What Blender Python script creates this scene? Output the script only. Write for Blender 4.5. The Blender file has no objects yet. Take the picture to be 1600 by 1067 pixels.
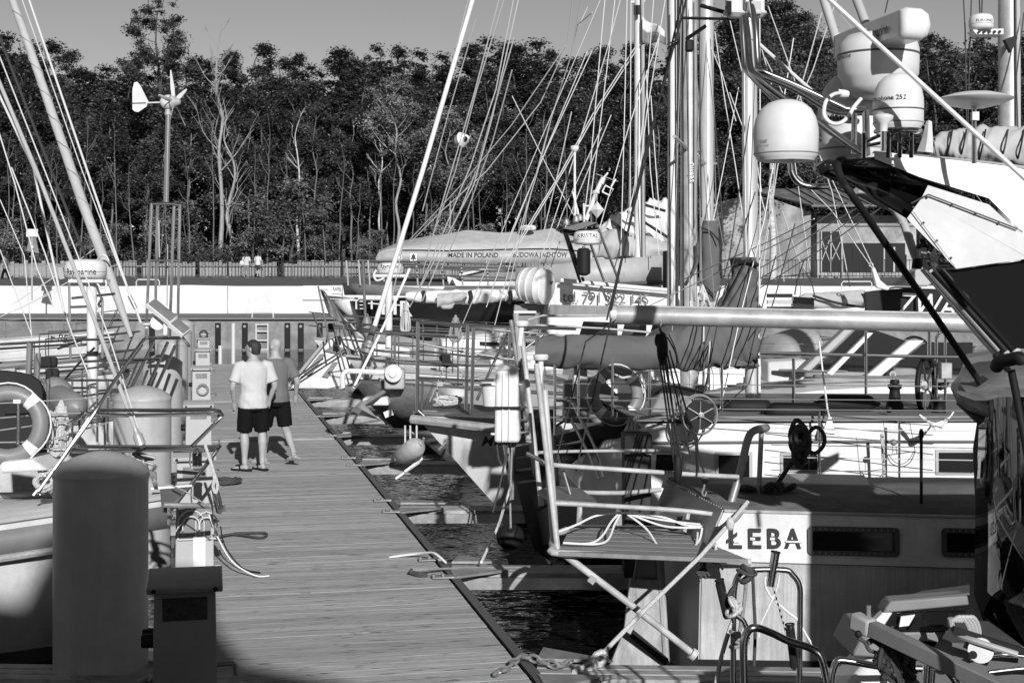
import bpy, bmesh, math, random
import numpy as np
from mathutils import Vector, Matrix
random.seed(7); RNG = np.random.default_rng(7)
S = bpy.context.scene; COL = S.collection
# ------------------------------------------------------------------ camera, world, sun, exposure
F, CH, HY = 2222.2, 2.5, 440.0          # focal length in photo pixels, eye height over the pontoon, horizon row
cd = bpy.data.cameras.new('camera'); CAM = bpy.data.objects.new('camera', cd); COL.objects.link(CAM)
cd.lens = 50; cd.sensor_width = 36; cd.sensor_fit = 'HORIZONTAL'; cd.shift_y = -(533.5 - HY) / 1600
cd.clip_start = 0.1; cd.clip_end = 3000
CAM.location = (0, 0, CH); CAM.rotation_euler = (math.radians(90), 0, 0)
S.camera = CAM
SUN = Vector((0.93, -4.3, 1.80)).normalized()     # towards the sun: behind the camera, a little to the right, low
w = bpy.data.worlds.new('World'); S.world = w; w.use_nodes = True
nt = w.node_tree; nt.nodes.clear()
sky = nt.nodes.new('ShaderNodeTexSky'); sky.sky_type = 'NISHITA'; sky.sun_disc = False
sky.sun_elevation = math.asin(SUN.z); sky.sun_rotation = math.atan2(SUN.x, SUN.y)
sky.air_density = 1.0; sky.dust_density = 0.0; sky.ozone_density = 1.0
sep = nt.nodes.new('ShaderNodeSeparateColor'); nt.links.new(sky.outputs[0], sep.inputs[0])
m1 = nt.nodes.new('ShaderNodeMath'); m1.operation = 'MULTIPLY'; m1.inputs[1].default_value = 0.6
m2 = nt.nodes.new('ShaderNodeMath'); m2.operation = 'MULTIPLY_ADD'; m2.inputs[1].default_value = 0.4
nt.links.new(sep.outputs[0], m1.inputs[0]); nt.links.new(sep.outputs[1], m2.inputs[0]); nt.links.new(m1.outputs[0], m2.inputs[2])
bg = nt.nodes.new('ShaderNodeBackground'); bg.inputs[1].default_value = 0.075
nt.links.new(m2.outputs[0], bg.inputs[0])            # black-and-white film behind an orange filter
wo = nt.nodes.new('ShaderNodeOutputWorld'); nt.links.new(bg.outputs[0], wo.inputs[0])
ld = bpy.data.lights.new('sun', 'SUN'); ld.energy = 4.8; ld.angle = math.radians(0.55); ld.color = (1, 1, 1)
sun = bpy.data.objects.new('sun', ld); COL.objects.link(sun)
sun.rotation_euler = SUN.to_track_quat('Z', 'Y').to_euler()
S.view_settings.view_transform = 'Standard'; S.view_settings.look = 'None'
S.view_settings.exposure = 0.0; S.view_settings.gamma = 1; S.view_settings.use_curve_mapping = False
S.render.engine = 'CYCLES'
S.cycles.max_bounces = 6; S.cycles.diffuse_bounces = 3; S.cycles.glossy_bounces = 3; S.cycles.transparent_max_bounces = 8
S.cycles.sample_clamp_direct = 3.0; S.cycles.sample_clamp_indirect = 4.0
S.cycles.caustics_reflective = False; S.cycles.caustics_refractive = False

# ------------------------------------------------------------------ helpers
def P(x, y, D): return Vector(((x - 800) * D / F, D, CH - (y - HY) * D / F))
def pl(D, *xy): return [P(q[0], q[1], q[2] if len(q) > 2 else D) for q in xy]
V = Vector
DIR = V((-0.2091, 0.9779, 0)); RT = V((0.9779, 0.2091, 0)); UP = V((0, 0, 1))   # along the pontoon, across it
def edge(D): return V((-0.076 - 0.2138 * (D - 9.92), D, 0))          # right edge of the pontoon at depth D
def dk(D, s, z=0.0, t=0.0): return edge(D) + RT * s + DIR * t + V((0, 0, z))
WZ = -0.5                                                            # water level
def cr(pts, n=6, closed=False):
    pts = [V(p) for p in pts]; out = []
    m = len(pts)
    for i in range(m if closed else m - 1):
        if closed: p0, p1, p2, p3 = pts[i-1], pts[i], pts[(i+1) % m], pts[(i+2) % m]
        else: p0, p1, p2, p3 = pts[max(i-1, 0)], pts[i], pts[i+1], pts[min(i+2, m-1)]
        for k in range(n):
            t = k / n; t2 = t*t; t3 = t2*t
            out.append(0.5*((2*p1) + (p2-p0)*t + (2*p0-5*p1+4*p2-p3)*t2 + (3*p1-p0-3*p2+p3)*t3))
    if not closed: out.append(pts[-1])
    return out
def sag(a, b, d, n=10):
    a, b = V(a), V(b)
    return [a.lerp(b, i/n) - UP*(d*4*(i/n)*(1-i/n)) for i in range(n+1)]

class MB:
    def __init__(s): s.v = []; s.f = []
    def add(s, vs, fs):
        k = len(s.v); s.v += [tuple(p) for p in vs]; s.f += [tuple(i+k for i in q) for q in fs]; return s
    def poly(s, pts): return s.add(pts, [range(len(pts))])
    def box(s, c, size, ax=None):
        c = V(c); X, Y, Z = ax if ax else (V((1,0,0)), V((0,1,0)), V((0,0,1)))
        hx, hy, hz = size[0]/2, size[1]/2, size[2]/2
        vs = [c + X*(a*hx) + Y*(b*hy) + Z*(d*hz) for d in (-1,1) for b in (-1,1) for a in (-1,1)]
        return s.add(vs, [(0,2,3,1),(4,5,7,6),(0,1,5,4),(2,6,7,3),(0,4,6,2),(1,3,7,5)])
    def beam(s, a, b, wd, h, up=UP):
        a, b = V(a), V(b); X = (b-a); L = X.length; X.normalize()
        Y = up.cross(X)
        if Y.length < 1e-4: Y = V((1,0,0))
        Y.normalize(); Z = X.cross(Y)
        return s.box((a+b)/2, (L, wd, h), (X, Y, Z))
    def prism(s, pts, vec):
        pts = [V(p) for p in pts]; vec = V(vec); n = len(pts)
        return s.add(pts + [p+vec for p in pts], [tuple(range(n-1,-1,-1)), tuple(range(n,2*n))] + [(i,(i+1)%n,n+(i+1)%n,n+i) for i in range(n)])
    def loft(s, rings, cap=True, closed=True):
        n = len(rings[0]); vs = [p for r in rings for p in r]; fs = []
        for i in range(len(rings)-1):
            for j in range(n if closed else n-1):
                a, b = i*n+j, i*n+(j+1) % n
                fs.append((a, b, b+n, a+n))
        if cap: fs.append(tuple(range(n-1,-1,-1))); fs.append(tuple(range((len(rings)-1)*n, len(rings)*n)))
        return s.add(vs, fs)
    def tube(s, pts, r, n=8, r2=None, flat=None, cap=True):
        pts = [V(p) for p in pts]; m = len(pts)
        if m < 2: return s
        T = []
        for i in range(m):
            t = (pts[min(i+1,m-1)] - pts[max(i-1,0)]); T.append(t.normalized() if t.length > 1e-9 else V((0,0,1)))
        nrm = T[0].orthogonal().normalized()
        if abs(T[0].z) < 0.95: nrm = (UP - T[0]*UP.dot(T[0])).normalized()
        rings = []
        for i in range(m):
            if i: nrm = (nrm - T[i]*nrm.dot(T[i])); nrm = nrm.normalized() if nrm.length > 1e-6 else T[i].orthogonal().normalized()
            bn = T[i].cross(nrm)
            if isinstance(r, (list, tuple)): rr = r[i]
            else: rr = r if r2 is None else r + (r2-r)*i/(m-1)
            fl = flat or 1
            rings.append([pts[i] + nrm*(rr*fl*math.cos(2*math.pi*k/n)) + bn*(rr*math.sin(2*math.pi*k/n)) for k in range(n)])
        return s.loft(rings, cap)
    def lathe(s, prof, o=(0,0,0), ax=(0,0,1), n=24, sx=1, sy=1, xa=None):
        o = V(o); ax = V(ax).normalized(); X = (V(xa) - ax*V(xa).dot(ax)).normalized() if xa else ax.orthogonal().normalized()
        if not xa and abs(ax.z) > 0.99: X = V((1,0,0))
        Y = ax.cross(X)
        rings = [[o + ax*z + X*(sx*r*math.cos(2*math.pi*k/n)) + Y*(sy*r*math.sin(2*math.pi*k/n)) for k in range(n)] for r, z in prof]
        return s.loft(rings, True)
    def torus(s, c, nrm, R, r, n=28, m=10, a0=0, a1=2*math.pi, flat=1, X=None):
        c = V(c); nrm = V(nrm).normalized(); X = (V(X)-nrm*V(X).dot(nrm)).normalized() if X else nrm.orthogonal().normalized(); Y = nrm.cross(X)
        full = abs(a1-a0-2*math.pi) < 1e-6; k = n if full else n+1
        rings = []
        for i in range(k):
            a = a0 + (a1-a0)*i/n; d = X*math.cos(a)+Y*math.sin(a)
            rings.append([c + d*(R + r*math.cos(2*math.pi*j/m)) + nrm*(r*flat*math.sin(2*math.pi*j/m)) for j in range(m)])
        if full: rings.append(rings[0]); return s.loft(rings, False)
        return s.loft(rings, True)
    def ball(s, c, rx, ry=None, rz=None, ax=None, n=16, m=10):
        ry = ry or rx; rz = rz or rx; c = V(c); X, Y, Z = ax if ax else (V((1,0,0)), V((0,1,0)), V((0,0,1)))
        rings = []
        for i in range(1, m):
            th = math.pi*i/m
            rings.append([c + X*(rx*math.sin(th)*math.cos(2*math.pi*k/n)) + Y*(ry*math.sin(th)*math.sin(2*math.pi*k/n)) - Z*(rz*math.cos(th)) for k in range(n)])
        k0 = len(s.v); s.loft(rings, False)
        t = len(s.v); s.v += [tuple(c - Z*rz), tuple(c + Z*rz)]
        last = k0 + (m-2)*n
        for k in range(n):
            s.f.append((k0+(k+1) % n, k0+k, t)); s.f.append((last+k, last+(k+1) % n, t+1))
        return s
    def grid(s, fn, nu, nv):
        vs = [fn(i/nu, j/nv) for j in range(nv+1) for i in range(nu+1)]
        fs = [(j*(nu+1)+i, j*(nu+1)+i+1, (j+1)*(nu+1)+i+1, (j+1)*(nu+1)+i) for j in range(nv) for i in range(nu)]
        return s.add(vs, fs)
    def mesh(s, name, m, smooth=True, angle=0.7, recalc=True):
        me = bpy.data.meshes.new(name); me.from_pydata(s.v, [], s.f)
        if recalc:
            b = bmesh.new(); b.from_mesh(me); bmesh.ops.recalc_face_normals(b, faces=b.faces); b.to_mesh(me); b.free()
        if smooth:
            me.polygons.foreach_set('use_smooth', [True]*len(me.polygons)); me.set_sharp_from_angle(angle=angle)
        if m: me.materials.append(m)
        return me
    def build(s, name, m, parent=None, smooth=True, angle=0.7, bevel=0, solid=0, sub=0, recalc=True):
        off = wpos(parent)
        if off.length > 0: s.v = [(p[0]-off.x, p[1]-off.y, p[2]-off.z) for p in s.v]
        o = bpy.data.objects.new(name, s.mesh(name, m, smooth, angle, recalc)); COL.objects.link(o)
        if parent: o.parent = parent
        if solid: md = o.modifiers.new('solid', 'SOLIDIFY'); md.thickness = solid; md.offset = 0
        if sub: md = o.modifiers.new('sub', 'SUBSURF'); md.levels = md.render_levels = sub
        if bevel:
            md = o.modifiers.new('bevel', 'BEVEL'); md.width = bevel; md.segments = 2; md.limit_method = 'ANGLE'; md.angle_limit = 0.6
        return o
def wpos(o):
    p = V((0,0,0))
    while o is not None: p = p + o.location; o = o.parent
    return p
def tag(o, label=None, cat=None, group=None, kind=None):
    if label: o['label'] = label
    if cat: o['category'] = cat
    if group: o['group'] = group
    if kind: o['kind'] = kind
    return o
def thing(name, loc, label, cat, group=None):
    o = bpy.data.objects.new(name, None); o.empty_display_size = 0.2; COL.objects.link(o); o.location = loc
    return tag(o, label, cat, group)
def dup(o, parent=None):
    c = o.copy(); COL.objects.link(c); c.parent = parent
    for ch in list(o.children): dup(ch, c)
    return c
def T1(name, m, pts, r, parent=None, **k):
    n = k.pop('n', 8)
    return MB().tube(pts, r, n, r2=k.pop('r2', None), flat=k.pop('flat', None)).build(name, m, parent, **k)

# ------------------------------------------------------------------ materials (grey: the photograph is black and white)
MATS = {}
def mat(name, base, rough=0.5, metal=0.0, var=0.0, scale=6.0, stretch=(1,1,1), bump=0.0, bscale=None, spec=0.5, dirt=0.0, dscale=1.2, coat=0.0):
    m = bpy.data.materials.new(name); m.use_nodes = True; t = m.node_tree; b = t.nodes['Principled BSDF']
    b.inputs['Base Color'].default_value = (base, base, base, 1); b.inputs['Roughness'].default_value = rough
    b.inputs['Metallic'].default_value = metal; b.inputs['Specular IOR Level'].default_value = spec; b.inputs['Coat Weight'].default_value = coat
    if var or bump or dirt:
        tc = t.nodes.new('ShaderNodeTexCoord'); mp = t.nodes.new('ShaderNodeMapping'); mp.inputs['Scale'].default_value = stretch
        t.links.new(tc.outputs['Object'], mp.inputs[0])
        nz = t.nodes.new('ShaderNodeTexNoise'); nz.inputs['Scale'].default_value = scale; nz.inputs['Detail'].default_value = 8; nz.inputs['Roughness'].default_value = 0.65
        t.links.new(mp.outputs[0], nz.inputs[0])
        if var or dirt:
            r = t.nodes.new('ShaderNodeMapRange'); r.inputs[1].default_value = 0.25; r.inputs[2].default_value = 0.75
            r.inputs[3].default_value = base*(1-var); r.inputs[4].default_value = min(base*(1+var), 0.92)
            t.links.new(nz.outputs[0], r.inputs[0]); src = r.outputs[0]
            if dirt:
                n2 = t.nodes.new('ShaderNodeTexNoise'); n2.inputs['Scale'].default_value = dscale; n2.inputs['Detail'].default_value = 9; n2.inputs['Roughness'].default_value = 0.7
                t.links.new(tc.outputs['Object'], n2.inputs[0])
                r2 = t.nodes.new('ShaderNodeMapRange'); r2.inputs[1].default_value = 0.42; r2.inputs[2].default_value = 0.62; r2.inputs[3].default_value = 1-dirt; r2.inputs[4].default_value = 1
                t.links.new(n2.outputs[0], r2.inputs[0])
                mu = t.nodes.new('ShaderNodeMath'); mu.operation = 'MULTIPLY'; t.links.new(src, mu.inputs[0]); t.links.new(r2.outputs[0], mu.inputs[1]); src = mu.outputs[0]
            t.links.new(src, b.inputs['Base Color'])
            rr = t.nodes.new('ShaderNodeMapRange'); rr.inputs[3].default_value = max(rough-0.12, 0.03); rr.inputs[4].default_value = min(rough+0.12, 1)
            t.links.new(nz.outputs[0], rr.inputs[0]); t.links.new(rr.outputs[0], b.inputs['Roughness'])
        if bump:
            n3 = nz
            if bscale:
                n3 = t.nodes.new('ShaderNodeTexNoise'); n3.inputs['Scale'].default_value = bscale; n3.inputs['Detail'].default_value = 5; t.links.new(mp.outputs[0], n3.inputs[0])
            bp = t.nodes.new('ShaderNodeBump'); bp.inputs['Strength'].default_value = bump; bp.inputs['Distance'].default_value = 0.02
            t.links.new(n3.outputs[0], bp.inputs['Height']); t.links.new(bp.outputs[0], b.inputs['Normal'])
    MATS[name] = m; return m
WHITE = mat('white_gelcoat', 0.8, 0.3, var=0.07, scale=5, stretch=(3,3,.5), dirt=0.2, dscale=2.2)
WHITE2 = mat('white_plastic', 0.74, 0.4, var=0.05, scale=9, dirt=0.1, dscale=5)
CREAM = mat('old_white_paint', 0.55, 0.5, var=0.12, scale=9, dirt=0.35, dscale=3, bump=0.1)
LGREY = mat('light_grey_paint', 0.42, 0.5, var=0.08, scale=5, dirt=0.15)
MGREY = mat('mid_grey_paint', 0.22, 0.5, var=0.1, scale=5, dirt=0.2)
DGREY = mat('dark_grey_paint', 0.09, 0.5, var=0.15, scale=6)
BLACK = mat('black_rubber', 0.014, 0.6, spec=0.2)
BGLOSS = mat('black_gelcoat', 0.012, 0.06, spec=0.6)
PANE = mat('dark_glass', 0.01, 0.05, spec=0.6)
CHROME = mat('polished_steel', 0.58, 0.2, metal=1)
ALU = mat('anodised_aluminium', 0.62, 0.36, metal=0.4, var=0.1, scale=4, stretch=(6,6,0.4))
ALU2 = mat('weathered_aluminium', 0.52, 0.42, metal=0.3, var=0.15, scale=5, dirt=0.25, dscale=3)
WIRE = mat('steel_wire', 0.5, 0.35, metal=0.6)
WIREL = mat('pale_wire', 0.6, 0.5)
WIRED = mat('dark_line', 0.03, 0.7)
ROPE = mat('pale_rope', 0.55, 0.9, var=0.35, scale=60, bump=0.6)
ROPEW = mat('white_rope', 0.75, 0.8, var=0.15, scale=60, bump=0.4)
ROPED = mat('dark_rope', 0.06, 0.9, var=0.4, scale=60, bump=0.6)
ROPEG = mat('grey_rope', 0.28, 0.9, var=0.4, scale=60, bump=0.6)
CANV = mat('grey_canvas', 0.11, 0.9, var=0.15, scale=4, bump=0.9, bscale=3.2)
CANVD = mat('dark_canvas', 0.03, 0.9, spec=0.15, var=0.15, scale=4, bump=0.3, bscale=5)
CANVL = mat('light_canvas', 0.45, 0.9, var=0.12, scale=3, bump=0.8, bscale=3, dirt=0.12)
CANVW = mat('white_sailcloth', 0.7, 0.85, var=0.08, scale=4, bump=0.3, bscale=6)
BUOY = mat('buoy_vinyl', 0.2, 0.45, var=0.12, scale=7)
TAPE = mat('reflective_tape', 0.8, 0.4)
WOOD = mat('varnished_wood', 0.14, 0.45, var=0.3, scale=4, stretch=(1,1,6), bump=0.15)
WOODP = mat('pale_timber', 0.4, 0.7, var=0.3, scale=6, stretch=(1,8,8), bump=0.3, dirt=0.3, dscale=4)
PLY = mat('grained_plywood', 0.36, 0.6, var=0.55, scale=5, stretch=(3,3,0.8), bump=0.2)
GALV = mat('galvanised_steel', 0.36, 0.5, metal=0.5, var=0.25, scale=9, dirt=0.2, dscale=5)
BRASS = mat('dull_bronze', 0.2, 0.5, metal=0.6, var=0.3, scale=14)
LETTER = mat('dark_lettering', 0.02, 0.6)
LETG = mat('grey_lettering', 0.16, 0.6)
LETW = mat('pale_lettering', 0.6, 0.6)
SKIN = mat('skin', 0.36, 0.55, var=0.06, scale=20)
HAIR = mat('dark_hair', 0.025, 0.6, var=0.5, scale=80, bump=0.5)

def text(s, h, o, ux, uy, m, parent, name='lettering', depth=0.004, bold=0.0, shear=0.0, spacing=1.0, width=None, wrap=None, align='LEFT'):
    """flat letters of cap height h; ux = reading direction, uy = up; wrap(x, y) bends them onto a surface"""
    cu = bpy.data.curves.new('t', 'FONT'); cu.body = s; cu.size = h/0.69; cu.offset = bold*h; cu.shear = shear; cu.space_character = spacing
    cu.align_x = align; cu.resolution_u = 3
    ob = bpy.data.objects.new('t', cu); COL.objects.link(ob); bpy.context.view_layer.update()
    dg = bpy.context.evaluated_depsgraph_get()
    me = bpy.data.meshes.new_from_object(ob.evaluated_get(dg)); bpy.data.objects.remove(ob); bpy.data.curves.remove(cu)
    b = bmesh.new(); b.from_mesh(me)
    if wrap: bmesh.ops.subdivide_edges(b, edges=[e for e in b.edges if e.calc_length() > h*0.4], cuts=1)
    xs = [v.co.x for v in b.verts] or [0]; k = (width/(max(xs)-min(xs))) if width else 1.0
    ux = V(ux).normalized(); uy = V(uy).normalized(); nn = ux.cross(uy); off = wpos(parent)
    for v in b.verts:
        x, y = v.co.x*k, v.co.y
        v.co = (wrap(x, y) if wrap else V(o) + ux*x + uy*y + nn*depth) - off
    b.to_mesh(me); b.free(); me.name = name
    me.materials.clear(); me.materials.append(m)
    ob = bpy.data.objects.new(name, me); COL.objects.link(ob); ob.parent = parent
    return ob
def wrapcyl(c, R, z0, facing, side=1):
    """letters round a vertical cylinder, centred on the direction facing"""
    c = V(c); a0 = math.atan2(facing[1], facing[0])
    return lambda x, y: V((c.x + (R+0.003)*math.cos(a0 + x/R), c.y + (R+0.003)*math.sin(a0 + x/R), z0 + y))
# ================================================================== SETTING
def water_mat():
    m = bpy.data.materials.new('harbour_water'); m.use_nodes = True; t = m.node_tree; b = t.nodes['Principled BSDF']
    b.inputs['Base Color'].default_value = (0.006, 0.006, 0.006, 1); b.inputs['Roughness'].default_value = 0.015; b.inputs['IOR'].default_value = 1.4
    tc = t.nodes.new('ShaderNodeTexCoord'); mp = t.nodes.new('ShaderNodeMapping'); mp.inputs['Scale'].default_value = (1.0, 1.5, 1); mp.inputs['Rotation'].default_value = (0, 0, 0.2)
    t.links.new(tc.outputs['Object'], mp.inputs[0])
    n1 = t.nodes.new('ShaderNodeTexNoise'); n1.inputs['Scale'].default_value = 1.9; n1.inputs['Detail'].default_value = 1.5; n1.inputs['Distortion'].default_value = 0.4
    n2 = t.nodes.new('ShaderNodeTexNoise'); n2.inputs['Scale'].default_value = 6; n2.inputs['Detail'].default_value = 1
    t.links.new(mp.outputs[0], n1.inputs[0]); t.links.new(mp.outputs[0], n2.inputs[0])
    ma = t.nodes.new('ShaderNodeMath'); ma.operation = 'MULTIPLY_ADD'; ma.inputs[1].default_value = 0.3; t.links.new(n2.outputs[0], ma.inputs[0]); t.links.new(n1.outputs[0], ma.inputs[2])
    bp = t.nodes.new('ShaderNodeBump'); bp.inputs['Strength'].default_value = 1.0; bp.inputs['Distance'].default_value = 0.04
    t.links.new(ma.outputs[0], bp.inputs['Height']); t.links.new(bp.outputs[0], b.inputs['Normal'])
    return m
tag(MB().poly([(-400,-60,WZ),(400,-60,WZ),(400,64,WZ),(-400,64,WZ)]).build('water', water_mat()), kind='structure')
CONCW = mat('limewashed_concrete', 0.76, 0.85, var=0.1, scale=1.6, dirt=0.2, dscale=0.5, bump=0.25, bscale=8)
CONCG = mat('grey_concrete', 0.27, 0.85, var=0.3, scale=2.2, dirt=0.35, dscale=0.8, bump=0.3, bscale=10)
CONCS = mat('platform_concrete', 0.2, 0.9, var=0.15, scale=2)
GRASS = mat('dry_turf', 0.11, 0.95, var=0.6, scale=1.6, bump=0.8, bscale=5)
EARTH = mat('dark_forest_floor', 0.03, 1.0, var=0.5, scale=0.6)
# land: one sheet to the horizon behind the quay
def land(u, v):
    y = 72.5 + [0, 6, 20, 31, 60, 100, 250, 1500][int(round(v*7))]; x = -1 + 2*u; x *= 120 + (y-70)*1.3
    z = [2.28, 2.36, 2.7, 2.8, 4.2, 6, 8, 8][int(round(v*7))]
    return (x, y, z + 0.05*math.sin(x*0.9+y))
tag(MB().grid(land, 60, 7).build('grass_ground', GRASS), kind='structure')
# bulkhead with platform and the white upper wall
qb = MB().box((0, 67.5, -0.55), (400, 9, 2.76)).build('quay_bulkhead', CONCG); tag(qb, kind='structure')
qp = tag(MB().box((0, 67.4, 0.86), (400, 9.2, 0.06)).build('quay_platform', CONCS), kind='structure')
MB().box((0, 62.98, -1.0), (400, 0.03, 0.62)).build('wet_band', BLACK, qb)
jx = [x for x in (-32, -26, -20, -14.4, -8.6, -2.8, 3, 8.8, 14.6, 20.4, 26.2, 32)]
for a, b in zip(jx[:-1], jx[1:]):
    o = MB().box(((a+b)/2, 72.2, 1.57), (b-a-0.03, 0.4, 1.4)).build('wall_slab', CONCW, None, bevel=0.03)
    tag(o, 'long whitewashed concrete slab of the far quay wall', 'quay wall', 'whitewashed slabs of the quay wall')
# fender strips and ladder on the bulkhead
fe = None
for x in (238, 341, 383, 449.5, 470.5, 500, 250+300):
    p = P(x, 524, 62.95)
    if fe is None:
        fe = thing('rubber_fender', (p.x, p.y, p.z), 'black rubber fender strip bolted on the grey bulkhead', 'fender', 'rubber fender strips on the bulkhead')
        MB().box((p.x, p.y-0.06, 0.1), (0.24, 0.14, 1.15)).build('strip', BLACK, fe, bevel=0.02)
        MB().lathe([(0.001,0),(0.06,0.0),(0.06,0.03),(0.001,0.035)], (p.x, p.y-0.13, 0.52), (0,-1,0), 10).build('bolt', GALV, fe)
        MB().box((p.x, p.y-0.05, -0.62), (0.2, 0.1, 0.3)).build('foot_block', GALV, fe)
    else:
        c = dup(fe); c.location = (p.x, p.y, p.z)
def quay_ladder(xa, xb, D, lab):
    a, b = P(xa, 500, D), P(xb, 500, D)
    t = thing('quay_ladder', (a.x, D, 0.8), lab, 'ladder')
    for q in (a, b):
        T1('stile', LETW, [(q.x, D-0.08, -0.7), (q.x, D-0.08, 0.65)], 0.035, t)
    for z in (-0.5, -0.1, 0.3, 0.6): T1('rung', LETW, [(a.x, D-0.08, z), (b.x, D-0.08, z)], 0.03, t)
quay_ladder(400.5, 419, 62.9, 'pale steel ladder on the grey bulkhead behind the bald man')
def hoop(xa, xb, yt, yb, D, lab):
    o = T1('grab_rail', LETW, [P(xa, yb, D), P(xa, yt+3, D), P(xa+2, yt, D), P(xb-2, yt, D), P(xb, yt+3, D), P(xb, yb, D)], 0.035)
    tag(o, lab, 'grab rail')
hoop(394, 427, 488.5, 498, 63.4, 'white hoop rail above the bulkhead ladder behind the men')
hoop(213, 249, 437, 447, 73, 'white hoop rail on top of the far wall left of the turbine frame')
hoop(1315, 1362, 440, 456, 72, 'thin hoop rail on the far wall behind the lettered tarpaulin')
for x, yt, yb in ((344, 540, 568), (364.5, 505, 566)):
    tag(T1('mooring_stake', LETW, [P(x, yb+6, 44.3), P(x, yt, 44.3)], 0.06), 'white stake at the far end of the pontoon, %s' % ('short one' if x == 344 else 'tall one'), 'stake')

# ------------------------------------------------------------------ fence on the quay
BOARD = mat('bleached_fence_board', 0.34, 0.9, var=0.25, scale=3, stretch=(1,1,0.5), dirt=0.3, dscale=1.5)
BOARDD = mat('dark_fence_board', 0.06, 0.9, var=0.3, scale=3)
def board_mesh(h, m, top=0.04):
    b = MB(); b.prism([(-0.15,0,0),(0.15,0,0),(0.15,0,h-top),(0.1,0,h),(-0.11,0,h-top*0.5),(-0.15,0,h-top)], (0,0.025,0)); return b.mesh('board', m, False)
bms = [board_mesh(h, BOARD) for h in (1.12, 1.2, 1.28, 1.05)]; bmd = [board_mesh(h, BOARDD) for h in (1.5, 1.6)]
FD = 103.5
def fence(xa, xb, label, meshes, D=FD, z0=2.78, step=0.33):
    X0, X1 = (xa-800)*D/F, (xb-800)*D/F
    t = thing('board_fence', (X0, D, z0), label, 'fence')
    MB().box(((X0+X1)/2, D+0.06, z0+0.85), (X1-X0, 0.05, 0.09)).build('rail', BOARD, t)
    x = X0+0.17; k = 0
    while x < X1:
        if random.random() > 0.035:
            o = bpy.data.objects.new('board', random.choice(meshes)); COL.objects.link(o); o.parent = t
            o.location = (x-X0, random.uniform(-0.02, 0.02), random.uniform(-0.05, 0.02)); o.rotation_euler = (0, random.gauss(0, 0.012), 0)
        x += step
fence(-20, 303, 'bleached board fence left of the turbine mast', bms)
fence(312, 430, 'bleached board fence behind the two strollers on the quay', bms)
fence(443, 668, 'bleached board fence right of the strollers towards the awning', bms)
fence(672, 1010, 'bleached board fence seen under the lettered awning', bms)
fence(1112, 1215, 'pale board fence beside the black bin', bms)
fence(1216, 1272, 'dark board fence in front of the workshop wall', bmd)
def iron_fence(xa, xb, D, label):
    X0, X1 = (xa-800)*D/F, (xb-800)*D/F; z0 = 2.72
    t = thing('iron_railing', (X0, D, z0), label, 'railing')
    for z in (0.15, 1.22): MB().box(((X0+X1)/2, D, z0+z), (X1-X0, 0.04, 0.05)).build('rail', BLACK, t)
    bb = MB(); x = X0
    while x < X1: bb.box((x, D, z0+0.68), (0.028, 0.028, 1.2)); x += 0.24
    o = bb.build('bars', BLACK, t, smooth=False); o['kind'] = 'stuff'
    x = X0
    while x < X1:
        MB().box((x, D, z0+0.8), (0.08, 0.08, 1.6)).build('post', BLACK, t); x += 4.4
iron_fence(165, 440, 102.6, 'black iron railing in front of the left board fences')
iron_fence(440, 1010, 102.6, 'black iron railing in front of the fence under the awning')
iron_fence(1110, 1460, 96, 'black iron railing in front of the workshop')

# ------------------------------------------------------------------ workshop building
PLAS = mat('stained_shaded_render', 0.45, 0.9, var=0.15, scale=0.8, dirt=0.5, dscale=0.45)  # darker base and heavy blotches include painted tree shade
ROOF = mat('corrugated_roof', 0.2, 0.7, var=0.35, scale=1.4, stretch=(1,0.3,1), dirt=0.4, dscale=0.7)
WD = 98.0
def wp(x, y, D=WD): return P(x, y, D)
bt = thing('workshop', (wp(1265, 430).x, WD, 2.6), 'pale rendered workshop with a wide eave and dark doors', 'building')
l, r = wp(1110, 300).x, wp(1267, 300).x
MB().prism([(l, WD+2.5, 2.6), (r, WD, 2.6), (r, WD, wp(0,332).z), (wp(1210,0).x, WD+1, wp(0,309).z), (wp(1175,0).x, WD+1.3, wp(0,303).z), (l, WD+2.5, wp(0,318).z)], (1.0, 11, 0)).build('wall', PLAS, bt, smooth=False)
r2 = wp(1440, 300).x
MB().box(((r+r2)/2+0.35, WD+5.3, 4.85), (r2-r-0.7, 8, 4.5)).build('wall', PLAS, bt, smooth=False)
MB().prism([(r-0.2, WD-1.2, wp(0,327).z+0.1), (r2+2, WD-1.2, wp(0,326).z+0.1), (r2+2, WD-1.2, wp(0,323).z+0.1), (r-0.2, WD-1.2, wp(0,324).z+0.1)], (0.0, 0.12, 0)).build('eave_board', DGREY, bt, smooth=False)
MB().add([(r-0.2, WD-1.1, wp(0,325).z+0.1), (r2+2, WD-1.1, wp(0,325).z+0.1), (r2+2, WD+9, wp(0,283).z), (wp(1200,0).x, WD+9, wp(0,283).z)], [(0,1,2,3)]).build('roof', ROOF, bt, solid=0.1, smooth=False)
for i in range(11):
    f = i/10; x = r + (r2-r)*f
    MB().beam((x, WD-1.12, wp(0,325).z+0.19), (x+0.0, WD+8.9, wp(0,283).z+0.12), 0.1, 0.08).build('roof_rib', ROOF, bt, smooth=False)
fy = WD+1.28
def panel(x0, y0, x1, y1, m, name, pr=0.05):
    a, b = wp(x0, y0, fy), wp(x1, y1, fy)
    return MB().box(((a.x+b.x)/2, fy-pr, (a.z+b.z)/2), (b.x-a.x, 0.08, a.z-b.z)).build(name, m, bt, smooth=False)
panel(1318, 380, 1414, 425, BLACK, 'doorway', 0.02); panel(1332, 382, 1349, 425, BLACK, 'door'); panel(1352, 382, 1363, 425, BLACK, 'door')  # black slabs stand in for the shaded front and dark interior
panel(1380, 382, 1382, 425, LGREY, 'door_post', 0.09); panel(1395, 386, 1398, 425, LGREY, 'door_post', 0.09)
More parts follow.
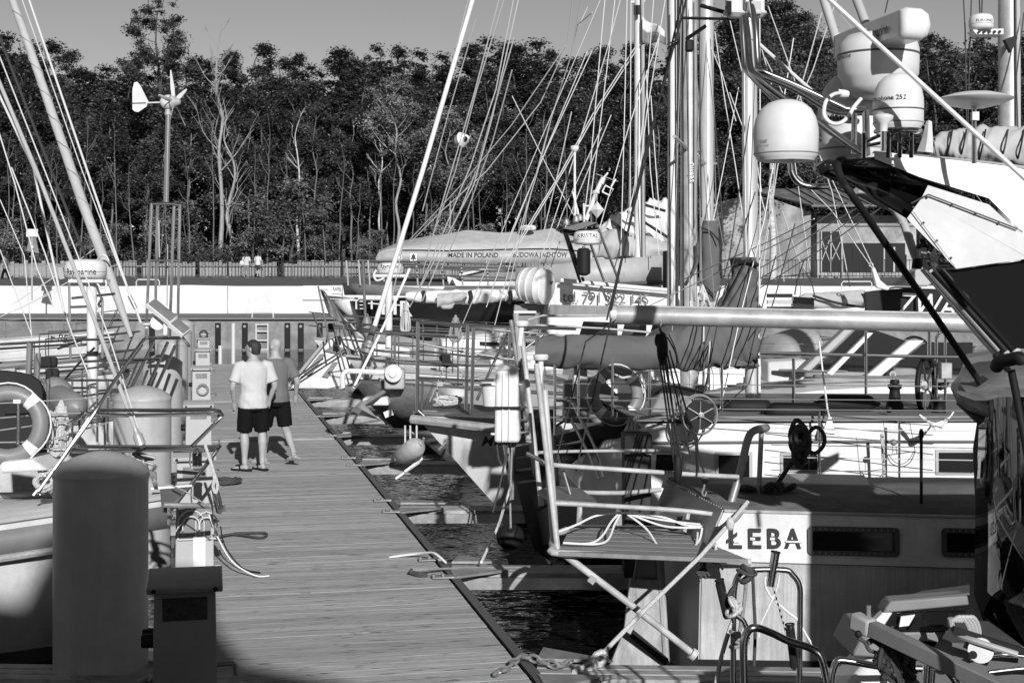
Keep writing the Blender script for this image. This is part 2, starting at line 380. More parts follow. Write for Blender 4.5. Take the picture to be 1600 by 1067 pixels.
panel(1281, 362, 1316, 425, BLACK, 'doorway', 0.021)
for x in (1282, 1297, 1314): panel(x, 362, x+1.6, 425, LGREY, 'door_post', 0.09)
for a, b in (((1284,408),(1296,375)), ((1284,375),(1296,408)), ((1299,408),(1313,378)), ((1299,378),(1313,408))):
    MB().beam(wp(*a, fy-0.1), wp(*b, fy-0.1), 0.04, 0.05).build('door_brace', LGREY, bt, smooth=False)
panel(1316, 352, 1440, 354, DGREY, 'wall_joint', 0.042)
# rubbish bin by the fence
p = P(1150, 432, 95)
t = thing('rubbish_bin', (p.x, p.y, p.z), 'glossy black rubbish bin against the pale boards', 'bin')
MB().lathe([(0.28,0),(0.42,1.1),(0.42,1.13)], (p.x, p.y, p.z), n=18).build('body', BGLOSS, t)
MB().lathe([(0.46,1.13),(0.46,1.22),(0.3,1.26)], (p.x, p.y, p.z), n=18).build('lid', BLACK, t)

# ------------------------------------------------------------------ forest
def leaf_mat(name, base, var, trans=0.0):
    m = bpy.data.materials.new(name); m.use_nodes = True; t = m.node_tree; b = t.nodes['Principled BSDF']
    at = t.nodes.new('ShaderNodeAttribute'); at.attribute_name = 'tone'
    oi = t.nodes.new('ShaderNodeObjectInfo')
    r = t.nodes.new('ShaderNodeMapRange'); r.inputs[3].default_value = base*(1-var); r.inputs[4].default_value = base*(1+var*2.2); pw = t.nodes.new('ShaderNodeMath'); pw.operation = 'POWER'; pw.inputs[1].default_value = 1.6; t.links.new(at.outputs['Fac'], pw.inputs[0]); t.links.new(pw.outputs[0], r.inputs[0])
    r2 = t.nodes.new('ShaderNodeMapRange'); r2.inputs[3].default_value = 0.7; r2.inputs[4].default_value = 1.3; t.links.new(oi.outputs['Random'], r2.inputs[0])
    mu = t.nodes.new('ShaderNodeMath'); mu.operation = 'MULTIPLY'; t.links.new(r.outputs[0], mu.inputs[0]); t.links.new(r2.outputs[0], mu.inputs[1])
    t.links.new(mu.outputs[0], b.inputs['Base Color']); b.inputs['Roughness'].default_value = 0.5; b.inputs['Specular IOR Level'].default_value = 0.35
    return m
LEAF = leaf_mat('broad_leaves', 0.045, 0.6); NEEDLE = leaf_mat('pine_needles', 0.022, 0.5); LEAFB = leaf_mat('pale_leaves', 0.13, 0.55)
BARK = mat('dark_bark', 0.07, 0.95, var=0.4, scale=3, stretch=(1,1,0.3)); BARKP = mat('pale_bark', 0.3, 0.9, var=0.3, scale=2.5, stretch=(1,1,0.3))
BIRCH = mat('birch_bark', 0.5, 0.9, var=0.5, scale=5, stretch=(0.4,0.4,2))
def leaves(name, centers, radii, n, size, m, flat=0.7, droop=0):
    """leaf-sized faces spread in clumps; centers/radii describe the clumps"""
    C = np.array(centers); R = np.array(radii); wgt = R**2/np.sum(R**2)
    idx = RNG.choice(len(C), n, p=wgt)
    d = RNG.normal(size=(n,3)); d /= np.linalg.norm(d, axis=1)[:,None]
    rad = np.minimum(np.abs(RNG.normal(0, 0.62, n))+0.05, 1.2)
    pos = C[idx] + d*(R[idx]*rad)[:,None]*np.array([1,1,flat])
    a = RNG.normal(size=(n,3)); a[:,2] *= 0.6; a /= np.linalg.norm(a, axis=1)[:,None]
    b = np.cross(a, RNG.normal(size=(n,3))); b /= np.linalg.norm(b, axis=1)[:,None]
    s = size*RNG.uniform(0.6, 1.5, n)[:,None]
    vs = np.empty((n,4,3)); vs[:,0] = pos - a*s; vs[:,1] = pos + b*s*0.55; vs[:,2] = pos + a*s; vs[:,3] = pos - b*s*0.55
    if droop: vs[:,2,2] -= droop*s[:,0]
    me = bpy.data.meshes.new(name); me.vertices.add(n*4); me.vertices.foreach_set('co', vs.reshape(-1))
    me.loops.add(n*4); me.loops.foreach_set('vertex_index', np.arange(n*4, dtype=np.int32))
    me.polygons.add(n); me.polygons.foreach_set('loop_start', np.arange(0, n*4, 4, dtype=np.int32)); 
    me.update(calc_edges=True)
    tone = np.repeat(np.clip(RNG.random(len(C))[idx]*0.6 + RNG.random(n)*0.4, 0, 1), 4).astype(np.float32)
    at = me.attributes.new('tone', 'FLOAT', 'POINT'); at.data.foreach_set('value', tone)
    me.materials.append(m); me.validate(); return me
def branchy(h, r, m, nb=7, lean=0.3, spread=2.2, top=1.0, start=0.35, seed=0, sub=2, up=0.9):
    """tapered trunk with limbs, height h"""
    rd = random.Random(seed); b = MB()
    tr = [V((0,0,0))]
    for i in range(1, 9): tr.append(V((rd.uniform(-1,1)*lean*i/8, rd.uniform(-1,1)*lean*i/8, h*top*i/8)))
    tr = cr(tr, 3); b.tube(tr, r, 7, r2=r*0.15); tips = []
    for k in range(nb):
        f = start + (1-start)*(k+rd.random())/nb*0.95; p = tr[int(f*(len(tr)-1))]; a = rd.random()*6.28
        ln = spread*(1.15-f)*rd.uniform(0.7,1.3)+0.5
        q = [p, p+V((math.cos(a)*ln*0.5, math.sin(a)*ln*0.5, ln*up*0.45)), p+V((math.cos(a+.3)*ln*0.9, math.sin(a+.3)*ln*0.9, ln*up*1.1))]
        q = cr(q, 3); b.tube(q, r*0.38*(1.1-f)+0.015, 5, r2=0.012); tips.append((q[-1], ln))
        for j in range(sub):
            s0 = q[rd.randrange(2, len(q)-1)]; a2 = a+rd.uniform(-1,1); l2 = ln*rd.uniform(0.35,0.6)
            e = s0+V((math.cos(a2)*l2*0.8, math.sin(a2)*l2*0.8, l2*up)); mid = s0.lerp(e, 0.5)+V((rd.uniform(-.1,.1),)*3)*l2
            b.tube(cr([s0, mid, e], 3), 0.02, 4, r2=0.007); tips.append((e, l2))
    return b, tips
def crown_of(tips, h, extra, rr, seed, z0=0.3):
    rd = random.Random(seed); C = [t[0] for t in tips]; R = [max(0.5, t[1]*0.55)*rr for t in tips]
    for i in range(extra):
        f = rd.uniform(z0, 1.0); w = (math.sin(min(1, (1-f)*1.5+0.12)*1.57))*rd.uniform(0.2,1)*h*0.2; a = rd.random()*6.28
        C.append(V((math.cos(a)*w, math.sin(a)*w, f*h))); R.append(rd.uniform(0.5,1.1)*rr)
    return [tuple(c) for c in C], R
def pine_crown(tips, h, seed):
    rd = random.Random(seed+77); C = [tuple(t[0]) for t in tips]; R = [0.35+0.14*t[1] for t in tips]
    lobes = [(rd.random()*6.28, rd.uniform(.45,.95), rd.uniform(.5,1.3)) for _ in range(9)]
    for i in range(95):
        a0, f0, w0 = rd.choice(lobes); f = min(1.0, max(.38, f0+rd.gauss(0,.07))); w = h*.11*w0*(1.1-max(0,f-.7)*2.6)*rd.random()**.5; a = a0+rd.gauss(0,.6)
        C.append((math.cos(a)*w, math.sin(a)*w, f*h+rd.uniform(-.3,.4))); R.append(rd.uniform(.3,.85))
    return C, R
TV = {}
SLIMB = mat('slim_bark', 0.15, 0.9, var=0.4, scale=3, stretch=(1,1,.3))
def variant(key, h, kind, seed):
    m = {'leafy': BARK, 'slim': SLIMB, 'pine': BARK, 'bushy': BARK}[kind]
    if kind == 'leafy': b, tips = branchy(h, 0.16, m, 9, 0.5, 3.0, 0.95, 0.25, seed); C, R = crown_of(tips, h, 60, 0.72, seed, 0.15); lm = leaves('crown', C, R, 18000, 0.085, LEAF, 0.85)
    if kind == 'slim': b, tips = branchy(h, 0.1, m, 6, 0.3, 1.8, 0.95, 0.5, seed); C, R = crown_of(tips, h, 14, 0.85, seed, 0.4); lm = leaves('crown', C, R, 7000, 0.085, LEAF, 0.8)
    if kind == 'pine': b, tips = branchy(h, 0.2, m, 10, 0.5, 3.2, 0.97, 0.5, seed, up=0.25); C, R = pine_crown(tips, h, seed); lm = leaves('crown', C, R, 20000, 0.085, NEEDLE, 0.7)
    if kind == 'bushy': b, tips = branchy(h, 0.1, m, 8, 0.4, 2.2, 0.9, 0.15, seed); C, R = crown_of(tips, h, 16, 0.8, seed, 0.05); lm = leaves('crown', C, R, 6000, 0.085, LEAFB, 0.85)
    TV[key] = (b.mesh('trunk', m), lm, h)
for i in range(3):
    variant('leafy%d' % i, 15, 'leafy', 10+i); variant('slim%d' % i, 13, 'slim', 20+i); variant('pine%d' % i, 19, 'pine', 30+i)
variant('bushy0', 8, 'bushy', 41); variant('bushy1', 6, 'bushy', 42)
def gz(D): return 2.8 + max(0, D-103.5)*0.045
def tree(key, x, D, ytop, label, group=None, wide=1.0, name='tree'):
    tm, lm, h = TV[key]; z0 = gz(D)-0.3; X = (x-800)*D/F; H = CH-(ytop-HY)*D/F - z0; s = H/h
    t = thing(name, (X, D, z0), label, 'tree', group); t.scale = (s*wide, s*wide, s); t.rotation_euler = (0, 0, random.random()*6.28)
    for nm, me in (('trunk', tm), ('crown', lm)):
        o = bpy.data.objects.new(nm, me); COL.objects.link(o); o.parent = t
    return t
sky_x = [-80,0,45,85,120,155,190,215,300,330,400,425,480,545,590,650,695,725,760,800,860,900,930,970,1010,1060,1130,1175,1215,1255,1285,1310,1380,1440,1500,1560,1700]
sky_y = [70,58,52,75,98,118,98,90,80,92,74,92,98,84,68,78,90,98,62,68,72,88,78,74,70,66,44,28,8,34,62,88,92,70,60,66,60]
def skyl(x): return float(np.interp(x, sky_x, sky_y))
x = -70
while x < 1700:                      # pines that make the skyline
    tree('pine%d' % random.randrange(3), x+random.uniform(-8,8), random.uniform(128,140), skyl(x)+random.uniform(-8,18), 'dark pine standing in the dense wood behind the fence', 'pines of the wood behind the quay', random.uniform(1.0,1.5), 'pine_tree'); x += 30
x = -90
while x < 1700:
    tree('leafy%d' % random.randrange(3), x+random.uniform(-14,14), random.uniform(118,126), skyl(x)+random.uniform(30,95), 'dark broadleaved tree in the wood behind the fence', 'broadleaved trees of the wood behind the quay', random.uniform(1.0,1.4), 'leafy_tree'); x += 44
x = -60
while x < 1120:
    tree('slim%d' % random.randrange(3), x+random.uniform(-16,16), random.uniform(109,116), random.uniform(125,235), 'slender pale-stemmed tree at the edge of the wood', 'slender trees at the edge of the wood', random.uniform(0.8,1.15), 'slender_tree'); x += 40
for x, D, y in ((20,108,330),(95,109,345),(180,108,340),(290,108,300),(420,107,330),(455,107,290),(520,108,340),(590,108,350),(700,108,320),(760,108,340),(860,108,330),(980,108,320)):
    tree('bushy%d' % (int(x) % 2), x, D, y, 'pale-leaved young tree just behind the board fence', 'young trees just behind the board fence', 1.2, 'young_tree')
stems = []; STEM = mat('stem_bark', 0.13, 0.9, var=0.4, scale=2.5, stretch=(1,1,0.3))
for k in range(4):
    bb, _ = branchy(11, 0.075, BARKP, 3, 0.16, 0.8, 1.0, 0.5, 90+k, 1, 1.3); stems.append(bb.mesh('trunk', STEM))
for k in range(40):
    x = -20+k*29+random.uniform(-11,11); D = random.uniform(105.5,108.5); X = (x-800)*D/F
    t = thing('thin_stem', (X,D,gz(D)-.2), 'thin pale tree stem at the front edge of the wood', 'tree', 'thin pale stems at the edge of the wood'); s = random.uniform(.55,1.15); t.scale = (.9,.9,s); t.rotation_euler = (random.gauss(0,.03),random.gauss(0,.04),random.random()*6.28)
    o = bpy.data.objects.new('trunk', random.choice(stems)); COL.objects.link(o); o.parent = t
# trees one can tell apart
def special(name, x, D, ytop, label, b, m, C=None, R=None, n=0, size=0.14, lm=LEAF, flat=0.75):
    z0 = gz(D)-0.2; X = (x-800)*D/F
    t = thing(name, (X, D, z0), label, 'tree'); b.v = [(p[0]+X, p[1]+D, p[2]+z0) for p in b.v]
    b.build('trunk', m, t)
    if n:
        o = bpy.data.objects.new('crown', leaves('crown', C, R, n, size, lm, flat)); COL.objects.link(o); o.parent = t
def HT(y, D): return CH-(y-HY)*D/F-(gz(D)-0.2)
h = HT(4, 117); b, tips = branchy(h, 0.3, BARK, 13, 0.5, 4.5, 0.97, 0.62, 5, 3, 0.45); C = [tuple(t[0]) for t in tips]; R = [0.45+0.22*t[1] for t in tips]
for i in range(34):
    f = random.uniform(0.62, 1.0); wd = 2.6*math.sin(math.pi*min(1,(1-f)*2.4+0.12))+0.4; a = random.random()*6.28
    C.append((math.cos(a)*wd*random.random()**.6, math.sin(a)*wd*random.random()**.6, f*h)); R.append(random.uniform(0.4,0.8))
special('tall_oak', 245, 117, 4, 'tallest tree, its dark crown rising alone into the sky above the wind turbine', b, BARK, C, R, 17000, 0.09, LEAF)
h = HT(40, 110); b, tips = branchy(h, 0.2, BARKP, 17, 0.5, 3.0, 1.0, 0.4, 11, 4, 1.15)
special('bare_tree', 345, 110, 40, 'leafless pale tree with thin upright branches reaching above the skyline', b, BARKP)
h = HT(190, 109.5); b, tips = branchy(h, 0.21, BARKP, 9, 0.9, 2.6, 1.0, 0.35, 12, 3, 1.1)
special('bare_tree', 362, 109.5, 190, 'shorter leafless pale tree standing right beside the taller bare one', b, BARKP)
h = HT(115, 108); b, tips = branchy(h, 0.14, BARKP, 12, 0.9, 3.6, 0.97, 0.5, 14, 3, 0.9); C, R = crown_of(tips, h, 30, 0.75, 3, 0.5)
special('pale_aspen', 622, 108, 115, 'pale-leaved slender tree with twin stems left of the bright forestay', b, BARKP, C, R, 8000, 0.085, LEAFB)
h = HT(165, 108); b, tips = branchy(h, 0.12, BARKP, 9, 0.5, 2.6, 0.97, 0.4, 15, 3, 0.9); C, R = crown_of(tips, h, 20, 0.75, 4, 0.4)
special('pale_aspen', 700, 108, 165, 'pale-leaved slender tree behind the bright forestay, right of the twin-stemmed one', b, BARKP, C, R, 7000, 0.085, LEAFB)
for x, yt, D, lab in ((466, 180, 109, 'crooked white birch stem in the dark wood above the strollers'), (1207, 240, 91, 'birch with flaky white bark in front of the workshop wall'), (595, 200, 109, 'straight pale trunk left of the bright forestay')):
    h = HT(yt, D) if D > 100 else CH-(yt-HY)*D/F-2.55
    b, tips = branchy(h, 0.17 if D < 100 else 0.13, BIRCH, 5, 0.35, 1.6, 1.0, 0.55, int(x), 2, 1.0)
    if D < 100: b = MB(); b.tube(cr([(0,0,0),(0.05,0,h*.3),(-.1,0,h*.6),(0,0,h)], 5), 0.24, 9, r2=0.15)
    z0 = gz(D)-0.2 if D > 100 else 2.6; X = (x-800)*D/F
    t = thing('birch_tree', (X, D, z0), lab, 'tree'); b.v = [(p[0]+X, p[1]+D, p[2]+z0) for p in b.v]; b.build('trunk', BIRCH, t)
    if D < 100:
        C = [(random.gauss(0.3,2.0), random.gauss(0,2.0), h+random.uniform(-1.0,9.5)) for i in range(46)]; R = [random.uniform(0.5,1.2) for c in C]
        o = bpy.data.objects.new('crown', leaves('crown', C, R, 15000, 0.08, leaf_mat('birch_leaves', 0.05, 0.6), 1.0)); COL.objects.link(o); o.parent = t
for x, yt, wd in ((1300,95,1), (1345,130,1.1), (1400,85,1.2), (1460,62,1.3), (1520,68,1.3), (1590,60,1.2)):
    tree('leafy%d' % (x % 3), x, 112, yt, 'weeping birch with fine foliage behind the satellite domes', 'birches behind the satellite domes', wd*0.9, 'birch_tree')
# dense wood mass and undergrowth that fills the gaps
C = []; R = []
for i in range(1100):
    x = random.uniform(-120, 1720); D = random.uniform(138, 152); yt = skyl(x)+random.uniform(4,22); f = random.random()**1.4
    z = gz(D) + (CH-(yt-HY)*D/F-gz(D)-2)*f; C.append(((x-800)*D/F, D, z)); R.append(random.uniform(.8,2.2))
for i in range(600):
    x = random.uniform(-120, 1720); D = random.uniform(146, 156); C.append(((x-800)*D/F, D, gz(D)+random.uniform(0, 8))); R.append(random.uniform(1.5, 2.8))
o = bpy.data.objects.new('far_woodland', leaves('far_woodland', C, R, 260000, 0.27, NEEDLE, 0.8)); COL.objects.link(o); tag(o, 'dark mass of pine wood filling the background', 'woodland', kind='stuff')
C = []; R = []
for i in range(260):
    x = random.uniform(-60, 1500); D = random.uniform(104.5, 116); C.append(((x-800)*D/F, D, gz(D)+random.uniform(0.1, 2.2))); R.append(random.uniform(0.5, 1.5))
o = bpy.data.objects.new('undergrowth', leaves('undergrowth', C, R, 40000, 0.1, LEAF, 0.8)); COL.objects.link(o); tag(o, 'dark undergrowth below the trees behind the fence', 'undergrowth', kind='stuff')
C = []; R = []
for i in range(160):
    x = random.uniform(-20, 1500); D = random.uniform(96, 103); C.append(((x-800)*D/F, D, 2.62+(D-92)*0.012)); R.append(random.uniform(0.2, 0.5))
o = bpy.data.objects.new('weeds', leaves('weeds', C, R, 5000, 0.1, LEAFB, 0.4)); COL.objects.link(o); tag(o, 'weeds along the foot of the fence', 'weeds', kind='stuff')
# ================================================================== PONTOON
ANG = math.atan2(RT.y, RT.x)
def plank_mat():
    m = bpy.data.materials.new('weathered_decking'); m.use_nodes = True; t = m.node_tree; b = t.nodes['Principled BSDF']
    tc = t.nodes.new('ShaderNodeTexCoord'); oi = t.nodes.new('ShaderNodeObjectInfo')
    ofs = t.nodes.new('ShaderNodeMath'); ofs.operation = 'MULTIPLY'; ofs.inputs[1].default_value = 97; t.links.new(oi.outputs['Random'], ofs.inputs[0])
    cm = t.nodes.new('ShaderNodeCombineXYZ'); t.links.new(ofs.outputs[0], cm.inputs[2]); t.links.new(ofs.outputs[0], cm.inputs[0])
    mp = t.nodes.new('ShaderNodeMapping'); mp.inputs['Scale'].default_value = (1.1, 60, 1); t.links.new(tc.outputs['Object'], mp.inputs[0]); t.links.new(cm.outputs[0], mp.inputs[1])
    n = t.nodes.new('ShaderNodeTexNoise'); n.inputs['Scale'].default_value = 2.2; n.inputs['Detail'].default_value = 9; n.inputs['Roughness'].default_value = 0.7; t.links.new(mp.outputs[0], n.inputs[0])
    r = t.nodes.new('ShaderNodeMapRange'); r.inputs[1].default_value = 0.3; r.inputs[2].default_value = 0.7; r.inputs[3].default_value = 0.17; r.inputs[4].default_value = 0.4; t.links.new(n.outputs[0], r.inputs[0])
    r2 = t.nodes.new('ShaderNodeMapRange'); r2.inputs[3].default_value = 0.84; r2.inputs[4].default_value = 1.1; t.links.new(oi.outputs['Random'], r2.inputs[0])
    mp2 = t.nodes.new('ShaderNodeMapping'); mp2.inputs['Scale'].default_value = (4, 30, 1); t.links.new(tc.outputs['Object'], mp2.inputs[0]); t.links.new(cm.outputs[0], mp2.inputs[1])
    n2 = t.nodes.new('ShaderNodeTexNoise'); n2.inputs['Scale'].default_value = 1.3; n2.inputs['Detail'].default_value = 6; t.links.new(mp2.outputs[0], n2.inputs[0])
    r3 = t.nodes.new('ShaderNodeMapRange'); r3.inputs[1].default_value = 0.31; r3.inputs[2].default_value = 0.4; r3.inputs[3].default_value = 0.3; r3.inputs[4].default_value = 1; t.links.new(n2.outputs[0], r3.inputs[0])
    a = t.nodes.new('ShaderNodeMath'); a.operation = 'MULTIPLY'; t.links.new(r.outputs[0], a.inputs[0]); t.links.new(r2.outputs[0], a.inputs[1])
    c = t.nodes.new('ShaderNodeMath'); c.operation = 'MULTIPLY'; t.links.new(a.outputs[0], c.inputs[0]); t.links.new(r3.outputs[0], c.inputs[1])
    t.links.new(c.outputs[0], b.inputs['Base Color']); b.inputs['Roughness'].default_value = 0.75; b.inputs['Specular IOR Level'].default_value = 0.3
    bp = t.nodes.new('ShaderNodeBump'); bp.inputs['Strength'].default_value = 0.35; bp.inputs['Distance'].default_value = 0.01; t.links.new(n.outputs[0], bp.inputs['Height']); t.links.new(bp.outputs[0], b.inputs['Normal'])
    return m
PLK = plank_mat()
D0, D1, PW = 6.6, 43.6, 2.2
pont = thing('pontoon', dk(D0, 0), None, None); pont['kind'] = 'structure'
def plank_mesh(k):
    b = MB(); g = 0.0045; n = 6; wd = 0.134; xs = []
    top = []
    for i in range(n):                     # grooved decking board
        y0 = -wd/2 + wd*i/n; y1 = y0 + wd/n
        top += [(y0+0.004, 0), (y1-0.004, 0), (y1-0.002, -g), (y1, -g)]
    prof = [(-wd/2, -0.03)] + top[:-1] + [(wd/2, -g), (wd/2, -0.03)]
    b.prism([(-PW/2, y, z) for y, z in prof], (PW, 0, 0)); return b.mesh('plank', PLK, False)
pm = [plank_mesh(0)]
n_pl = int((D1-D0)/0.9779/0.1385)
for i in range(n_pl):
    d = i*0.1385
    D = D0 + d*0.9779
    if abs(D-22.7) < 0.14 or abs(D-29.95) < 0.14: continue
    c = edge(D0) + DIR*d - RT*(PW/2+0.02) - wpos(pont)
    o = bpy.data.objects.new('plank', pm[0]); COL.objects.link(o); o.parent = pont
    o.location = c + V((0,0,random.uniform(-0.002,0.002))); o.rotation_euler = (random.uniform(-.003,.003), 0, ANG + random.choice((0, math.pi)) + random.uniform(-0.001,0.001))
Lp = (D1-D0)/0.9779
for s, nm in ((0.035, 'edge_profile'), (-PW-0.075, 'edge_profile')):
    a = edge(D0)+RT*s; b = a+DIR*Lp
    MB().beam(a+V((0,0,-0.02)), b+V((0,0,-0.02)), 0.07, 0.06).build(nm, DGREY, pont)
    MB().beam(a-RT*0.015*(1 if s > 0 else -1)+V((0,0,-0.15)), b-RT*0.015*(1 if s > 0 else -1)+V((0,0,-0.15)), 0.05, 0.2).build('side_beam', GALV, pont)
for k in range(9):
    a = edge(D0+1+k*4.2) - RT*PW/2
    MB().box(a+V((0,0,-0.42)), (2.0, 2.6, 0.5), (RT, DIR, UP)).build('float', MGREY, pont, bevel=0.04)
MB().box((edge(D0)+DIR*(Lp/2)-RT*PW/2)+V((0,0,-0.13)), (PW-0.1, Lp-0.1, 0.1), (RT, DIR, UP)).build('underframe', BLACK, pont)

def finger(D, L, label, side=1, wdt=0.36, z=-0.03):
    a = edge(D) + V((.98,.21,0))*(0.075 if side > 0 else -PW-0.12); v = V((side,0,0)) if D > 10 else V((side*.998,-.05*side,0)); DIR = V((0,1,0)); RT_ = V((1,0,0))
    t = thing('finger_pontoon', a+V((0,0,z)), label, 'finger pontoon', 'mooring fingers of the pontoon')
    for k in range(3):
        y = (k-1)*wdt/3
        MB().beam(a+DIR*y+V((0,0,z)), a+v*L+DIR*y+V((0,0,z)), wdt/3-0.015, 0.05).build('deck_board', WOODP, t, bevel=0.006)
    for y in (-wdt/2-0.02, wdt/2+0.02): MB().beam(a+DIR*y+V((0,0,z-0.06)), a+v*L+DIR*y+V((0,0,z-0.06)), 0.035, 0.1).build('frame', GALV, t)
    MB().box(a+v*(L*.82)+V((0,0,z-0.32)), (0.5, wdt*0.7, 0.4), (RT_, DIR, UP)).build('float', BLACK, t, bevel=0.05)
    for y in (-wdt/2, wdt/2):
        MB().prism([a+DIR*y+V((0,0,z+0.035)), a+v*0.5+DIR*y+V((0,0,z+0.035)), a+v*0.05+DIR*(y+(0.3 if y > 0 else -0.3))+V((0,0,z+0.035))], (0,0,0.02)).build('corner_gusset', GALV, t)
    T1('cleat', GALV, [a+v*(L*0.8)-DIR*0.1+V((0,0,z+.1)), a+v*(L*0.8)+DIR*0.1+V((0,0,z+.1))], 0.02, t)
    return t
for D, L, lab in ((9.15, 5.0, 'nearest mooring finger, with shadows of the stern platform across it'), (12.4, 3.4, 'mooring finger behind the black round fender'), (15.75, 3.4, 'pale mooring finger below the white bow with the wooden rubbing strake'), (19.7, 3.2, 'mooring finger under the horseshoe of cloth fenders'), (23.2, 3, 'short mooring finger in the shade beyond the big anchor'), (26.6, 3.4, 'mooring finger of weathered timber left of the anchor'), (30.2, 3.2, 'mooring finger close to the white bow with flag'), (35.3, 3.2, 'farthest timber mooring finger, at the white bow')):
    finger(D, L, lab)
for D, lab in ((9.6, 'dark mooring finger left of the nearest pile'), (15.8, 'mooring finger left of the second pile'), (22.3, 'mooring finger by the third pile')): finger(D, 5.5, lab, -1)
# chain and plates at the finger roots
def chain(pts, m, r=0.012, pitch=0.055):
    b = MB(); pts = [V(p) for p in pts]; k = 0
    for a, c in zip(pts[:-1], pts[1:]):
        d = (c-a); n = max(1, int(d.length/pitch)); d.normalize()
        for i in range(n):
            q = a.lerp(c, (i+0.5)/n); s = d.cross(UP if k % 2 else V((0.3,1,0.2))).normalized()
            ring = [q + d*(math.cos(x)*pitch*0.72) + s*(math.sin(x)*pitch*0.42) for x in [j*math.pi/4 for j in range(9)]]
            b.tube(ring, r*0.8, 5, cap=False); k += 1
    return b
for D, s in ((12.0, 0), (12.75, 0), (15.4, 0), (16.2, 0), (19.3, 0), (20.1, 0), (23.0, 0), (26.3, 0)):
    q = edge(D)
    t = thing('bolted_plate', q, 'galvanised plate bolted over the pontoon edge at a mooring finger', 'plate', 'plates bolted at the finger roots')
    MB().box(q-RT*0.06+V((0,0,0.016)), (0.2, 0.1, 0.012), (RT, DIR, UP)).build('plate', GALV, t)
    for k in (-0.05, 0.0): MB().lathe([(0.018,0),(0.018,0.018),(0.001,0.02)], q-RT*0.06+RT*(k*1.6)+V((0,0,0.022)), n=6).build('bolt', GALV, t)
tag(chain([dk(9.0,-0.24,.03), dk(9.12,-0.12,.035), dk(9.3,0.0,.06), dk(9.2,.1,.05), dk(9.1,0.2,0.03), dk(9.2,.32,.03)], GALV, 0.013, 0.06).build('chain', GALV), 'rusty mooring chain lying over the near corner of the pontoon', 'chain')
# ------------------------------------------------------------------ piles
PILE = mat('pile_sleeve', 0.43, 0.5, var=0.07, scale=4, stretch=(5,5,.3), dirt=0.12, dscale=5, bump=0.04)
PILES = [(9.25, 'nearest thick pile with domed cap, its front in deep shade'), (15.1, 'sunlit grey pile with domed cap behind the bow rail'), (21.6, 'third domed pile, with the frame of the wind turbine in front'), (28.2, 'fourth pile, a narrow strip showing beside the pedestals'), (34.8, 'fifth pile, slim, just left of the pedestals'), (41.3, 'farthest pile beside the end of the pontoon')]
for D, lab in PILES:
    c = V((edge(D).x-2.74, D, 0)); R = 0.3
    t = thing('mooring_pile', c+V((0,0,WZ-1)), lab, 'pile', 'domed piles along the pontoon')
    MB().lathe([(R,-1.5),(R,1.26)], c, n=40).build('sleeve', PILE, t)
    MB().lathe([(R+0.004,1.252),(R+0.002,1.275),(R*0.86,1.315),(R*0.62,1.357),(R*0.33,1.385),(0.06,1.395),(0.001,1.396)], c, n=40).build('domed_cap', PILE, t, angle=0.9)
    MB().lathe([(R+0.004,1.235),(R+0.004,1.249)], c, n=40).build('weld_seam', PILE, t)
    MB().box(c+RT*0.37+V((0,0,-0.1)), (0.16,0.5,0.14), (RT,DIR,UP)).build('pile_guide', GALV, t, bevel=0.01)
# ------------------------------------------------------------------ service pedestals
PED = mat('pedestal_paint', 0.44, 0.5, var=0.04, scale=3, dirt=0.1, dscale=2)
LABELP = mat('dull_label', 0.2, 0.35, var=0.25, scale=16)
LENS = mat('dark_display', 0.025, 0.2, var=0.8, scale=40)
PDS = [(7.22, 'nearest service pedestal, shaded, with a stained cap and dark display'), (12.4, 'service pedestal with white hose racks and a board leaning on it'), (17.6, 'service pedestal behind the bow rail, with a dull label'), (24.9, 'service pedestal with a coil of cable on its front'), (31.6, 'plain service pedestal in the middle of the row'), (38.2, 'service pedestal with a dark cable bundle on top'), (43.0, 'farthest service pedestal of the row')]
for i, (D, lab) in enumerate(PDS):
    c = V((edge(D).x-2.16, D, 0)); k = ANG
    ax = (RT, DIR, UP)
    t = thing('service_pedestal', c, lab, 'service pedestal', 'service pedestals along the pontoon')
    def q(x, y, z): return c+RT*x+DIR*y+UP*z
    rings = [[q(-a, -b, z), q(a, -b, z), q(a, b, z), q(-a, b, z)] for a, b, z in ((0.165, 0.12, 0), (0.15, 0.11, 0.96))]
    MB().loft(rings).build('body', PED if i else MGREY, t, bevel=0.008)  # nearest body and cap take darker greys that deepen their shade
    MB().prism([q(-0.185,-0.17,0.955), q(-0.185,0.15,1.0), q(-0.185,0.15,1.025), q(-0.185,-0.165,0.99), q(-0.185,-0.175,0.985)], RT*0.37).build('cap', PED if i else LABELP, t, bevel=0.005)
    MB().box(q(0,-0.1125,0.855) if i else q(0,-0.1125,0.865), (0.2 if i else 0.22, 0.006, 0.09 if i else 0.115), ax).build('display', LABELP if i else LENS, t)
    for sx in (-0.15, 0.15): MB().lathe([(0.012,0),(0.012,0.012),(0.001,0.016)], q(sx,-0.172,0.972), -DIR, 8).build('rivet', BLACK, t)
    for y in (-0.05, 0.06):
        MB().lathe([(0.035,0),(0.035,0.05),(0.028,0.06)], q(-0.155,y,0.7), -RT, 12).build('socket', BLACK, t)
    MB().lathe([(0.012,0),(0.012,0.09)], q(0.155,0,0.55), RT, 8).build('tap', BRASS, t)
    T1('tap_spout', BRASS, [q(0.235,0,0.55), q(0.25,0,0.54), q(0.252,0,0.49)], 0.011, t)
    if i:
        T1('base_bracket', GALV, [q(0.17,-0.05,0.02), q(0.22,-0.05,0.02)], 0.02, t)
def onped(i, x, y, z):
    D = PDS[i][0]; return V((edge(D).x-2.16, D, 0))+RT*x+DIR*y+UP*z
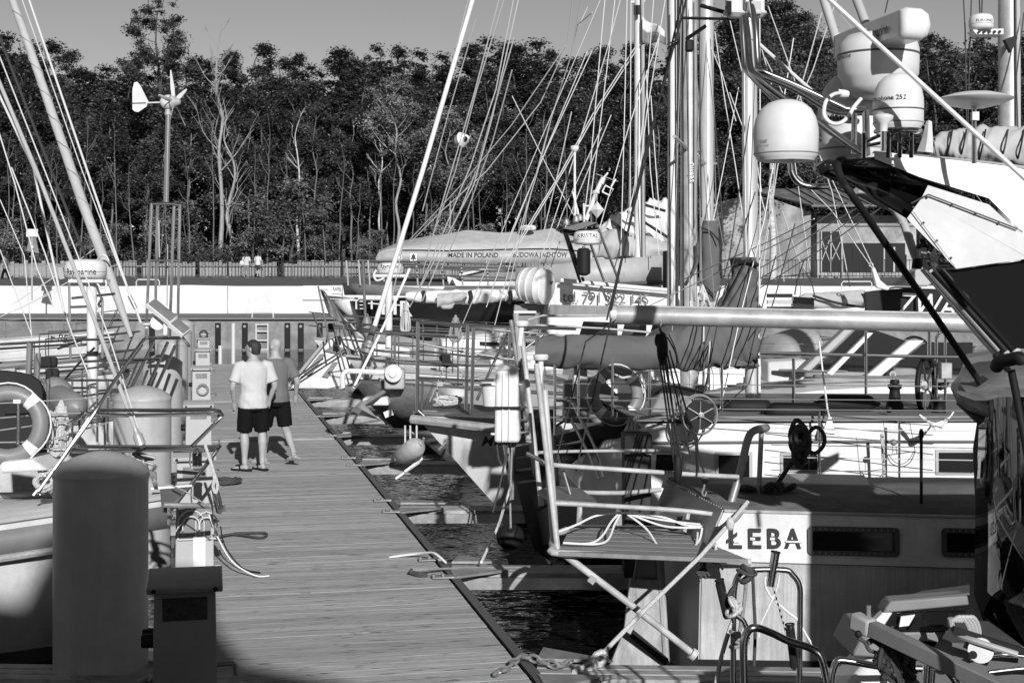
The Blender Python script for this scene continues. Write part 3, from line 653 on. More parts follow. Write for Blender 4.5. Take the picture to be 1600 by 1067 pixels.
# hose racks of white wire on the second pedestal, and the board
for k, (x0, r0) in enumerate(((-0.03, 0.11), (0.1, 0.09))):
    t = thing('hose_rack', onped(1, x0, -0.13, 0.3), 'white wire hose rack, %s of the pair on the pedestal' % ('left' if k == 0 else 'right'), 'hose rack')
    for j, rr in enumerate((r0, r0*0.62)):
        arc = [onped(1, x0-rr, -0.14-0.06*j, 0.28+0.05*j)] + [onped(1, x0-rr*math.cos(a), -0.14-0.06*j, 0.42+rr*math.sin(a)) for a in [q*math.pi/10 for q in range(11)]] + [onped(1, x0+rr, -0.14-0.06*j, 0.28+0.05*j)]
        T1('hoop', WIREL, arc, 0.006, t)
    for a in (0.5, 1.57, 2.6): T1('spoke', WIREL, [onped(1, x0-r0*math.cos(a), -0.14, 0.42+r0*math.sin(a)), onped(1, x0-r0*.62*math.cos(a), -0.2, 0.47+r0*.62*math.sin(a))], 0.005, t)
    T1('bottom_bar', WIREL, [onped(1, x0-r0, -0.14, 0.28), onped(1, x0+r0, -0.14, 0.28)], 0.006, t)
    MB().box(onped(1, x0-0.03, -0.125, 0.42), (0.14,0.012,0.3), (RT,DIR,UP)).build('back_plate', MGREY, t)
tag(MB().box(onped(1, 0.04, -0.16, 0.13), (0.105, 0.022, 0.34), (RT, DIR, UP)).build('board', mat('fresh_pine_board', 0.72, 0.6, var=0.12, scale=5, stretch=(8,1,1)), bevel=0.003), 'fresh pale board leaning on the second pedestal', 'board')
tag(T1('garden_hose', ROPEW, cr([onped(1,0.12,-.2,.5), onped(1,.2,-.25,.3), onped(1,.32,-.4,.12), onped(1,.5,-.5,.02), onped(1,.62,-.52,.015)], 6), 0.007), 'thin white hose hanging from the rack down to the planks', 'hose')
tag(T1('power_cable', BLACK, cr([onped(1,0.22,0,.36), onped(1,.26,-.1,.2), onped(1,.4,-.25,.04), onped(1,.55,-.35,.012)], 6), 0.006), 'thin black cable lying on the planks beside the second pedestal', 'cable')
def coil(c, ax1, ax2, r, n, rr, m, name, label, cat, jitter=0.25, stretch=1.0):
    pts = []
    for i in range(n*14):
        a = i*2*math.pi/14; k = 1+jitter*0.5*math.sin(i*0.73)+jitter*0.3*math.sin(i*0.31)
        pts.append(V(c)+V(ax1)*(r*k*math.cos(a))+V(ax2)*(r*stretch*k*math.sin(a))+V(ax1).cross(V(ax2)).normalized()*(rr*1.6*(i % 5)/2))
    return tag(T1(name, m, pts, rr, n=6), label, cat)
coil(onped(3, 0.02, -0.15, 0.62), RT, UP, 0.09, 5, 0.008, ROPEG, 'cable_coil', 'coil of grey cable hung on the front of the fourth pedestal', 'cable')
coil(onped(5, 0.0, -0.1, 1.08), RT, UP, 0.1, 4, 0.018, ROPED, 'cable_coil', 'dark cable bundle lying on top of a far pedestal', 'cable')
coil(dk(17.9, -1.78, 0.03), RT, DIR, 0.16, 4, 0.012, ROPED, 'rope_coil', 'dark rope heaped on the planks left of the strollers', 'rope')
tag(T1('rope', ROPED, cr([dk(14.2,-1.9,.02), dk(14.3,-1.75,.03), dk(14.1,-1.5,.02), dk(14.35,-1.45,.02), dk(14.4,-1.75,.02)], 6), 0.012), 'loop of dark rope on the planks beside the bow roller', 'rope')
tag(T1('rope', ROPEW, cr([P(608,871,12.9), P(625,868,12.9), P(652,865,12.85), P(672,863,12.7), P(682,866,12.6), P(697,879,12.5)], 6), 0.011), 'white line lying across the planks to the second mooring finger', 'rope')
tag(T1('mooring_line', ROPEW, cr([P(752,878,12.4), P(765,850,12.9), P(779,820,13.3), P(788,790,13.5), P(799,756,13.9), P(803,735,14.2)], 6), 0.013), 'white mooring line hanging past the black round fender', 'mooring line')
tag(T1('rope', ROPEG, [P(640,892,12.1), P(668,889,12.1), P(700,888,12.3), P(740,891,12.6), P(800,892,13.2), P(880,890,14), P(935,887,14.4)], 0.011), 'spotted rope stretched along the second mooring finger', 'rope')
tag(T1('rope', ROPED, cr([P(640,891,12.1), P(646,895,12.1), P(656,898,12.05), P(668,899,12.05)], 4), 0.025), 'frayed dark rope end on the planks by the pontoon edge', 'rope')

# ================================================================== PEOPLE
def remeshed(b, voxel, smooth=6):
    me = b.mesh('tmp', None, True, recalc=True); o = bpy.data.objects.new('tmp', me); COL.objects.link(o)
    md = o.modifiers.new('r', 'REMESH'); md.mode = 'VOXEL'; md.voxel_size = voxel; md.use_smooth_shade = True
    sm = o.modifiers.new('s', 'SMOOTH'); sm.iterations = smooth; sm.factor = 0.5
    bpy.context.view_layer.update(); dg = bpy.context.evaluated_depsgraph_get()
    r = bpy.data.meshes.new_from_object(o.evaluated_get(dg)); bpy.data.objects.remove(o); bpy.data.meshes.remove(me); return r
def ell(c, rx, ry, n=16, yaw=0):
    c = V(c); return [c+V((rx*math.cos(a)*math.cos(yaw)-ry*math.sin(a)*math.sin(yaw), rx*math.cos(a)*math.sin(yaw)+ry*math.sin(a)*math.cos(yaw), 0)) for a in [2*math.pi*k/n for k in range(n)]]
def person(loc, yaw, label, legs, arms, head_yaw, shirt, shorts, hair=True, scale=1.0, voxel=0.014, shorts_z=0.52, shirt_z=0.86, belly=0.0, shoes=BLACK, sole=None, group=None, lean=0.0):
    """local frame: x right, y forward, z up, 1.75 m tall; legs = [(hip x, knee, ankle, toe yaw)], arms = [(elbow, wrist)] left, right"""
    t = thing('person', loc, label, 'person', group); t.rotation_euler = (0,0,yaw); t.scale = (scale*1.03, scale*1.06, scale)
    def link(name, me, m):
        o = bpy.data.objects.new(name, me); COL.objects.link(o); o.parent = t; me.materials.clear(); me.materials.append(m); return o
    tor = [(0.86,.155,.115,0),(0.95,.168,.122+belly*.5,0),(1.05,.158,.115+belly,belly*.5),(1.18,.165,.118+belly*.6,belly*.3),(1.30,.182,.122,0),(1.39,.180,.108,-.01),(1.45,.120,.085,-.012),(1.50,.062,.062,-.008),(1.56,.056,.058,0.01)]
    b = MB(); b.loft([ell((0, y+lean*(z-0.9), z), rx, ry) for z, rx, ry, y in tor])
    hd = V((0, 0.02+lean*0.7, 1.635)); cy, sy = math.cos(head_yaw), math.sin(head_yaw)
    def hp(x, y, z): return hd+V((x*cy-y*sy, x*sy+y*cy, z))
    prof = [(-.118,.030,.032,.052),(-.10,.048,.058,.03),(-.06,.062,.082,.008),(0,.074,.096,0),(.04,.077,.1,-.004),(.08,.066,.086,-.006),(.105,.044,.058,-.006),(.118,.012,.016,-.006)]
    b.loft([[hp(x, y+oy, z) for x, y in [(rx*math.cos(a), ry*math.sin(a)) for a in [2*math.pi*k/16 for k in range(16)]]] for z, rx, ry, oy in prof])
    b.ball(hp(0,.105,-.022), .013,.02,.026,n=8,m=6); b.ball(hp(0,.09,-.07), .024,.018,.01,n=8,m=6); b.ball(hp(0,.086,.018), .045,.018,.01,n=8,m=6)
    for sx in (-1,1): b.ball(hp(sx*.08,-.008,-.012), .010,.02,.034,n=8,m=8)
    feet = []
    for hx, kn, an, ty in legs:
        kn, an = V(kn), V(an)
        b.tube(cr([V((hx,0,.92)), V((hx*1.05,kn.y*.45,.74)), kn, kn.lerp(an,.35)+V((0,-.015,0)), an+V((0,0,.03)), an+V((0,0,-.02))], 4), [.095]*3+[.088]*3+[.074]*3+[.058]*3+[.058,.06,.056]+[.045]*3+[.038]*3, 12) if False else None
        pts = [V((hx,0,.92)), V((hx,0,.9)).lerp(kn,.45), kn, kn.lerp(an,.3)+V((0,-.018,0)), kn.lerp(an,.75), an]
        rad = [.095,.085,.058,.06,.04,.038]; cp = cr(pts, 4); rr = [float(np.interp(i/4, range(6), rad)) for i in range(len(cp))]
        b.tube(cp, rr, 12)
        f = V((-math.sin(ty), math.cos(ty), 0)); pitch = -max(0, an.z-.10)*3.0
        f = V((f.x, f.y, pitch)).normalized(); n = f.cross(UP).normalized(); u = n.cross(f)
        heel = an - f*.055 - u*.05
        b.tube([heel, heel+f*.1+u*.005, heel+f*.19-u*.008, heel+f*.25-u*.018], [.036,.04,.042,.028], 10, flat=0.72)
        feet.append((heel, f, n, u))
    for sx, (el, wr) in zip((-1,1), arms):
        sh = V((sx*.185, -.005+lean*.5, 1.41)); el, wr = V(el), V(wr)
        cp = cr([sh, sh.lerp(el,.5), el, el.lerp(wr,.4), wr], 4); rr = [float(np.interp(i/4, range(5), [.058,.05,.041,.038,.027])) for i in range(len(cp))]
        b.tube(cp, rr, 10); b.ball(sh, .062)
    body = remeshed(b, voxel)
    # hands with palm, four fingers and thumb
    hb = MB()
    for sx, (el, wr) in zip((-1,1), arms):
        el, wr = V(el), V(wr); d = (wr-el).normalized(); fw = V((0,1,0)); fw = (fw-d*fw.dot(d)).normalized(); n = d.cross(fw)
        hb.tube([wr-d*.02, wr+d*.03, wr+d*.085], [.027,.038,.036], 10, flat=0.45 if False else None)
        for k in range(4):
            o = (k-1.5)*.019; l = (.066,.078,.074,.058)[k]; c0 = wr+d*.085-fw*o
            hb.tube(cr([c0, c0+d*l*.5+n*sx*.006, c0+d*l*.9+n*sx*.022], 3), [.0095]*7, 6)
        hb.tube(cr([wr+d*.025+fw*.03, wr+d*.06+fw*.05, wr+d*.095+fw*.05], 3), .0105, 6)
    hm = hb.mesh('h', None); bb = bmesh.new(); bb.from_mesh(body); bb.from_mesh(hm); bb.to_mesh(body); bb.free()
    body.polygons.foreach_set('use_smooth', [True]*len(body.polygons)); body.name = 'body'
    link('body', body, SKIN)
    # shirt
    b = MB(); k = 0.022
    tt = [(shirt_z,.2,.165+belly,0.0),(0.95,.195,.16+belly,0)] + [(z,rx+.016,ry+k,y) for z,rx,ry,y in tor[2:6]] + [(1.455,.115,.085,-.012),(1.485,.066,.066,-.01)]
    b.loft([ell((0, y+lean*(z-0.9), z), rx, ry) for z, rx, ry, y in tt])
    for sx, (el, wr) in zip((-1,1), arms):
        sh = V((sx*.18, -.005+lean*.5, 1.41)); el = V(el)
        b.tube([sh-V((sx*.06,0,-.01)), sh+V((sx*.01,0,0)), sh.lerp(el,.5), sh.lerp(el,.82)], [.07,.078,.074,.076], 12)
    sm = remeshed(b, voxel, 3); sm.polygons.foreach_set('use_smooth', [True]*len(sm.polygons)); sm.name = 'shirt'
    nz = np.empty(len(sm.vertices)*3); sm.vertices.foreach_get('co', nz); nz = nz.reshape(-1,3)
    a = 0.004*np.sin(nz[:,2]*38+nz[:,0]*25+np.sin(nz[:,1]*20)*2)*np.clip((1.3-nz[:,2])/0.3, 0.15, 1); nz[:,1] += a*np.sign(nz[:,1]); sm.vertices.foreach_set('co', nz.reshape(-1))
    link('shirt', sm, shirt)
    # shorts or trousers
    b = MB(); b.loft([ell((0,0,z), rx, ry+belly*.5) for z, rx, ry in ((.80,.175,.135),(.90,.178,.138),(.99,.17,.13))])
    for hx, kn, an, ty in legs:
        kn, an = V(kn), V(an); hp0 = V((hx,0,.86))
        if shorts_z > .4: e = hp0.lerp(kn, min(1.0, (.86-shorts_z)/(.86-kn.z) if kn.z < .84 else 1)); b.tube([hp0, hp0.lerp(e,.5), e], [.108,.108,.1], 14)
        else: b.tube([hp0, hp0.lerp(kn,.5), kn, kn.lerp(an,.9)], [.105,.098,.08,.068], 12)
    st = remeshed(b, voxel, 3); st.polygons.foreach_set('use_smooth', [True]*len(st.polygons)); st.name = 'shorts'
    link('shorts' if shorts_z > .4 else 'trousers', st, shorts)
    if hair:
        b = MB(); pr = [(-.075,.058,.05,-.045),(-.03,.075,.075,-.03),(.02,.082,.09,-.022),(.06,.08,.095,-.012),(.095,.06,.078,-.008),(.122,.02,.03,-.006)]
        b.loft([[hp(x, y+oy, z) for x, y in [(rx*math.cos(a), ry*math.sin(a)) for a in [2*math.pi*k/16 for k in range(16)]]] for z, rx, ry, oy in pr])
        link('hair', b.mesh('hair', None), HAIR)
    for heel, f, n, u in feet:
        b = MB(); out = [(-.045,.03),(0,.04),(.1,.042),(.18,.047),(.235,.038),(.262,.012)]
        pts = [heel+f*y+n*x-u*.032 for y, x in out]+[heel+f*y-n*x-u*.032 for y, x in reversed(out)]
        b.prism(pts, u*.022); b.tube(cr([heel+f*.1+n*.046-u*.02, heel+f*.13+n*.02+u*.034, heel+f*.19+u*.026, heel+f*.13-n*.02+u*.034, heel+f*.1-n*.046-u*.02], 4), .012, 6)
        link('sandal', b.mesh('sandal', None), shoes)
    return t
SHIRT1 = mat('pale_cotton', 0.52, 0.95, var=0.06, scale=9, bump=1.0, bscale=5); SHIRT2 = mat('grey_cotton', 0.14, 0.95, var=0.08, scale=9, bump=1.0, bscale=5); SHORTS = mat('black_cotton', 0.008, 0.95, var=0.2, scale=12, spec=0.1)
p1 = P(396, 735, 18.85); p1.z = 0
person(p1, 0.42, 'man in pale t-shirt and black shorts with short dark hair, hands at his pockets',
       [(-.095, (-.115,.02,.50), (-.12,-.02,.09), 0.75), (.095, (.115,.0,.50), (.105,-.05,.09), 0.35)],
       [((-.285,-.05,1.14), (-.235,.07,.90)), ((.275,-.03,1.14), (.225,.08,.90))], 0.75, SHIRT1, SHORTS, True, 0.985, shoes=BLACK, shirt_z=.84)
p2 = P(430, 722, 19.55); p2.z = 0
person(p2, 0.35, 'bald man in dark grey t-shirt and black shorts, striding in flip-flops',
       [(-.095, (-.12,.10,.50), (-.135,.10,.085), 0.9), (.095, (.13,-.02,.52), (.19,-.33,.17), 0.35)],
       [((-.27,.03,1.14), (-.2,.13,.95)), ((.285,-.06,1.15), (.29,.05,.93))], 0.55, SHIRT2, SHORTS, False, 0.985, belly=.02, shoes=mat('tan_sandal', 0.3, 0.7), shirt_z=.86)
VEST = mat('pale_vest', 0.5, 0.9); HOOD = mat('white_hoodie', 0.62, 0.9); TROU = mat('grey_trousers', 0.2, 0.9); DTROU = mat('dark_trousers', 0.04, 0.9)
std = lambda w=0.0: [(-.095, (-.11,.02+w,.50), (-.12,w*1.6,.09), 0.1), (.095, (.11,-w*.3,.50), (.12,-w*2,.09+max(0,w)*.25), -0.1)]
ar = [((-.27,-.02,1.14), (-.25,.1,.95)), ((.27,-.02,1.14), (.26,.12,.97))]
FP = 100.0
q = P(385, 434, FP); person(q, 0.2, 'distant person in a pale vest and grey trousers on the far quay', std(.05), ar, 0.4, VEST, TROU, True, 1.0, 0.02, shorts_z=.1)
q = P(403, 433, FP); person(q, -0.5, 'distant person in a white hooded top beside the one in the vest', std(.1), ar, 0.5, HOOD, DTROU, True, 0.98, 0.02)
q = P(9, 441, 96); person(q, 1.2, 'distant person in dark clothes walking at the far left', std(.12), ar, 0.2, SHIRT2, SHORTS, True, 1.05, 0.02, shorts_z=.1, lean=0.1)
q = P(385, 403, FP-0.2); t = thing('shoulder_bag', q, 'pale shoulder bag carried by the distant person in the vest', 'bag')
q = P(378, 411, FP-.1); MB().box(q, (.26,.14,.3)).build('body', HOOD, t, bevel=.04); T1('strap', DTROU, cr([q+V((.1,0,.14)), q+V((.25,-.12,.45)), q+V((.45,0,.6))], 4), .02, t)
# ================================================================== BOAT BUILDER
def yacht(name, label, tip, d, L, B, fb=(1.0, 1.25), rake=1.0, hull=None, deck=None, roof=None, nwin=3, pulpit=0.62, stern=0.75, boot=True, rail=None, lines=True, cat='sailing yacht', group=None, winh=0.13, rails=(0.32,), hatch=True, sprayhood=None):
    """hull, deck, cabin, rails of a yacht whose bow tip (deck height, plan position) is tip and whose bow points along d"""
    d = V((d[0], d[1], 0)).normalized(); sd = V((-d.y, d.x, 0)); tip = V((tip[0], tip[1], WZ)); hull = hull or WHITE; deck = deck or WHITE2
    def W(x, y, z): return tip + d*(x-L) + sd*y + UP*z
    t = thing(name, W(L*0.5, 0, 0), label, cat, group)
    def hb(u):
        if u < .42: return B/2*(stern+(1-stern)*math.sin(math.pi/2*u/.42))
        return B/2*max(0.012, 1-((u-.42)/.58)**2.3)
    def zs(u): return fb[0]+(fb[1]-fb[0])*u*u - 0.12*math.sin(math.pi*u)*(1-u)
    N = 16; rings = []; bands = []
    lev = [(1,1.0),(.8,1.0),(.6,.985),(.38,.95),(.18,.9),(0.06,.86),(-0.12,.78),(-.3,.5),(-.42,0.02)]
    def sec(u, z, f):
        h = hb(u); wl = f - (1-f)*2.2*u**3 - .12*u**4*(1-max(z,0)) if f < 1 else 1.0
        zz = z*zs(u) if z > 0 else z
        return L*u - rake*(u**5)*(1-max(min(zz/zs(u),1),-.4)), max(h*max(wl,.02), .004), zz
    for i in range(N+1):
        u = i/N; a = [sec(u, z, f) for z, f in lev]
        rings.append([W(x, y, z) for x, y, z in a] + [W(x, -y, z) for x, y, z in reversed(a)])
    MB().loft(rings, True, False).build('hull', hull, t, angle=0.9)
    dk_ = MB(); dk_.loft([[W(L*i/N, hb(i/N)*.985*k, zs(i/N)-.015+.05*(1-k*k)) for k in (-1,-.5,0,.5,1)] for i in range(N+1)], False, False).build('deck', deck, t)
    for s in (-1, 1):
        T1('rubbing_strake', rail or WOOD, [W(L*i/N, s*hb(i/N)*1.004, zs(i/N)+.01) for i in range(N+1)], .028, t, n=6)
        if boot: 
            bt_ = MB(); bt_.loft([[W(sec(i/N,.10,.87)[0], s*(sec(i/N,.10,.875)[1]+.006), .12), W(sec(i/N,0.005,.86)[0], s*(sec(i/N,.005,.85)[1]+.008), 0.0)] for i in range(N+1)], False, False).build('boot_stripe', DGREY, t)
    dz = lambda x: zs(x/L)
    if roof:
        x0, x1, h, wf = roof; rr = []
        for i in range(9):
            u = i/8; x = x0+(x1-x0)*u; wd = min(hb(x/L)*wf, B/2*wf); hh = h*(1-.55*max(0,(u-.6)/.4)**1.5); z = dz(x)-.03
            rr.append([W(x, wd, z), W(x, wd*.93, z+hh*.75), W(x, wd*.82, z+hh), W(x, 0, z+hh+.06), W(x, -wd*.82, z+hh), W(x, -wd*.93, z+hh*.75), W(x, -wd, z)])
        MB().loft(rr, True, False).build('coachroof', deck, t, angle=.5)
        for s in (-1, 1):
            for k in range(nwin):
                a = x0+(x1-x0)*(.1+.72*k/nwin); b_ = a+(x1-x0)*.72/nwin*.72
                def wq(x, f): wd = min(hb(x/L)*wf, B/2*wf); return W(x, s*(wd*(1-.07*f)+.006), dz(x)-.03+h*.75*f)
                MB().prism([wq(a,.3), wq(b_,.3), wq(b_,.3+winh/h*1.2), wq(a+.06,.3+winh/h*1.2)], sd*(s*.012)).build('window', PANE, t, smooth=False)
            T1('handrail', WOOD if rail is None else rail, [W(x0+(x1-x0)*q, s*B*.26*wf, dz(x0+(x1-x0)*q)+h+.07) for q in (.08,.3,.55,.75)], .018, t, n=6)
        if hatch: MB().box(W(x0+(x1-x0)*.75, 0, dz(x1)+h*.95+.05), (.5,.5,.06), (d, sd, UP)).build('hatch', MGREY, t, bevel=.015)
        if sprayhood:
            ar_ = []
            for x, k in ((x0+.9, .1), (x0+.5, .75), (x0-.1, 1)):
                ar_.append([W(x, wf*B/2*.9*math.cos(a), dz(x0)+.1+h*.6+.7*k*math.sin(a)**.7) for a in [math.pi*q/12 for q in range(13)]])
            MB().loft(ar_, False, False).build('sprayhood', sprayhood, t, solid=.01)
    def up(x, s, z, f=.94): return W(x, s*hb(x/L)*f, dz(x)+z)
    if pulpit:
        for z in (pulpit,)+tuple(rails):
            pts = [up(L-1.5, 1, z), up(L-.7, 1, z), W(L+.02, hb(.97)*.5, dz(L)+z+.03), W(L+.02, -hb(.97)*.5, dz(L)+z+.03), up(L-.7, -1, z), up(L-1.5, -1, z)]
            T1('pulpit_rail', CHROME, cr(pts, 4), .0135, t)
        for s in (-1, 1):
            for x in (L-1.5, L-.6): T1('pulpit_post', CHROME, [up(x, s, 0), up(x, s, pulpit)], .0135, t)
            T1('pulpit_post', CHROME, [up(L-.25, s, 0, .8), W(L+.02, s*hb(.97)*.5, dz(L)+pulpit+.03)], .0135, t)
        xs = []; x = L-3.2
        while x > 1.2: xs.append(x); x -= 1.9
        for s in (-1, 1):
            for x in xs: T1('stanchion', CHROME, [up(x, s, 0), up(x, s, pulpit)], .0125, t)
            if lines:
                for z in (pulpit-.01, pulpit*.52):
                    T1('lifeline', WIRE, [up(L-1.5, s, z)]+[up(x, s, z) for x in xs]+[up(.7, s, z)], .005, t, n=5)
        for z in (pulpit, pulpit*.52):
            T1('pushpit_rail', CHROME, cr([up(1.1,1,z), up(.3,1,z), W(.05, hb(0)*.6, dz(0)+z), W(.05,-hb(0)*.6,dz(0)+z), up(.3,-1,z), up(1.1,-1,z)], 4), .0135, t)
        for s in (-1, 1):
            for x in (1.1, .25): T1('pushpit_post', CHROME, [up(x, s, 0), up(x, s, pulpit)], .0135, t)
        T1('fairlead', GALV, [up(L-.4,1,.04,.8), up(L-.4,-1,.04,.8)], .02, t)
        for x, s in ((2.2, 1), (2.2, -1)): MB().lathe([(.055,0),(.04,.04),(.045,.13),(.055,.15),(.001,.15)], W(x, s*B*.4, dz(x)+.02), n=14).build('winch', CHROME, t)
    return t, W, (d, sd, dz, hb)
def rig(t, foot, base_z, top, r, m=None, bow=None, stern=None, chain=None, spread=1.0, axis=None, inner=True, fan=2, wire=WIRE, wr=.006):
    """mast, spreaders and wires of one yacht; foot = plan position, top = height"""
    m = m or ALU; f = V((foot[0], foot[1], base_z)); hd = V((foot[0], foot[1], top))
    MB().tube([f, hd], r, 16, flat=1.0).build('mast', m, t)
    sa = axis or V((0,1,0))
    for z in (.4, .7):
        p = f.lerp(hd, z)
        for s in (-1,1): T1('spreader', m, [p, p+sa*(s*spread*(1.1-z*.5))+UP*.08], r*.22, t, n=6)
    if bow: T1('forestay', wire, [bow, hd-UP*.3], wr, t, n=6)
    if stern: T1('backstay', wire, [stern, hd], wr, t, n=6)
    if chain:
        for s in (-1, 1):
            for k in range(fan):
                q = f + sa*(s*chain) + (V((0,0,0)) if k == 0 else V((0.25*(k),0.0,0))); q.z = base_z-.3
                T1('shroud', wire, [q, f.lerp(hd, (1.0,.68,.42)[k])], wr, t, n=6)
    return t
def lifebuoy(c, n, R, r, label, Xax=(0,0,1), parts=4, m=None):
    t = thing('lifebuoy', c, label, 'lifebuoy')
    MB().torus(c, n, R, r, 36, 14, flat=.8).build('ring', m or BUOY, t)
    n = V(n).normalized(); X = (V(Xax)-n*V(Xax).dot(n)).normalized(); Y = n.cross(X)
    for k in range(parts):
        a = math.pi/4+k*2*math.pi/parts
        MB().torus(c, n, R, r*1.03, 4, 14, a0=a-.13, a1=a+.13, flat=.8, X=X).build('tape_band', TAPE, t)
    pts = []
    for k in range(33):
        a = 2*math.pi*k/32; pts.append(V(c)+(X*math.cos(a+math.pi/4)+Y*math.sin(a+math.pi/4))*(R+r*(.95+.35*abs(math.sin(a*2))))+n*0.01)
    T1('grab_line', ROPEW, pts, .007, t, n=6); return t
def fender(a, b, r, label, m=None, group=None, cat='fender'):
    a, b = V(a), V(b); ax = (b-a).normalized(); L = (b-a).length
    t = thing('fender', a, label, cat, group)
    pr = [(.012,-.02),(r*.35,0),(r*.8,r*.35),(r,r*.9)]; pr = pr+[(q, L-z) for q, z in reversed(pr)]
    MB().lathe(pr, a, ax, 18).build('body', m or BLACK, t, angle=1.2)
    for s, e in ((a, -1), (b, 1)): MB().torus(s+ax*(e*.02), ax.orthogonal(), .022, .009, 10, 6).build('eye', m or BLACK, t)
    return t
def hank(top, ln, label, m=None, wd=.07, cat='rope', n=7, name='rope_coil'):
    top = V(top); t = thing(name, top, label, cat); b = MB()
    for k in range(n):
        a = (k-n/2)*.35; x = math.sin(a)*wd; y = math.cos(a*1.7)*wd*.5
        b.tube(cr([top, top+V((x*.8,y,-ln*.35)), top+V((x*1.2,y*1.3,-ln*.8)), top+V((x*.5,y*.6,-ln*(1+.05*math.sin(k*2.2)))), top+V((-x*.2,-y,-ln*.75)), top+V((-x*.3,-y*.6,-ln*.3)), top], 4), .011, 6)
    b.build('loops', m or ROPE, t)
    c = top-UP*(ln*.22); MB().lathe([(wd*.62,-.05),(wd*.7,0),(wd*.62,.05)], c, n=12).build('wrapping', m or ROPE, t); return t
def radome(t, c, R, h, m=None, ax=(0,0,1), seam=True, name='radome'):
    o = MB().lathe([(.001,0),(R*.82,.0),(R*.97,h*.12),(R,h*.3),(R,h*.62),(R*.93,h*.85),(R*.78,h*.97),(R*.5,h*1.02),(.001,h*1.04)], c, ax, 32).build(name, m or WHITE2, t, angle=1.0)
    if seam: MB().lathe([(R*1.004,h*.33),(R*1.006,h*.345),(R*1.004,h*.36)], c, ax, 32).build('seam', MGREY, o)
    return o

# ================================================================== LEFT ROW
LFT = -RT
# nearest boat on the left: bow rail over the piles
tipH = P(262, 770, 11.4)
tH, WH, (dH, sH, zH, bH) = yacht('sailing_yacht', 'nearest white sailing yacht on the left with a grey rubbing band, bow to the pontoon', (tipH.x, tipH.y, 0), (1.0, 0.10), 9.0, 3.0, (1.0, 1.27), 0.9, WHITE, WHITE2, (3.2, 6.9, .42, .62), 3, pulpit=0, rail=LGREY)
for s in (-1,):
    MB().loft([[WH(9*i/14, s*(bH(i/14)*.995+.02), zH(9*i/14)-.06), WH(9*i/14, s*(bH(i/14)*.985+.025), zH(9*i/14)-.24)] for i in range(15)], False, False).build('grey_band', MGREY, tH, solid=.012)
    T1('wooden_strake', WOODP, [WH(9*i/14, s*(bH(i/14)*.985+.03), zH(9*i/14)-.27) for i in range(14)], .03, tH)
DH = 11.2
def H(*xy): return [P(q[0], q[1], q[2] if len(q) > 2 else DH) for q in xy]
rr_ = .0155
for nm, pts in (('pulpit_rail', H((60,767,10.9),(100,712,11.0),(137,656,11.1),(148,643,11.15),(170,641,11.2),(260,641,11.3),(335,641,11.4),(345,646,11.45),(344,653,11.5),(300,697,11.3))),
                ('pulpit_rail', H((130,646,11.9),(143,646,11.9),(200,649,11.8),(330,647,11.6),(342,650,11.5))),
                ('pulpit_rail', H((119,697,11),(150,698,11.1),(320,698,11.4),(338,698,11.45),(341,701,11.5),(300,755,11.4),(265,800,11.3))),
                ('pulpit_rail', H((113,706,11.8),(200,704,11.7),(320,702,11.6))),
                ('pulpit_post', H((52,774,10.9),(93,722,11),(146,648,11.1),(180,594,11.3),(222,538,11.5))),
                ('pulpit_post', H((130,646,11.1),(112,660,11),(104,671,11.1))),
                ('anchor_roller_arm', H((332,760,11.4),(341,800,11.45),(345,790,11.45),(336,755,11.4)))):
    T1(nm, CHROME, cr(pts, 3), rr_, tH)
for pts in (H((0,691),(75,690),(130,671),(170,660)), H((0,653),(60,648),(135,645)), H((0,672),(90,660),(140,650)), H((0,706),(100,699),(170,697)), H((0,630,12.2),(60,627,12.2),(172,620,12.2))): T1('lifeline', WIRE, pts, .006, tH)
for a, b in (((28,640,11.5),(28,697,11.5)), ((75,600,12.4),(75,700,12.4))): T1('stanchion', CHROME, H(a, b), .013, tH)
# stem fitting, anchor and roller
MB().prism(H((250,765,11.3),(298,760,11.4),(292,766,11.4),(253,800,11.32)), (0,.03,0)).build('stem_plate', DGREY, tH); MB().prism(H((236,761,11.28),(300,757,11.38),(300,760,11.38),(236,765,11.28)), (0,.12,0)).build('bow_cap', WHITE2, tH)
MB().box(H((272,748,11.35))[0], (.035,.05,.1)).build('bow_cheek', CHROME, tH); 
for p in H((272,743,11.32),(272,751,11.32)): MB().lathe([(.008,0),(.008,.02)], p, (0,-1,0), 8).build('bolt', BLACK, tH)
o = T1('bow_roller', GALV, H((256,789,11.2),(300,790,11.3),(328,790,11.4)), .022, tH)
a = thing('anchor', H((215,715,11.2))[0], 'galvanised anchor and chain links below the furling drum on the left bow', 'anchor')
MB().lathe([(.03,0),(.09,.02),(.09,.035),(.03,.05)], H((222,718,11.25))[0], (.3,0,1), 16).build('stock_disc', BLACK, a)
for k, q in enumerate(((226,722),(230,733),(237,742),(241,752))): MB().torus(H(q+(11.2,))[0], (1,.2*k,.4), .035, .013, 12, 6).build('link', GALV, a)
T1('fluke', GALV, cr(H((205,722),(213,714),(228,712),(243,716)), 3), .012, a); T1('fluke', GALV, cr(H((213,729),(222,722),(240,726)), 3), .011, a)
MB().prism(H((233,735),(243,738),(244,757),(235,752)), (0,.03,0)).build('shank', GALV, a)
st = thing('furled_forestay', H((220,697,11.25))[0], 'slim bright furled forestay ending in a drum on the nearest left bow', 'forestay')
T1('foil', ALU, H((-30,60,12.5),(57,267,12.1),(160,532,11.6),(212,672,11.3)), .017, st)
T1('halyard', WIREL, H((-12,60,12.5),(70,267,12.1),(170,525,11.6),(216,670,11.28)), .006, st)
MB().lathe([(.025,0),(.04,.01),(.04,.09),(.025,.11),(.018,.15)], H((221,697,11.25))[0], (-.36,0,1), 16).build('drum', ALU2, st)
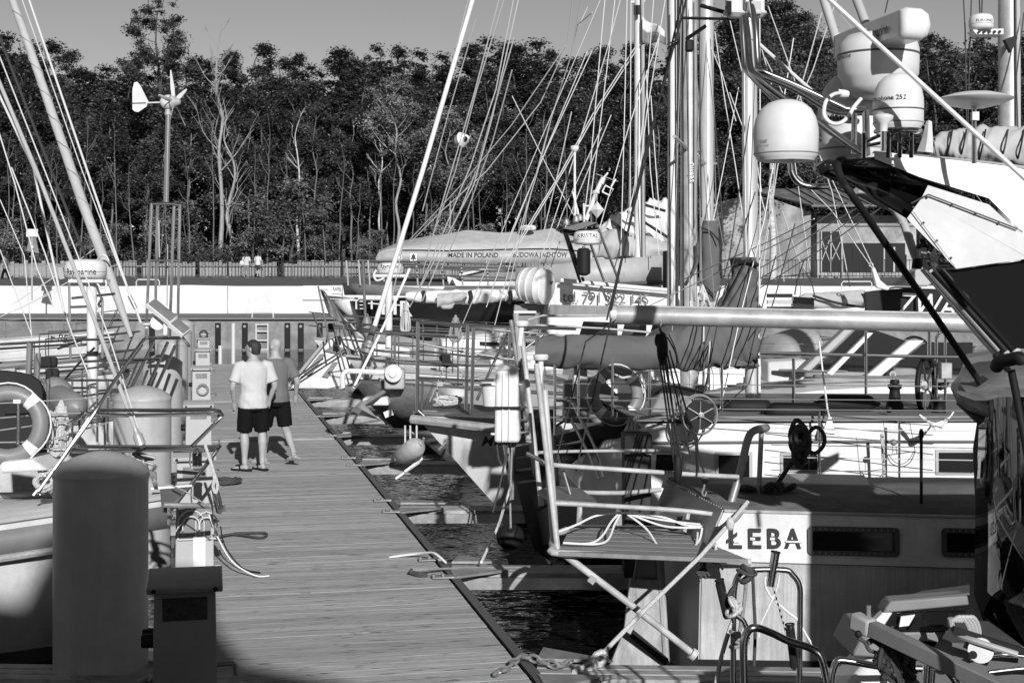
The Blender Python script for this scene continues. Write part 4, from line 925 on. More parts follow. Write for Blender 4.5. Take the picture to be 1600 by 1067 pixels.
MB().lathe([(.02,0),(.055,.01),(.055,.02),(.02,.03)], H((223,704,11.25))[0], (-.36,0,1), 18).build('drum_flange', BLACK, st)
lamp = thing('bow_lamp', H((307,718,11.35))[0], 'black cylindrical lantern hanging from the left bow rail', 'lantern')
MB().lathe([(.02,0),(.038,.01),(.038,.1),(.03,.112),(.001,.112)], H((308,727,11.35))[0], n=16).build('lens', PANE, lamp); MB().lathe([(.042,0),(.042,.012)], H((308,728,11.35))[0], n=16).build('base_ring', CHROME, lamp); MB().lathe([(.042,.1),(.042,.114)], H((308,727,11.35))[0], n=16).build('top_ring', CHROME, lamp)
T1('bracket', CHROME, cr(H((297,700),(297,725),(302,733),(312,733)), 3), .006, lamp)
tag(T1('rope', ROPE, cr(H((320,693),(323,703),(330,724),(335,745),(333,760),(337,770),(340,757),(334,738),(327,712)), 4), .013), 'pale rope looped down the front of the left bow rail', 'rope')
tag(T1('mooring_line', ROPEG, cr(H((268,758),(290,768),(312,782),(330,792)), 4), .006), 'thin white line from the left bow to the pedestal', 'mooring line')
hank(H((96,626,11.3))[0], .42, 'thick netted rope hank hanging on the left bow rail', ROPE, .075, n=11)
tag(T1('mooring_line', ROPEG, cr(H((48,719),(58,728),(66,745),(75,763),(85,775),(88,800)), 4), .018), 'grey mooring line over the gunwale of the nearest left yacht', 'mooring line')
coil(H((72,755,11))[0], V((1,0,0)), V((0,.7,.7)), .07, 5, .016, ROPE, 'rope_coil', 'rope turns heaped round the bow cleat of the nearest left yacht', 'rope')
MB().lathe([(.035,0),(.025,.03),(.03,.07),(.045,.085),(.001,.09)], H((63,772,11))[0], n=14).build('bollard', CHROME, tH)
lifebuoy(H((12,664,11.0))[0], (.15,-1,.1), .245, .062, 'grey lifebuoy with white tape bands on the rail of the nearest left yacht')
T1('lifebuoy_bracket', CHROME, H((28,625,11.1),(28,697,11.1)), .012, tH)
tag(MB().box(H((27,627,10.9))[0], (.055,.02,.03)).build('label_plate', WHITE2), 'small white plate on top of the left lifebuoy', 'plate')
hood = [(-60,582),(0,578),(30,581),(50,586),(61,594),(66,606),(67,640),(68,700),(-60,700)]
MBh = MB(); MBh.loft([[P(x,y+2,12.5) for x,y in hood],[P(x+1,y,12.55) for x,y in hood],[P(x+6,y+8,13.4) for x,y in hood]])
tag(MBh.build('sprayhood', CANVD, angle=.5), 'dark canvas hood behind the left lifebuoy', 'canvas hood')
MB().prism(H((0,722,10.8),(52,717,10.9),(62,724,10.95),(75,735,10.95),(0,740,10.8)), (0,.5,0)).build('fore_hatch', WHITE2, tH, bevel=.02)

# second left yacht (radar pole, turbine frame); its stern gear stands between the piles
tipI = P(212, 620, 17.4)
tI, WI, (dI, sI, zI, bI) = yacht('sailing_yacht', 'white sailing yacht behind the nearest one on the left, carrying the radar on a pole', (tipI.x, tipI.y, 0), (.978,.2), 10.5, 3.3, (1.05,1.35), 1.0, WHITE, WHITE2, (3.2,7.6,.42,.62), 4, pulpit=.64)
q = P(144, 700, 17.6)
MB().tube([P(145,640,17.6), P(143,436,17.6)], .062, 16).build('radar_pole', WHITE2, tI)
MB().lathe([(.07,0),(.07,.06)], P(144.5,556,17.6), n=16).build('pole_clamp', BLACK, tI)
rd_ = radome(tI, P(134,435,17.6), .255, .23)
MB().box(P(140,439,17.6), (.42,.34,.04)).build('radar_bracket', WHITE2, tI)
text('Raymarine', .075, (0,0,0), (1,0,0), UP, LETTER, rd_, bold=.012, width=.39, wrap=lambda x, y: (lambda a: V((P(134,435,17.6).x+.258*math.sin(a), 17.6-.258*math.cos(a), P(134,429,17.6).z+y)))((x-.195)/.258))
T1('radar_cable', WHITE2, cr([P(150,440,17.5), P(158,450,17.4), P(166,447,17.4), P(165,438,17.4)], 4), .012, tI)
for pts in (((112,466),(180,459)),((110,480),(160,478)),((108,440),(110,560)),((148,440),(160,470),(160,560)),((160,465),(140,500))): T1('arch_tube', CHROME, [P(x,y,17.8) for x,y in pts], .016, tI)
MB().beam(P(95,418,17.9), P(98,436,17.9), .06, .06).build('horn', LGREY, tI)
for x, y0, y1 in ((58,535,566),(57,558,600)): MB().beam(P(x-11,y0,15.5), P(x-13,y1+20,15.5), .06, .05).build('wooden_post', WOOD, tI)
T1('oar', MGREY, [P(46,536,15.2), P(44,590,15.2)], .03, tI); T1('oar', MGREY, [P(60,552,15), P(57,600,15)], .03, tI)
MB().box(P(82,590,15.5), (.14,.1,.2)).build('outboard_clamp', CANVD, tI, bevel=.03); MB().box(P(75,566,15.5), (.2,.1,.12)).build('outboard_pad', CANVD, tI, bevel=.03)
fender(P(82,618,13.6), P(125,640,13.2), .13, 'large grey round-ended fender lying behind the rope hank on the left', BUOY)
fender(P(70,598,15), P(110,618,15), .12, 'grey fender under the dark post on the left', MGREY)
for pts in (((0,538),(120,531),(180,530)),((0,545),(110,538)),((130,565),(250,560)),((75,594),(178,594)),((66,606),(140,606)),((90,545),(130,530)),((90,605),(130,560),(148,543))): T1('rail', CHROME, [P(x,y,16) for x,y in pts], .014, tI)
for x in (113,152,168): T1('stanchion', CHROME, [P(x,594,16), P(x,690,16)], .013, tI)
# furled genoa of the third yacht and wires on the left
tipJ = P(208, 560, 24); tJ, WJ, _ = yacht('sailing_yacht', 'third white yacht on the left whose thick furled genoa slants to the upper left', (tipJ.x, tipJ.y, 0), (.978,.2), 11, 3.5, (1.1,1.5), 1.2, WHITE, WHITE2, (3.5,7.8,.45,.62), 4)
g = thing('furled_genoa', P(206,527,20), 'thick pale furled genoa slanting from upper left down to the turbine frame', 'furled sail')
MB().tube([P(16,-10,21.5), P(60,115,21.2), P(130,320,20.6), P(172,432,20.3), P(192,490,20.1), P(205,527,20)], [.058,.062,.072,.07,.05,.03], 14).build('rolled_sail', CANVL, g)
b = MB(); n = 60
b.tube([P(16,-10,21.5).lerp(P(172,432,20.3), i/n*1.0)+V((.078*math.cos(i*1.1),.078*math.sin(i*1.1),0)) for i in range(n+1)], .004, 4); b.build('spiral_edge', LGREY, g)
T1('tack_line', ROPEW, cr([P(143,412,20.3), P(150,408,20.2), P(160,398,20.1), P(167,402,20.1), P(170,408,20.1)], 4), .012, g)
w_ = thing('rigging_wires', P(213,478,20.5), 'pair of thin bright wires slanting parallel to the furled genoa on the left', 'rigging wire')
T1('wire', WIREL, [P(42,-10,21.5), P(138,272,21), P(206,470,20.5)], .017, w_); T1('wire', WIREL, [P(31,-10,21.6), P(128,266,21), P(205,468,20.5)], .008, w_)
MB().tube([P(202,462,20.5), P(212,482,20.5)], .03, 8).build('turnbuckle', GALV, w_); T1('lower_wire', WIREL, [P(208,470,20.5), P(220,505,20.5)], .018, w_)
for k, (pts, r, m, lab) in enumerate(((((-12,30,19),(78,262,18.6),(138,412,18.3)), .019, WIRED, 'dark slanting line crossing between the two left forestays'),
      (((-10,130,14),(52,262,13.7),(100,488,13.4)), .012, WIREL, 'leftmost bundle of rigging wires, first bright wire'),
      (((-10,180,14.2),(24,290,14),(58,420,13.7),(84,480,13.6)), .007, WIREL, 'thin wire just right of the leftmost bundle'),
      (((0,312,13.5),(38,400,13.4),(50,530,13.2)), .005, WIREL, 'thin wire at the left edge crossing the board fence'),
      (((18,262,14),(70,395,13.8),(112,520,13.5),(140,590,13.2)), .007, WIREL, 'thin wire left of the slim forestay, passing the radar'),
      (((0,390,13.5),(18,440,13.4),(50,525,13.2)), .005, WIREL, 'lowest thin wire at the left picture edge'))):
    tag(T1('rigging_wire', m, [P(*q) for q in pts], r), lab, 'rigging wire')
for pts, lab in ((((20,475,28),(105,420,28),(160,380,28)),'pale line rising from the left hull to the radar'), (((35,480,28),(104,442,28),(120,430,28)),'second pale line below it to the radar'), (((0,495,28),(95,452,28)),'lowest pale line running to the radar bracket')):
    tag(T1('rigging_line', WIREL, [P(*q) for q in pts], .009), lab, 'rigging line')

# wind turbine on its four-post frame
DT = 20.5
t = thing('wind_turbine', P(262,317,DT), 'small white wind turbine with tail vane on a pole above a four-post steel frame', 'wind turbine')
MB().tube([P(259.5,316,DT), P(263,176,DT)], .036, 14).build('pole', CHROME, t)
c = P(262,160,DT); hx = V((.97,-.24,0)).normalized()
MB().lathe([(.001,-.115),(.05,-.1),(.088,-.06),(.105,-.01),(.105,.04),(.098,.075)], c, hx, 24).build('nacelle', WHITE2, t, angle=1.2)
MB().lathe([(.1,.08),(.09,.11),(.06,.135),(.04,.19),(.025,.2),(.001,.2)], c, hx, 20).build('hub', LGREY, t, angle=1)
MB().lathe([(.106,.068),(.107,.078),(.1,.08)], c, hx, 24).build('seam', DGREY, t)
s1 = hx.cross(UP).normalized(); u1 = s1.cross(hx)
for k in range(5):
    a = k*2*math.pi/5+1.35; dd = s1*math.cos(a)+u1*math.sin(a); ch = dd.cross(hx); q0 = c+hx*.1
    bl = []
    for f, wd, tw in ((.08,.05,.9),(.2,.062,.7),(.35,.045,.45),(.455,.026,.3)):
        e = (ch*math.cos(tw)+hx*math.sin(tw)); nn = e.cross(dd).normalized(); pc = q0+dd*f
        bl.append([pc-e*wd*.5, pc+nn*.008, pc+e*wd*.5, pc-nn*.004])
    MB().loft(bl).build('blade', WHITE2, t)
MB().tube([c-hx*.1, c-hx*.38], .012, 8).build('tail_boom', WHITE2, t)
tv = [(-.36,-.055),(-.5,-.13),(-.56,-.12),(-.6,-.09),(-.6,.2),(-.57,.3),(-.52,.31),(-.47,.26),(-.33,.02)]
MB().prism([c+hx*x*.93+UP*z+s1*.006 for x, z in tv], s1*-.012).build('tail_vane', WHITE2, t, smooth=False)
MB().beam(c-hx*.34+V((0,-.01,0)), c-hx*.555+V((0,-.01,0)), .016, .012).build('vane_rib', DGREY, t)
MB().lathe([(.05,0),(.042,.05),(.038,.08)], P(262.5,180,DT), n=14).build('yaw_collar', LGREY, t)
fr = thing('turbine_stand', P(258,520,DT), 'four-post polished steel frame with ring rails, standing below the wind turbine', 'steel frame')
posts = [(237,318,228,524,DT-.25), (272,322,265,527,DT-.35), (281,320,278,500,DT+.2), (246.5,317,243,470,DT+.3)]
for xa, ya, xb, yb, D in posts: T1('post', CHROME, [P(xb,yb,D), P(xa,ya,D)], .021, fr)
for yy, nm in ((319,'top_ring'),(407,'middle_ring')):
    pts = [P(xa+(xb-xa)*(yy-ya)/(yb-ya), yy, D) for xa,ya,xb,yb,D in posts]; pts = [pts[0],pts[1],pts[2],pts[3],pts[0]]
    T1(nm, CHROME, pts, .017, fr)
MB().lathe([(.19,0),(.2,.008),(.001,.01)], P(259,318,DT), n=20, sx=1.05).build('top_plate', LGREY, fr)
T1('whip_aerial', LGREY, [P(262,382,DT-.1), P(261,478,DT-.1)], .008, fr); T1('inner_tube', LGREY, [P(248,345,DT), P(249,402,DT)], .012, fr)
T1('base_rail', CHROME, [P(226,528,DT-.3), P(283,528,DT-.3)], .026, fr)
for a_, b_ in (((240,534),(188,640)),((262,535),(232,602)),((274,540),(242,610)),((225,530),(195,570)),((283,525),(295,540))): T1('leg', CHROME, [P(*a_,DT-.4), P(*b_,DT-.9)], .024, fr)
for k, (x, y, wd, lab) in enumerate(((252,487,.42,'larger solar panel box tilted inside the turbine frame'), (280,512,.26,'smaller solar panel box at the right foot of the turbine frame'))):
    sp = thing('solar_panel', P(x,y,DT-.5), lab, 'solar panel'); A = V((.62,0,-.5)).normalized(); Bv = V((.3,.9,.35)).normalized(); Bv = (Bv-A*Bv.dot(A)).normalized(); Cn = A.cross(Bv)
    MB().box(P(x,y,DT-.5), (wd,.22,.07), (A,Bv,Cn)).build('frame', WHITE2, sp, bevel=.006); sg = 1 if Cn.z > 0 else -1
    MB().box(P(x,y,DT-.5)+Cn*sg*.037, (wd-.03,.2,.004), (A,Bv,Cn)).build('cell', MGREY, sp)
sl = thing('search_lamp', P(247,508,DT-.3), 'round white searchlight between the solar panels', 'searchlight')
MB().lathe([(.001,-.1),(.06,-.09),(.095,0),(.1,.03),(.085,.032)], P(246,505,DT-.4), (.3,-1,.2), 18).build('housing', WHITE2, sl); MB().lathe([(.084,.028),(.001,.03)], P(246,505,DT-.4), (.3,-1,.2), 18).build('glass', PANE, sl)
an = thing('gps_aerial', P(229,515,DT-.6), 'white mushroom aerial left of the turbine frame foot', 'aerial')
MB().lathe([(.001,0),(.02,0),(.02,.03),(.065,.045),(.07,.06),(.045,.075),(.001,.08)], P(229,513,DT-.6), n=16).build('head', WHITE2, an); T1('stem', CHROME, [P(230,530,DT-.6), P(229,513,DT-.6)], .014, an)
MB().tube([P(258,523,DT-.5), P(259,500,DT-.5)], .035, 10).build('flask', WHITE2, fr)
# boat with dark lettering beyond, and the low hulls on the left
DB = 47
tB, WB, (dB, sB, zB, bB) = yacht('sailing_yacht', 'white racing yacht with bold italic lettering on its flank, left of the radar pole', (P(181,490,DB).x, DB, 0), (1,.03), 11.5, 3.4, (.9,1.4), .9, WHITE, WHITE2, (4.2,7,.35,.5), 2, rail=LGREY)
u = V((1,.03,0)).normalized()
text('BEST ONE', .24, P(84,517,DB-1.75), (1,.06,0), UP, LETG, tB, bold=.02, shear=.35, width=1.35)
for k in range(2): MB().beam(P(75,512+k*5,DB-1.75), P(82,512+k*5,DB-1.75), .02, .05).build('speed_stripe', LETG, tB)
yacht('motor_yacht', 'white motor yacht lying behind the second left pile', (P(185,560,30).x, 30, 0), (.978,.2), 9.5, 3.2, (1.1,1.4), .8, WHITE, WHITE2, (2.5,7,.6,.7), 4, cat='motor yacht')
dm = thing('daymark', P(50,420,66), 'triangular daymark with a white board on a pole at the far left', 'daymark')
T1('pole', LGREY, [P(50,470,66), P(50,360,66)], .04, dm)
MB().prism([P(41,392,66), P(61,396,66), P(55,368,66), P(47,366,66)], (0,.06,0)).build('triangle', MGREY, dm, smooth=False)
MB().prism([P(41,370,65.9), P(59,370,65.9), P(59,358,65.9), P(41,358,65.9)], (0,.05,0)).build('board', WHITE2, dm, smooth=False)
MB().prism([P(48,388,65.9), P(52,388,65.9), P(52,384,65.9), P(48,384,65.9)], (0,.05,0)).build('plate', WHITE2, dm, smooth=False)
# ================================================================== WHITE STEEL BOAT, NEAR RIGHT (stern to the pontoon)
LA = V((.9927,-.12,0)); LB = V((.12,.9927,0)); LO = P(1095,960,10.5)
def on(x, y, off=0.0):
    """point of the near flank of the steel boat (a vertical plane), off metres in front of it"""
    o = LO-LB*off; D = (o.x*LB.x+o.y*LB.y)/((x-800)/F*LB.x+LB.y); return P(x, y, D)
HULLW = mat('streaked_hull_paint', 0.52, 0.35, var=0.26, scale=9, stretch=(6,6,.3), dirt=0.25, dscale=3)
ROOFG = mat('worn_grey_roof', 0.17, 0.7, var=0.3, scale=3, dirt=0.35, dscale=2.5, bump=0.2)
lb = thing('steel_boat', on(1300,1050)+V((0,0,-.1)), 'white steel boat with stencilled name and long portlights, stern platform towards the pontoon', 'boat')
TN, TF = on(1132,797), P(1044,753,12.5); CN, CF = on(1097,875), P(1002,850,12.5); BN, BF = on(1093,1075), P(985,1045,12.5)
Rt_ = 1900
MB().add([CN, on(1500,886.5), on(Rt_,893), on(Rt_,1075), on(1500,1075), BN], [(0,1,4,5),(1,2,3,4)]).build('hull_side', HULLW, lb, smooth=False, solid=.03)
MB().add([TN, on(1500,806), on(Rt_,811), on(Rt_,893,.012), on(1500,886.5,.012), on(1097,875,.012)], [(0,1,4,5),(1,2,3,4)]).build('cabin_side', WHITE, lb, smooth=False, solid=.03)
MB().add([on(1090,1030,.035), on(Rt_,1042,.035), on(Rt_,1085,.03), on(1089,1080,.03)], [(0,1,2,3)]).build('boot_stripe', BLACK, lb, smooth=False, solid=.02)
MB().add([CF, CN, BN, BF], [(0,1,2,3)]).build('transom', LGREY, lb, smooth=False, solid=.03)
MB().add([TF, TN, CN, CF], [(0,1,2,3)]).build('cabin_back', LGREY, lb, smooth=False, solid=.03)
RF = P(1230,748,12.55); RR = on(Rt_,811)+LB*1.9
MB().loft([[TN+UP*.004, TN.lerp(TF,.5)+UP*.05, TF+UP*.03], [on(1500,806)+UP*.004, on(1500,806)+LB*.95+UP*.06, on(1500,806)+LB*1.95+UP*.0], [on(Rt_,811)+UP*.004, on(Rt_,811)+LB*.95+UP*.06, RR]], False, False).build('roof', ROOFG, lb, solid=.03)
T1('roof_edge', CREAM, [on(1132,798,.02), on(1500,807,.02), on(Rt_,812,.02)], .012, lb, n=6)
rv = MB()
for k in range(26): rv.ball(TN.lerp(TF, (k+.5)/26)+V((-.015,0,.012)), .008, n=6, m=4)
o = rv.build('rivets', MGREY, lb); o['kind'] = 'stuff'
T1('wale', MGREY, [on(1097,875.5,.022), on(1500,887,.022), on(Rt_,893.5,.022)], .006, lb, n=5)
for xa, xb, ya, yb in ((1262,1405,823,868), (1471,1614,826,871)):
    fr_ = MB(); w0 = on((xa+xb)/2,(ya+yb)/2,.03); hw = (on(xb,ya)-on(xa,ya)).length/2; hh = (yb-ya)/2*w0.y/F
    def rr2(a, b, r, n=5):
        out = []
        for cx, cz, s0 in ((a-r,b-r,0),(-a+r,b-r,1),(-a+r,-b+r,2),(a-r,-b+r,3)):
            for k in range(n): g = (s0+k/(n-1))*math.pi/2; out.append((cx+r*math.cos(g), cz+r*math.sin(g)))
        return out
    A, Bq = rr2(hw, hh, .03), rr2(hw-.036, hh-.034, .012)
    r0 = [w0+LA*x+UP*z+LB*.02 for x, z in A]; r1 = [w0+LA*x+UP*z-LB*.012 for x, z in A]; r2 = [w0+LA*x+UP*z-LB*.012 for x, z in Bq]; r3 = [w0+LA*x+UP*z+LB*.02 for x, z in Bq]
    fr_.loft([r0,r1,r2,r3], False); po = fr_.build('portlight', DGREY, lb, angle=.5)
    MB().poly([w0+LA*x+UP*z+LB*.006 for x, z in Bq]).build('pane', PANE, po, smooth=False)
    bb = MB()
    for k in range(14):
        f = -1+2*(k+.5)/14
        for s in (-1,1): bb.ball(w0+LA*(hw-.018)*f+UP*(s*(hh-.017))-LB*.014, .007, n=6, m=4)
    bb.build('bolts', GALV, po)
for x, ch, wd in ((1137,'Ł',24),(1167,'E',20),(1197,'B',21),(1227,'A',26)):
    o = on(x, 855.5, .034); text(ch, 30*o.y/F, o, LA, UP, LETTER, lb, bold=.035, width=wd*o.y/F)
for x, y, w2, h2 in ((1147,846,9,2.5),(1207,841.5,3,30),(1228,846,26,2.6),(1176,841.5,3,30)):
    q = on(x+w2/2 if w2 > 5 else x, y, .04)
    MB().box(q, (.035 if w2 < 5 else w2*.0047, .002, .013 if w2 > 5 else .02), (LA,LB,UP)).build('stencil_bridge', WHITE, lb)
# transom details
MB().torus(P(1096,835,10.9), (-.9,-.4,.1), .06, .014, 18, 8).build('fairlead', WHITE2, lb); MB().lathe([(.05,0),(.05,.02),(.001,.022)], P(1096,835,10.92), (-.9,-.4,.1), 14).build('fairlead_plate', LGREY, lb)
MB().prism([P(1030,790,11.6), P(1080,800,11.0), P(1072,838,11.0), P(1025,828,11.6)], (-.03,-.02,0)).build('stern_hatch', CREAM, lb, bevel=.01)
MB().prism([P(1040,800,11.4), P(1068,806,11.05), P(1062,826,11.05), P(1036,820,11.4)], (-.05,-.03,0)).build('stern_pane', PANE, lb, smooth=False)
# roof gear
hp0 = [on(1225,768)+LB*1.05, on(1388,770)+LB*1.0, on(1395,770)+LB*1.62, on(1240,768)+LB*1.65]
MB().prism([V((q.x,q.y,.83)) for q in hp0], (0,0,.05)).build('roof_hatch', LGREY, lb, bevel=.012); MB().prism([V((q.x,q.y,.78)) for q in hp0], (0,0,.055)).build('hatch_coaming', MGREY, lb)
T1('roof_post', BLACK, [P(1439.5,803,10.6), P(1439.5,670,10.6)], .012, lb); MB().lathe([(.016,0),(.018,.01),(.018,.05),(.001,.055)], P(1439.5,684,10.6), n=10).build('post_cap', BLACK, lb)
T1('eye', BLACK, cr([P(1426,768,11.3), P(1428,762,11.3), P(1433,762,11.3), P(1435,768,11.3)], 3), .006, lb)
T1('deck_line', WIRED, [P(1245,766,11.6), P(1330,777,11.2), P(1440,785,11), P(1525,792,10.8)], .004, lb)
# stern platform
pz = .56
def pf(x, y): D = (CH-pz)*F/(y-HY); return P(x, y, D)
p0, p1, p2, p3 = pf(872,862), pf(1170,874), P(1040,824,11.32), P(893,824,11.35)
pm_ = mat('platform_teak', 0.22, 0.7, var=0.35, scale=4, stretch=(1.5,14,1), bump=0.2)
for k in range(7):
    a0, a1 = k/7+.008, (k+1)/7-.008
    q = [p0.lerp(p3,a0), p1.lerp(p2,a0), p1.lerp(p2,a1), p0.lerp(p3,a1)]
    MB().prism([V((v.x,v.y,pz-.03)) for v in q], (0,0,.03)).build('plank', pm_, lb, smooth=False)
TUBEW = CREAM
T1('platform_tube', TUBEW, cr([pf(885,828), pf(872,838)+V((-.03,0,0)), P(864,856,10.35), P(874,864,10.25), P(1000,868,10.25), P(1100,873,10.3), P(1172,878,10.38)], 4), .027, lb, n=12)
for xa, ya, Da, xb, yb, Db, wd in ((838,569,10.9,872,864,10.35,.022),(815,520,11.6,846,790,11.3,.021),(858,720,10.75,868,860,10.45,.034),(851,610,10.9,861,740,10.75,.025)):
    T1('stern_post', TUBEW, [P(xb,yb,Db), P(xa,ya,Da)], wd, lb, n=10)
for pts, r in ((((825,709,11.4),(845,719,11),(862,726,10.8),(975,734,10.8),(1080,741,10.75),(1155,745,10.7)), .018), (((862,786,10.6),(930,789,10.6),(1060,797,10.7),(1128,805,10.7)), .018), (((842,707,11.6),(900,705,11.9),(1020,704,12.1),(1078,708,12.2)), .014), (((900,769,11.7),(970,770,11.9),(1032,765,12.1)), .019)):
    T1('stern_rail', TUBEW, cr([P(*q) for q in pts], 4), r, lb, n=10)
T1('corner_rail', GALV, cr([P(1140,794,10.75), P(1157,735,10.8), P(1168,688,10.85), P(1178,673,10.9), P(1198,668,11.1)], 5), .03, lb, n=10); T1('corner_post', GALV, cr([P(1200,668,11.1), P(1191,672,11.1), P(1189,690,11.1), P(1185,785,11.1)], 4), .02, lb, n=10)
MB().lathe([(.02,0),(.022,.06),(.055,.075),(.06,.1),(.05,.115),(.001,.118)], P(845,577,10.9), n=16).build('stern_lamp', WHITE2, lb)
T1('lamp_stem', WHITE2, [P(843,600,10.9), P(845,575,10.9)], .022, lb)
T1('lamp_stem', WHITE2, [P(812,540,11.5), P(815,510,11.5)], .022, lb); MB().lathe([(.02,0),(.055,.015),(.06,.04),(.05,.055),(.001,.06)], P(815,512,11.5), n=16).build('stern_lamp', WHITE2, lb)
MB().prism([P(840,772,10.9), P(862,764,11.2), P(905,768,11.1), P(930,786,10.65), P(932,791,10.6), P(862,786,10.6)], (0,0,.03)).build('seat_board', WOOD, lb)
for pts in (((880,735,10.9),(897,792,10.8)),): T1('seat_strap', GALV, [P(*q) for q in pts], .008, lb)
T1('strut', TUBEW, [P(876,862,10.3), P(980,940,10.35), P(1085,1023,10.42)], .026, lb, n=12)
MB().lathe([(.045,-.02),(.045,.02)], P(1083,1022,10.4), (.8,0,-.6), 12).build('strut_foot', TUBEW, lb)
MB().box(P(925,905,10.3), (.05,.05,.05), (V((.8,0,-.6)),V((0,1,0)),V((.6,0,.8)))).build('strut_clamp', GALV, lb)
# rudder of grained ply
MB().prism([P(985,905,11.0), P(1028,905,11.0), P(1037,1052,11.0), P(1018,1052,11.0), P(950,1045,11.0), P(975,985,11.0), P(980,940,11.0)], (0,.07,0)).build('rudder', PLY, lb, bevel=.008)
T1('rudder_edge', PLY, [P(1031,870,11.02), P(1042,1055,11.02)], .03, lb); MB().prism([P(996,870,11.05), P(1024,870,11.05), P(1030,905,11.05), P(990,905,11.05)], (0,.07,0)).build('rudder_head', DGREY, lb)
MB().prism([P(985,995,10.95), P(990,985,10.95), P(1045,1030,10.95), P(1040,1040,10.95)], (0,.05,0)).build('rudder_brace', BLACK, lb)
# ropes at the stern
tag(T1('mooring_line', ROPE, [P(1168,784,10.5), P(1140,817,10.25), P(1095,868,10.0), P(1000,960,9.6), P(940,1022,9.3)], .015), 'taut pale mooring line from the steel boat down to the finger with the chain', 'mooring line')
tag(chain([P(945,1022,9.3), P(928,1036,9.25), P(912,1047,9.2), P(895,1058,9.1), P(880,1066,9.0)], ROPE, .026, .085).build('spliced_eye', ROPE), 'thick chained end of the taut mooring line on the finger', 'rope')
MB().ball(P(1141,818,10.2), .03, .03, .05).build('knot', ROPE, lb)
tag(T1('rope', ROPEG, cr([P(1165,790,10.5), P(1148,812,10.4), P(1125,826,10.45), P(1112,850,10.45), P(1108,862,10.4)], 4), .02), 'dark grey rope bending round the stern corner of the steel boat', 'rope')
ft = MB()
for k in range(9): ft.tube(cr([P(1119,848,10.3), P(1118,868,10.3), P(1112+k*2.2,880+(k % 3)*5,10.28)], 3), .009, 5)
tag(ft.build('frayed_rope', ROPE), 'frayed rope ends below the knot at the stern corner', 'rope')
ft = MB()
for k in range(8): ft.tube(cr([P(1103,870,10.3), P(1100,885,10.3), P(1088+k*3,896+(k % 3)*4,10.28)], 3), .012, 5)
tag(ft.build('frayed_rope', ROPED), 'dark frayed rope ends hanging under the platform corner', 'rope')
wl = MB()
for pts in (((866,833,10.6),(900,820,10.7),(930,806,10.8),(965,801,10.8),(1000,802,10.8),(1040,809,10.8),(1070,820,10.75),(1097,822,10.7)), ((880,848,10.4),(920,849,10.4),(940,838,10.5),(955,815,10.7),(968,801,10.8)), ((885,848,10.4),(930,850,10.4),(950,843,10.5),(960,820,10.7),(970,802,10.8)), ((980,803,10.8),(1010,826,10.7),(1030,855,10.5),(1050,866,10.4),(1075,862,10.4),(1092,845,10.6),(1097,825,10.7)), ((984,803,10.8),(1030,820,10.75),(1060,824,10.7),(1095,824,10.7)), ((985,803,10.8),(1040,813,10.8),(1094,819,10.7)), ((1060,868,10.35),(1080,866,10.4),(1088,850,10.5),(1090,832,10.7))):
    wl.tube(cr([P(*q) for q in pts], 5), .0085, 6)
tag(wl.build('line_bundle', ROPEW), 'tangle of thin white lines draped over the stern platform', 'rope')
rb = MB()
for k in range(11):
    a = random.uniform(0,6.28); c0 = P(1250,690+random.uniform(-16,26),10.9); r = random.uniform(.04,.12)
    rb.tube(cr([c0+V((r*math.cos(a+j*1.05)*.6, random.uniform(-.05,.05), r*math.sin(a+j*1.05)*random.uniform(.7,1.3))) for j in range(7)], 4), .018, 7)
rb.tube(cr([P(1255,710,10.9), P(1262,680,10.9), P(1275,667,10.9), P(1287,678,10.9), P(1287,695,10.9), P(1274,708,10.9), P(1258,702,10.9)], 5), .016, 7)
rb.tube(cr([P(1246,712,10.9), P(1235,725,11), P(1222,745,11.1), P(1210,762,11.2)], 4), .018, 7)
tag(rb.build('rope_bundle', ROPED), 'big knotted bundle of dark rope hung at the corner rail of the steel boat', 'rope')
rb = MB()
for k in range(12):
    c0 = P(1195+random.uniform(-28,28),778+random.uniform(-6,8),11.1); rb.tube(cr([c0, c0+V((random.uniform(-.15,.15),random.uniform(-.1,.1),.05)), c0+V((random.uniform(-.2,.2),0,.08)), c0+V((random.uniform(-.15,.15),.1,-.02))], 4), .02, 6)
rb.tube(cr([P(1190,770,11), P(1200,756,11), P(1215,758,11), P(1220,770,11), P(1208,778,11)], 4), .012, 6)
tag(rb.build('rope_heap', ROPED), 'heap of dark rope lying on the grey roof behind the stern corner', 'rope')
hk = thing('snap_hook', P(1099,745,10.9), 'steel hook hanging on a line above the stern of the steel boat', 'hook')
T1('shank', GALV, cr([P(1101,752,10.9), P(1100,762,10.9), P(1097,770,10.9), P(1101,775,10.9), P(1104,768,10.9)], 3), .008, hk); MB().ball(P(1101,748,10.9), .03, .02, .045).build('block', DGREY, hk)
# aluminium boom of the steel boat and its mainsheet tackle
bm = thing('boom', P(1240,497,10.6), 'long weathered aluminium boom lying across the picture above the lettered boats', 'boom')
ca, cb = P(955,492,12.5), P(1640,508,12.0)
T1('spar', ALU2, [ca, cb], .082, bm, n=24); T1('end_sleeve', ALU, [ca-V((.01,0,0)), P(962,492.3,12.5)], .088, bm, n=24); T1('sail_track', ALU, [ca+V((.05,-.01,.08)), cb+V((0,-.01,.08))], .009, bm, n=6)
for x in (989,1001,1050,1060): MB().lathe([(.008,0),(.008,.004)], P(x,494,12.41), (0,-1,0), 8).build('hole', BLACK, bm)
T1('clew_hook', GALV, cr([P(1034,497,12.38), P(1028,495,12.37), P(1030,490,12.37), P(1036,492,12.37), P(1034,500,12.37), P(1032,510,12.37)], 3), .006, bm)
tk = thing('mainsheet_tackle', P(1034,540,12.3), 'black four-part tackle hanging from the end of the aluminium boom', 'tackle')
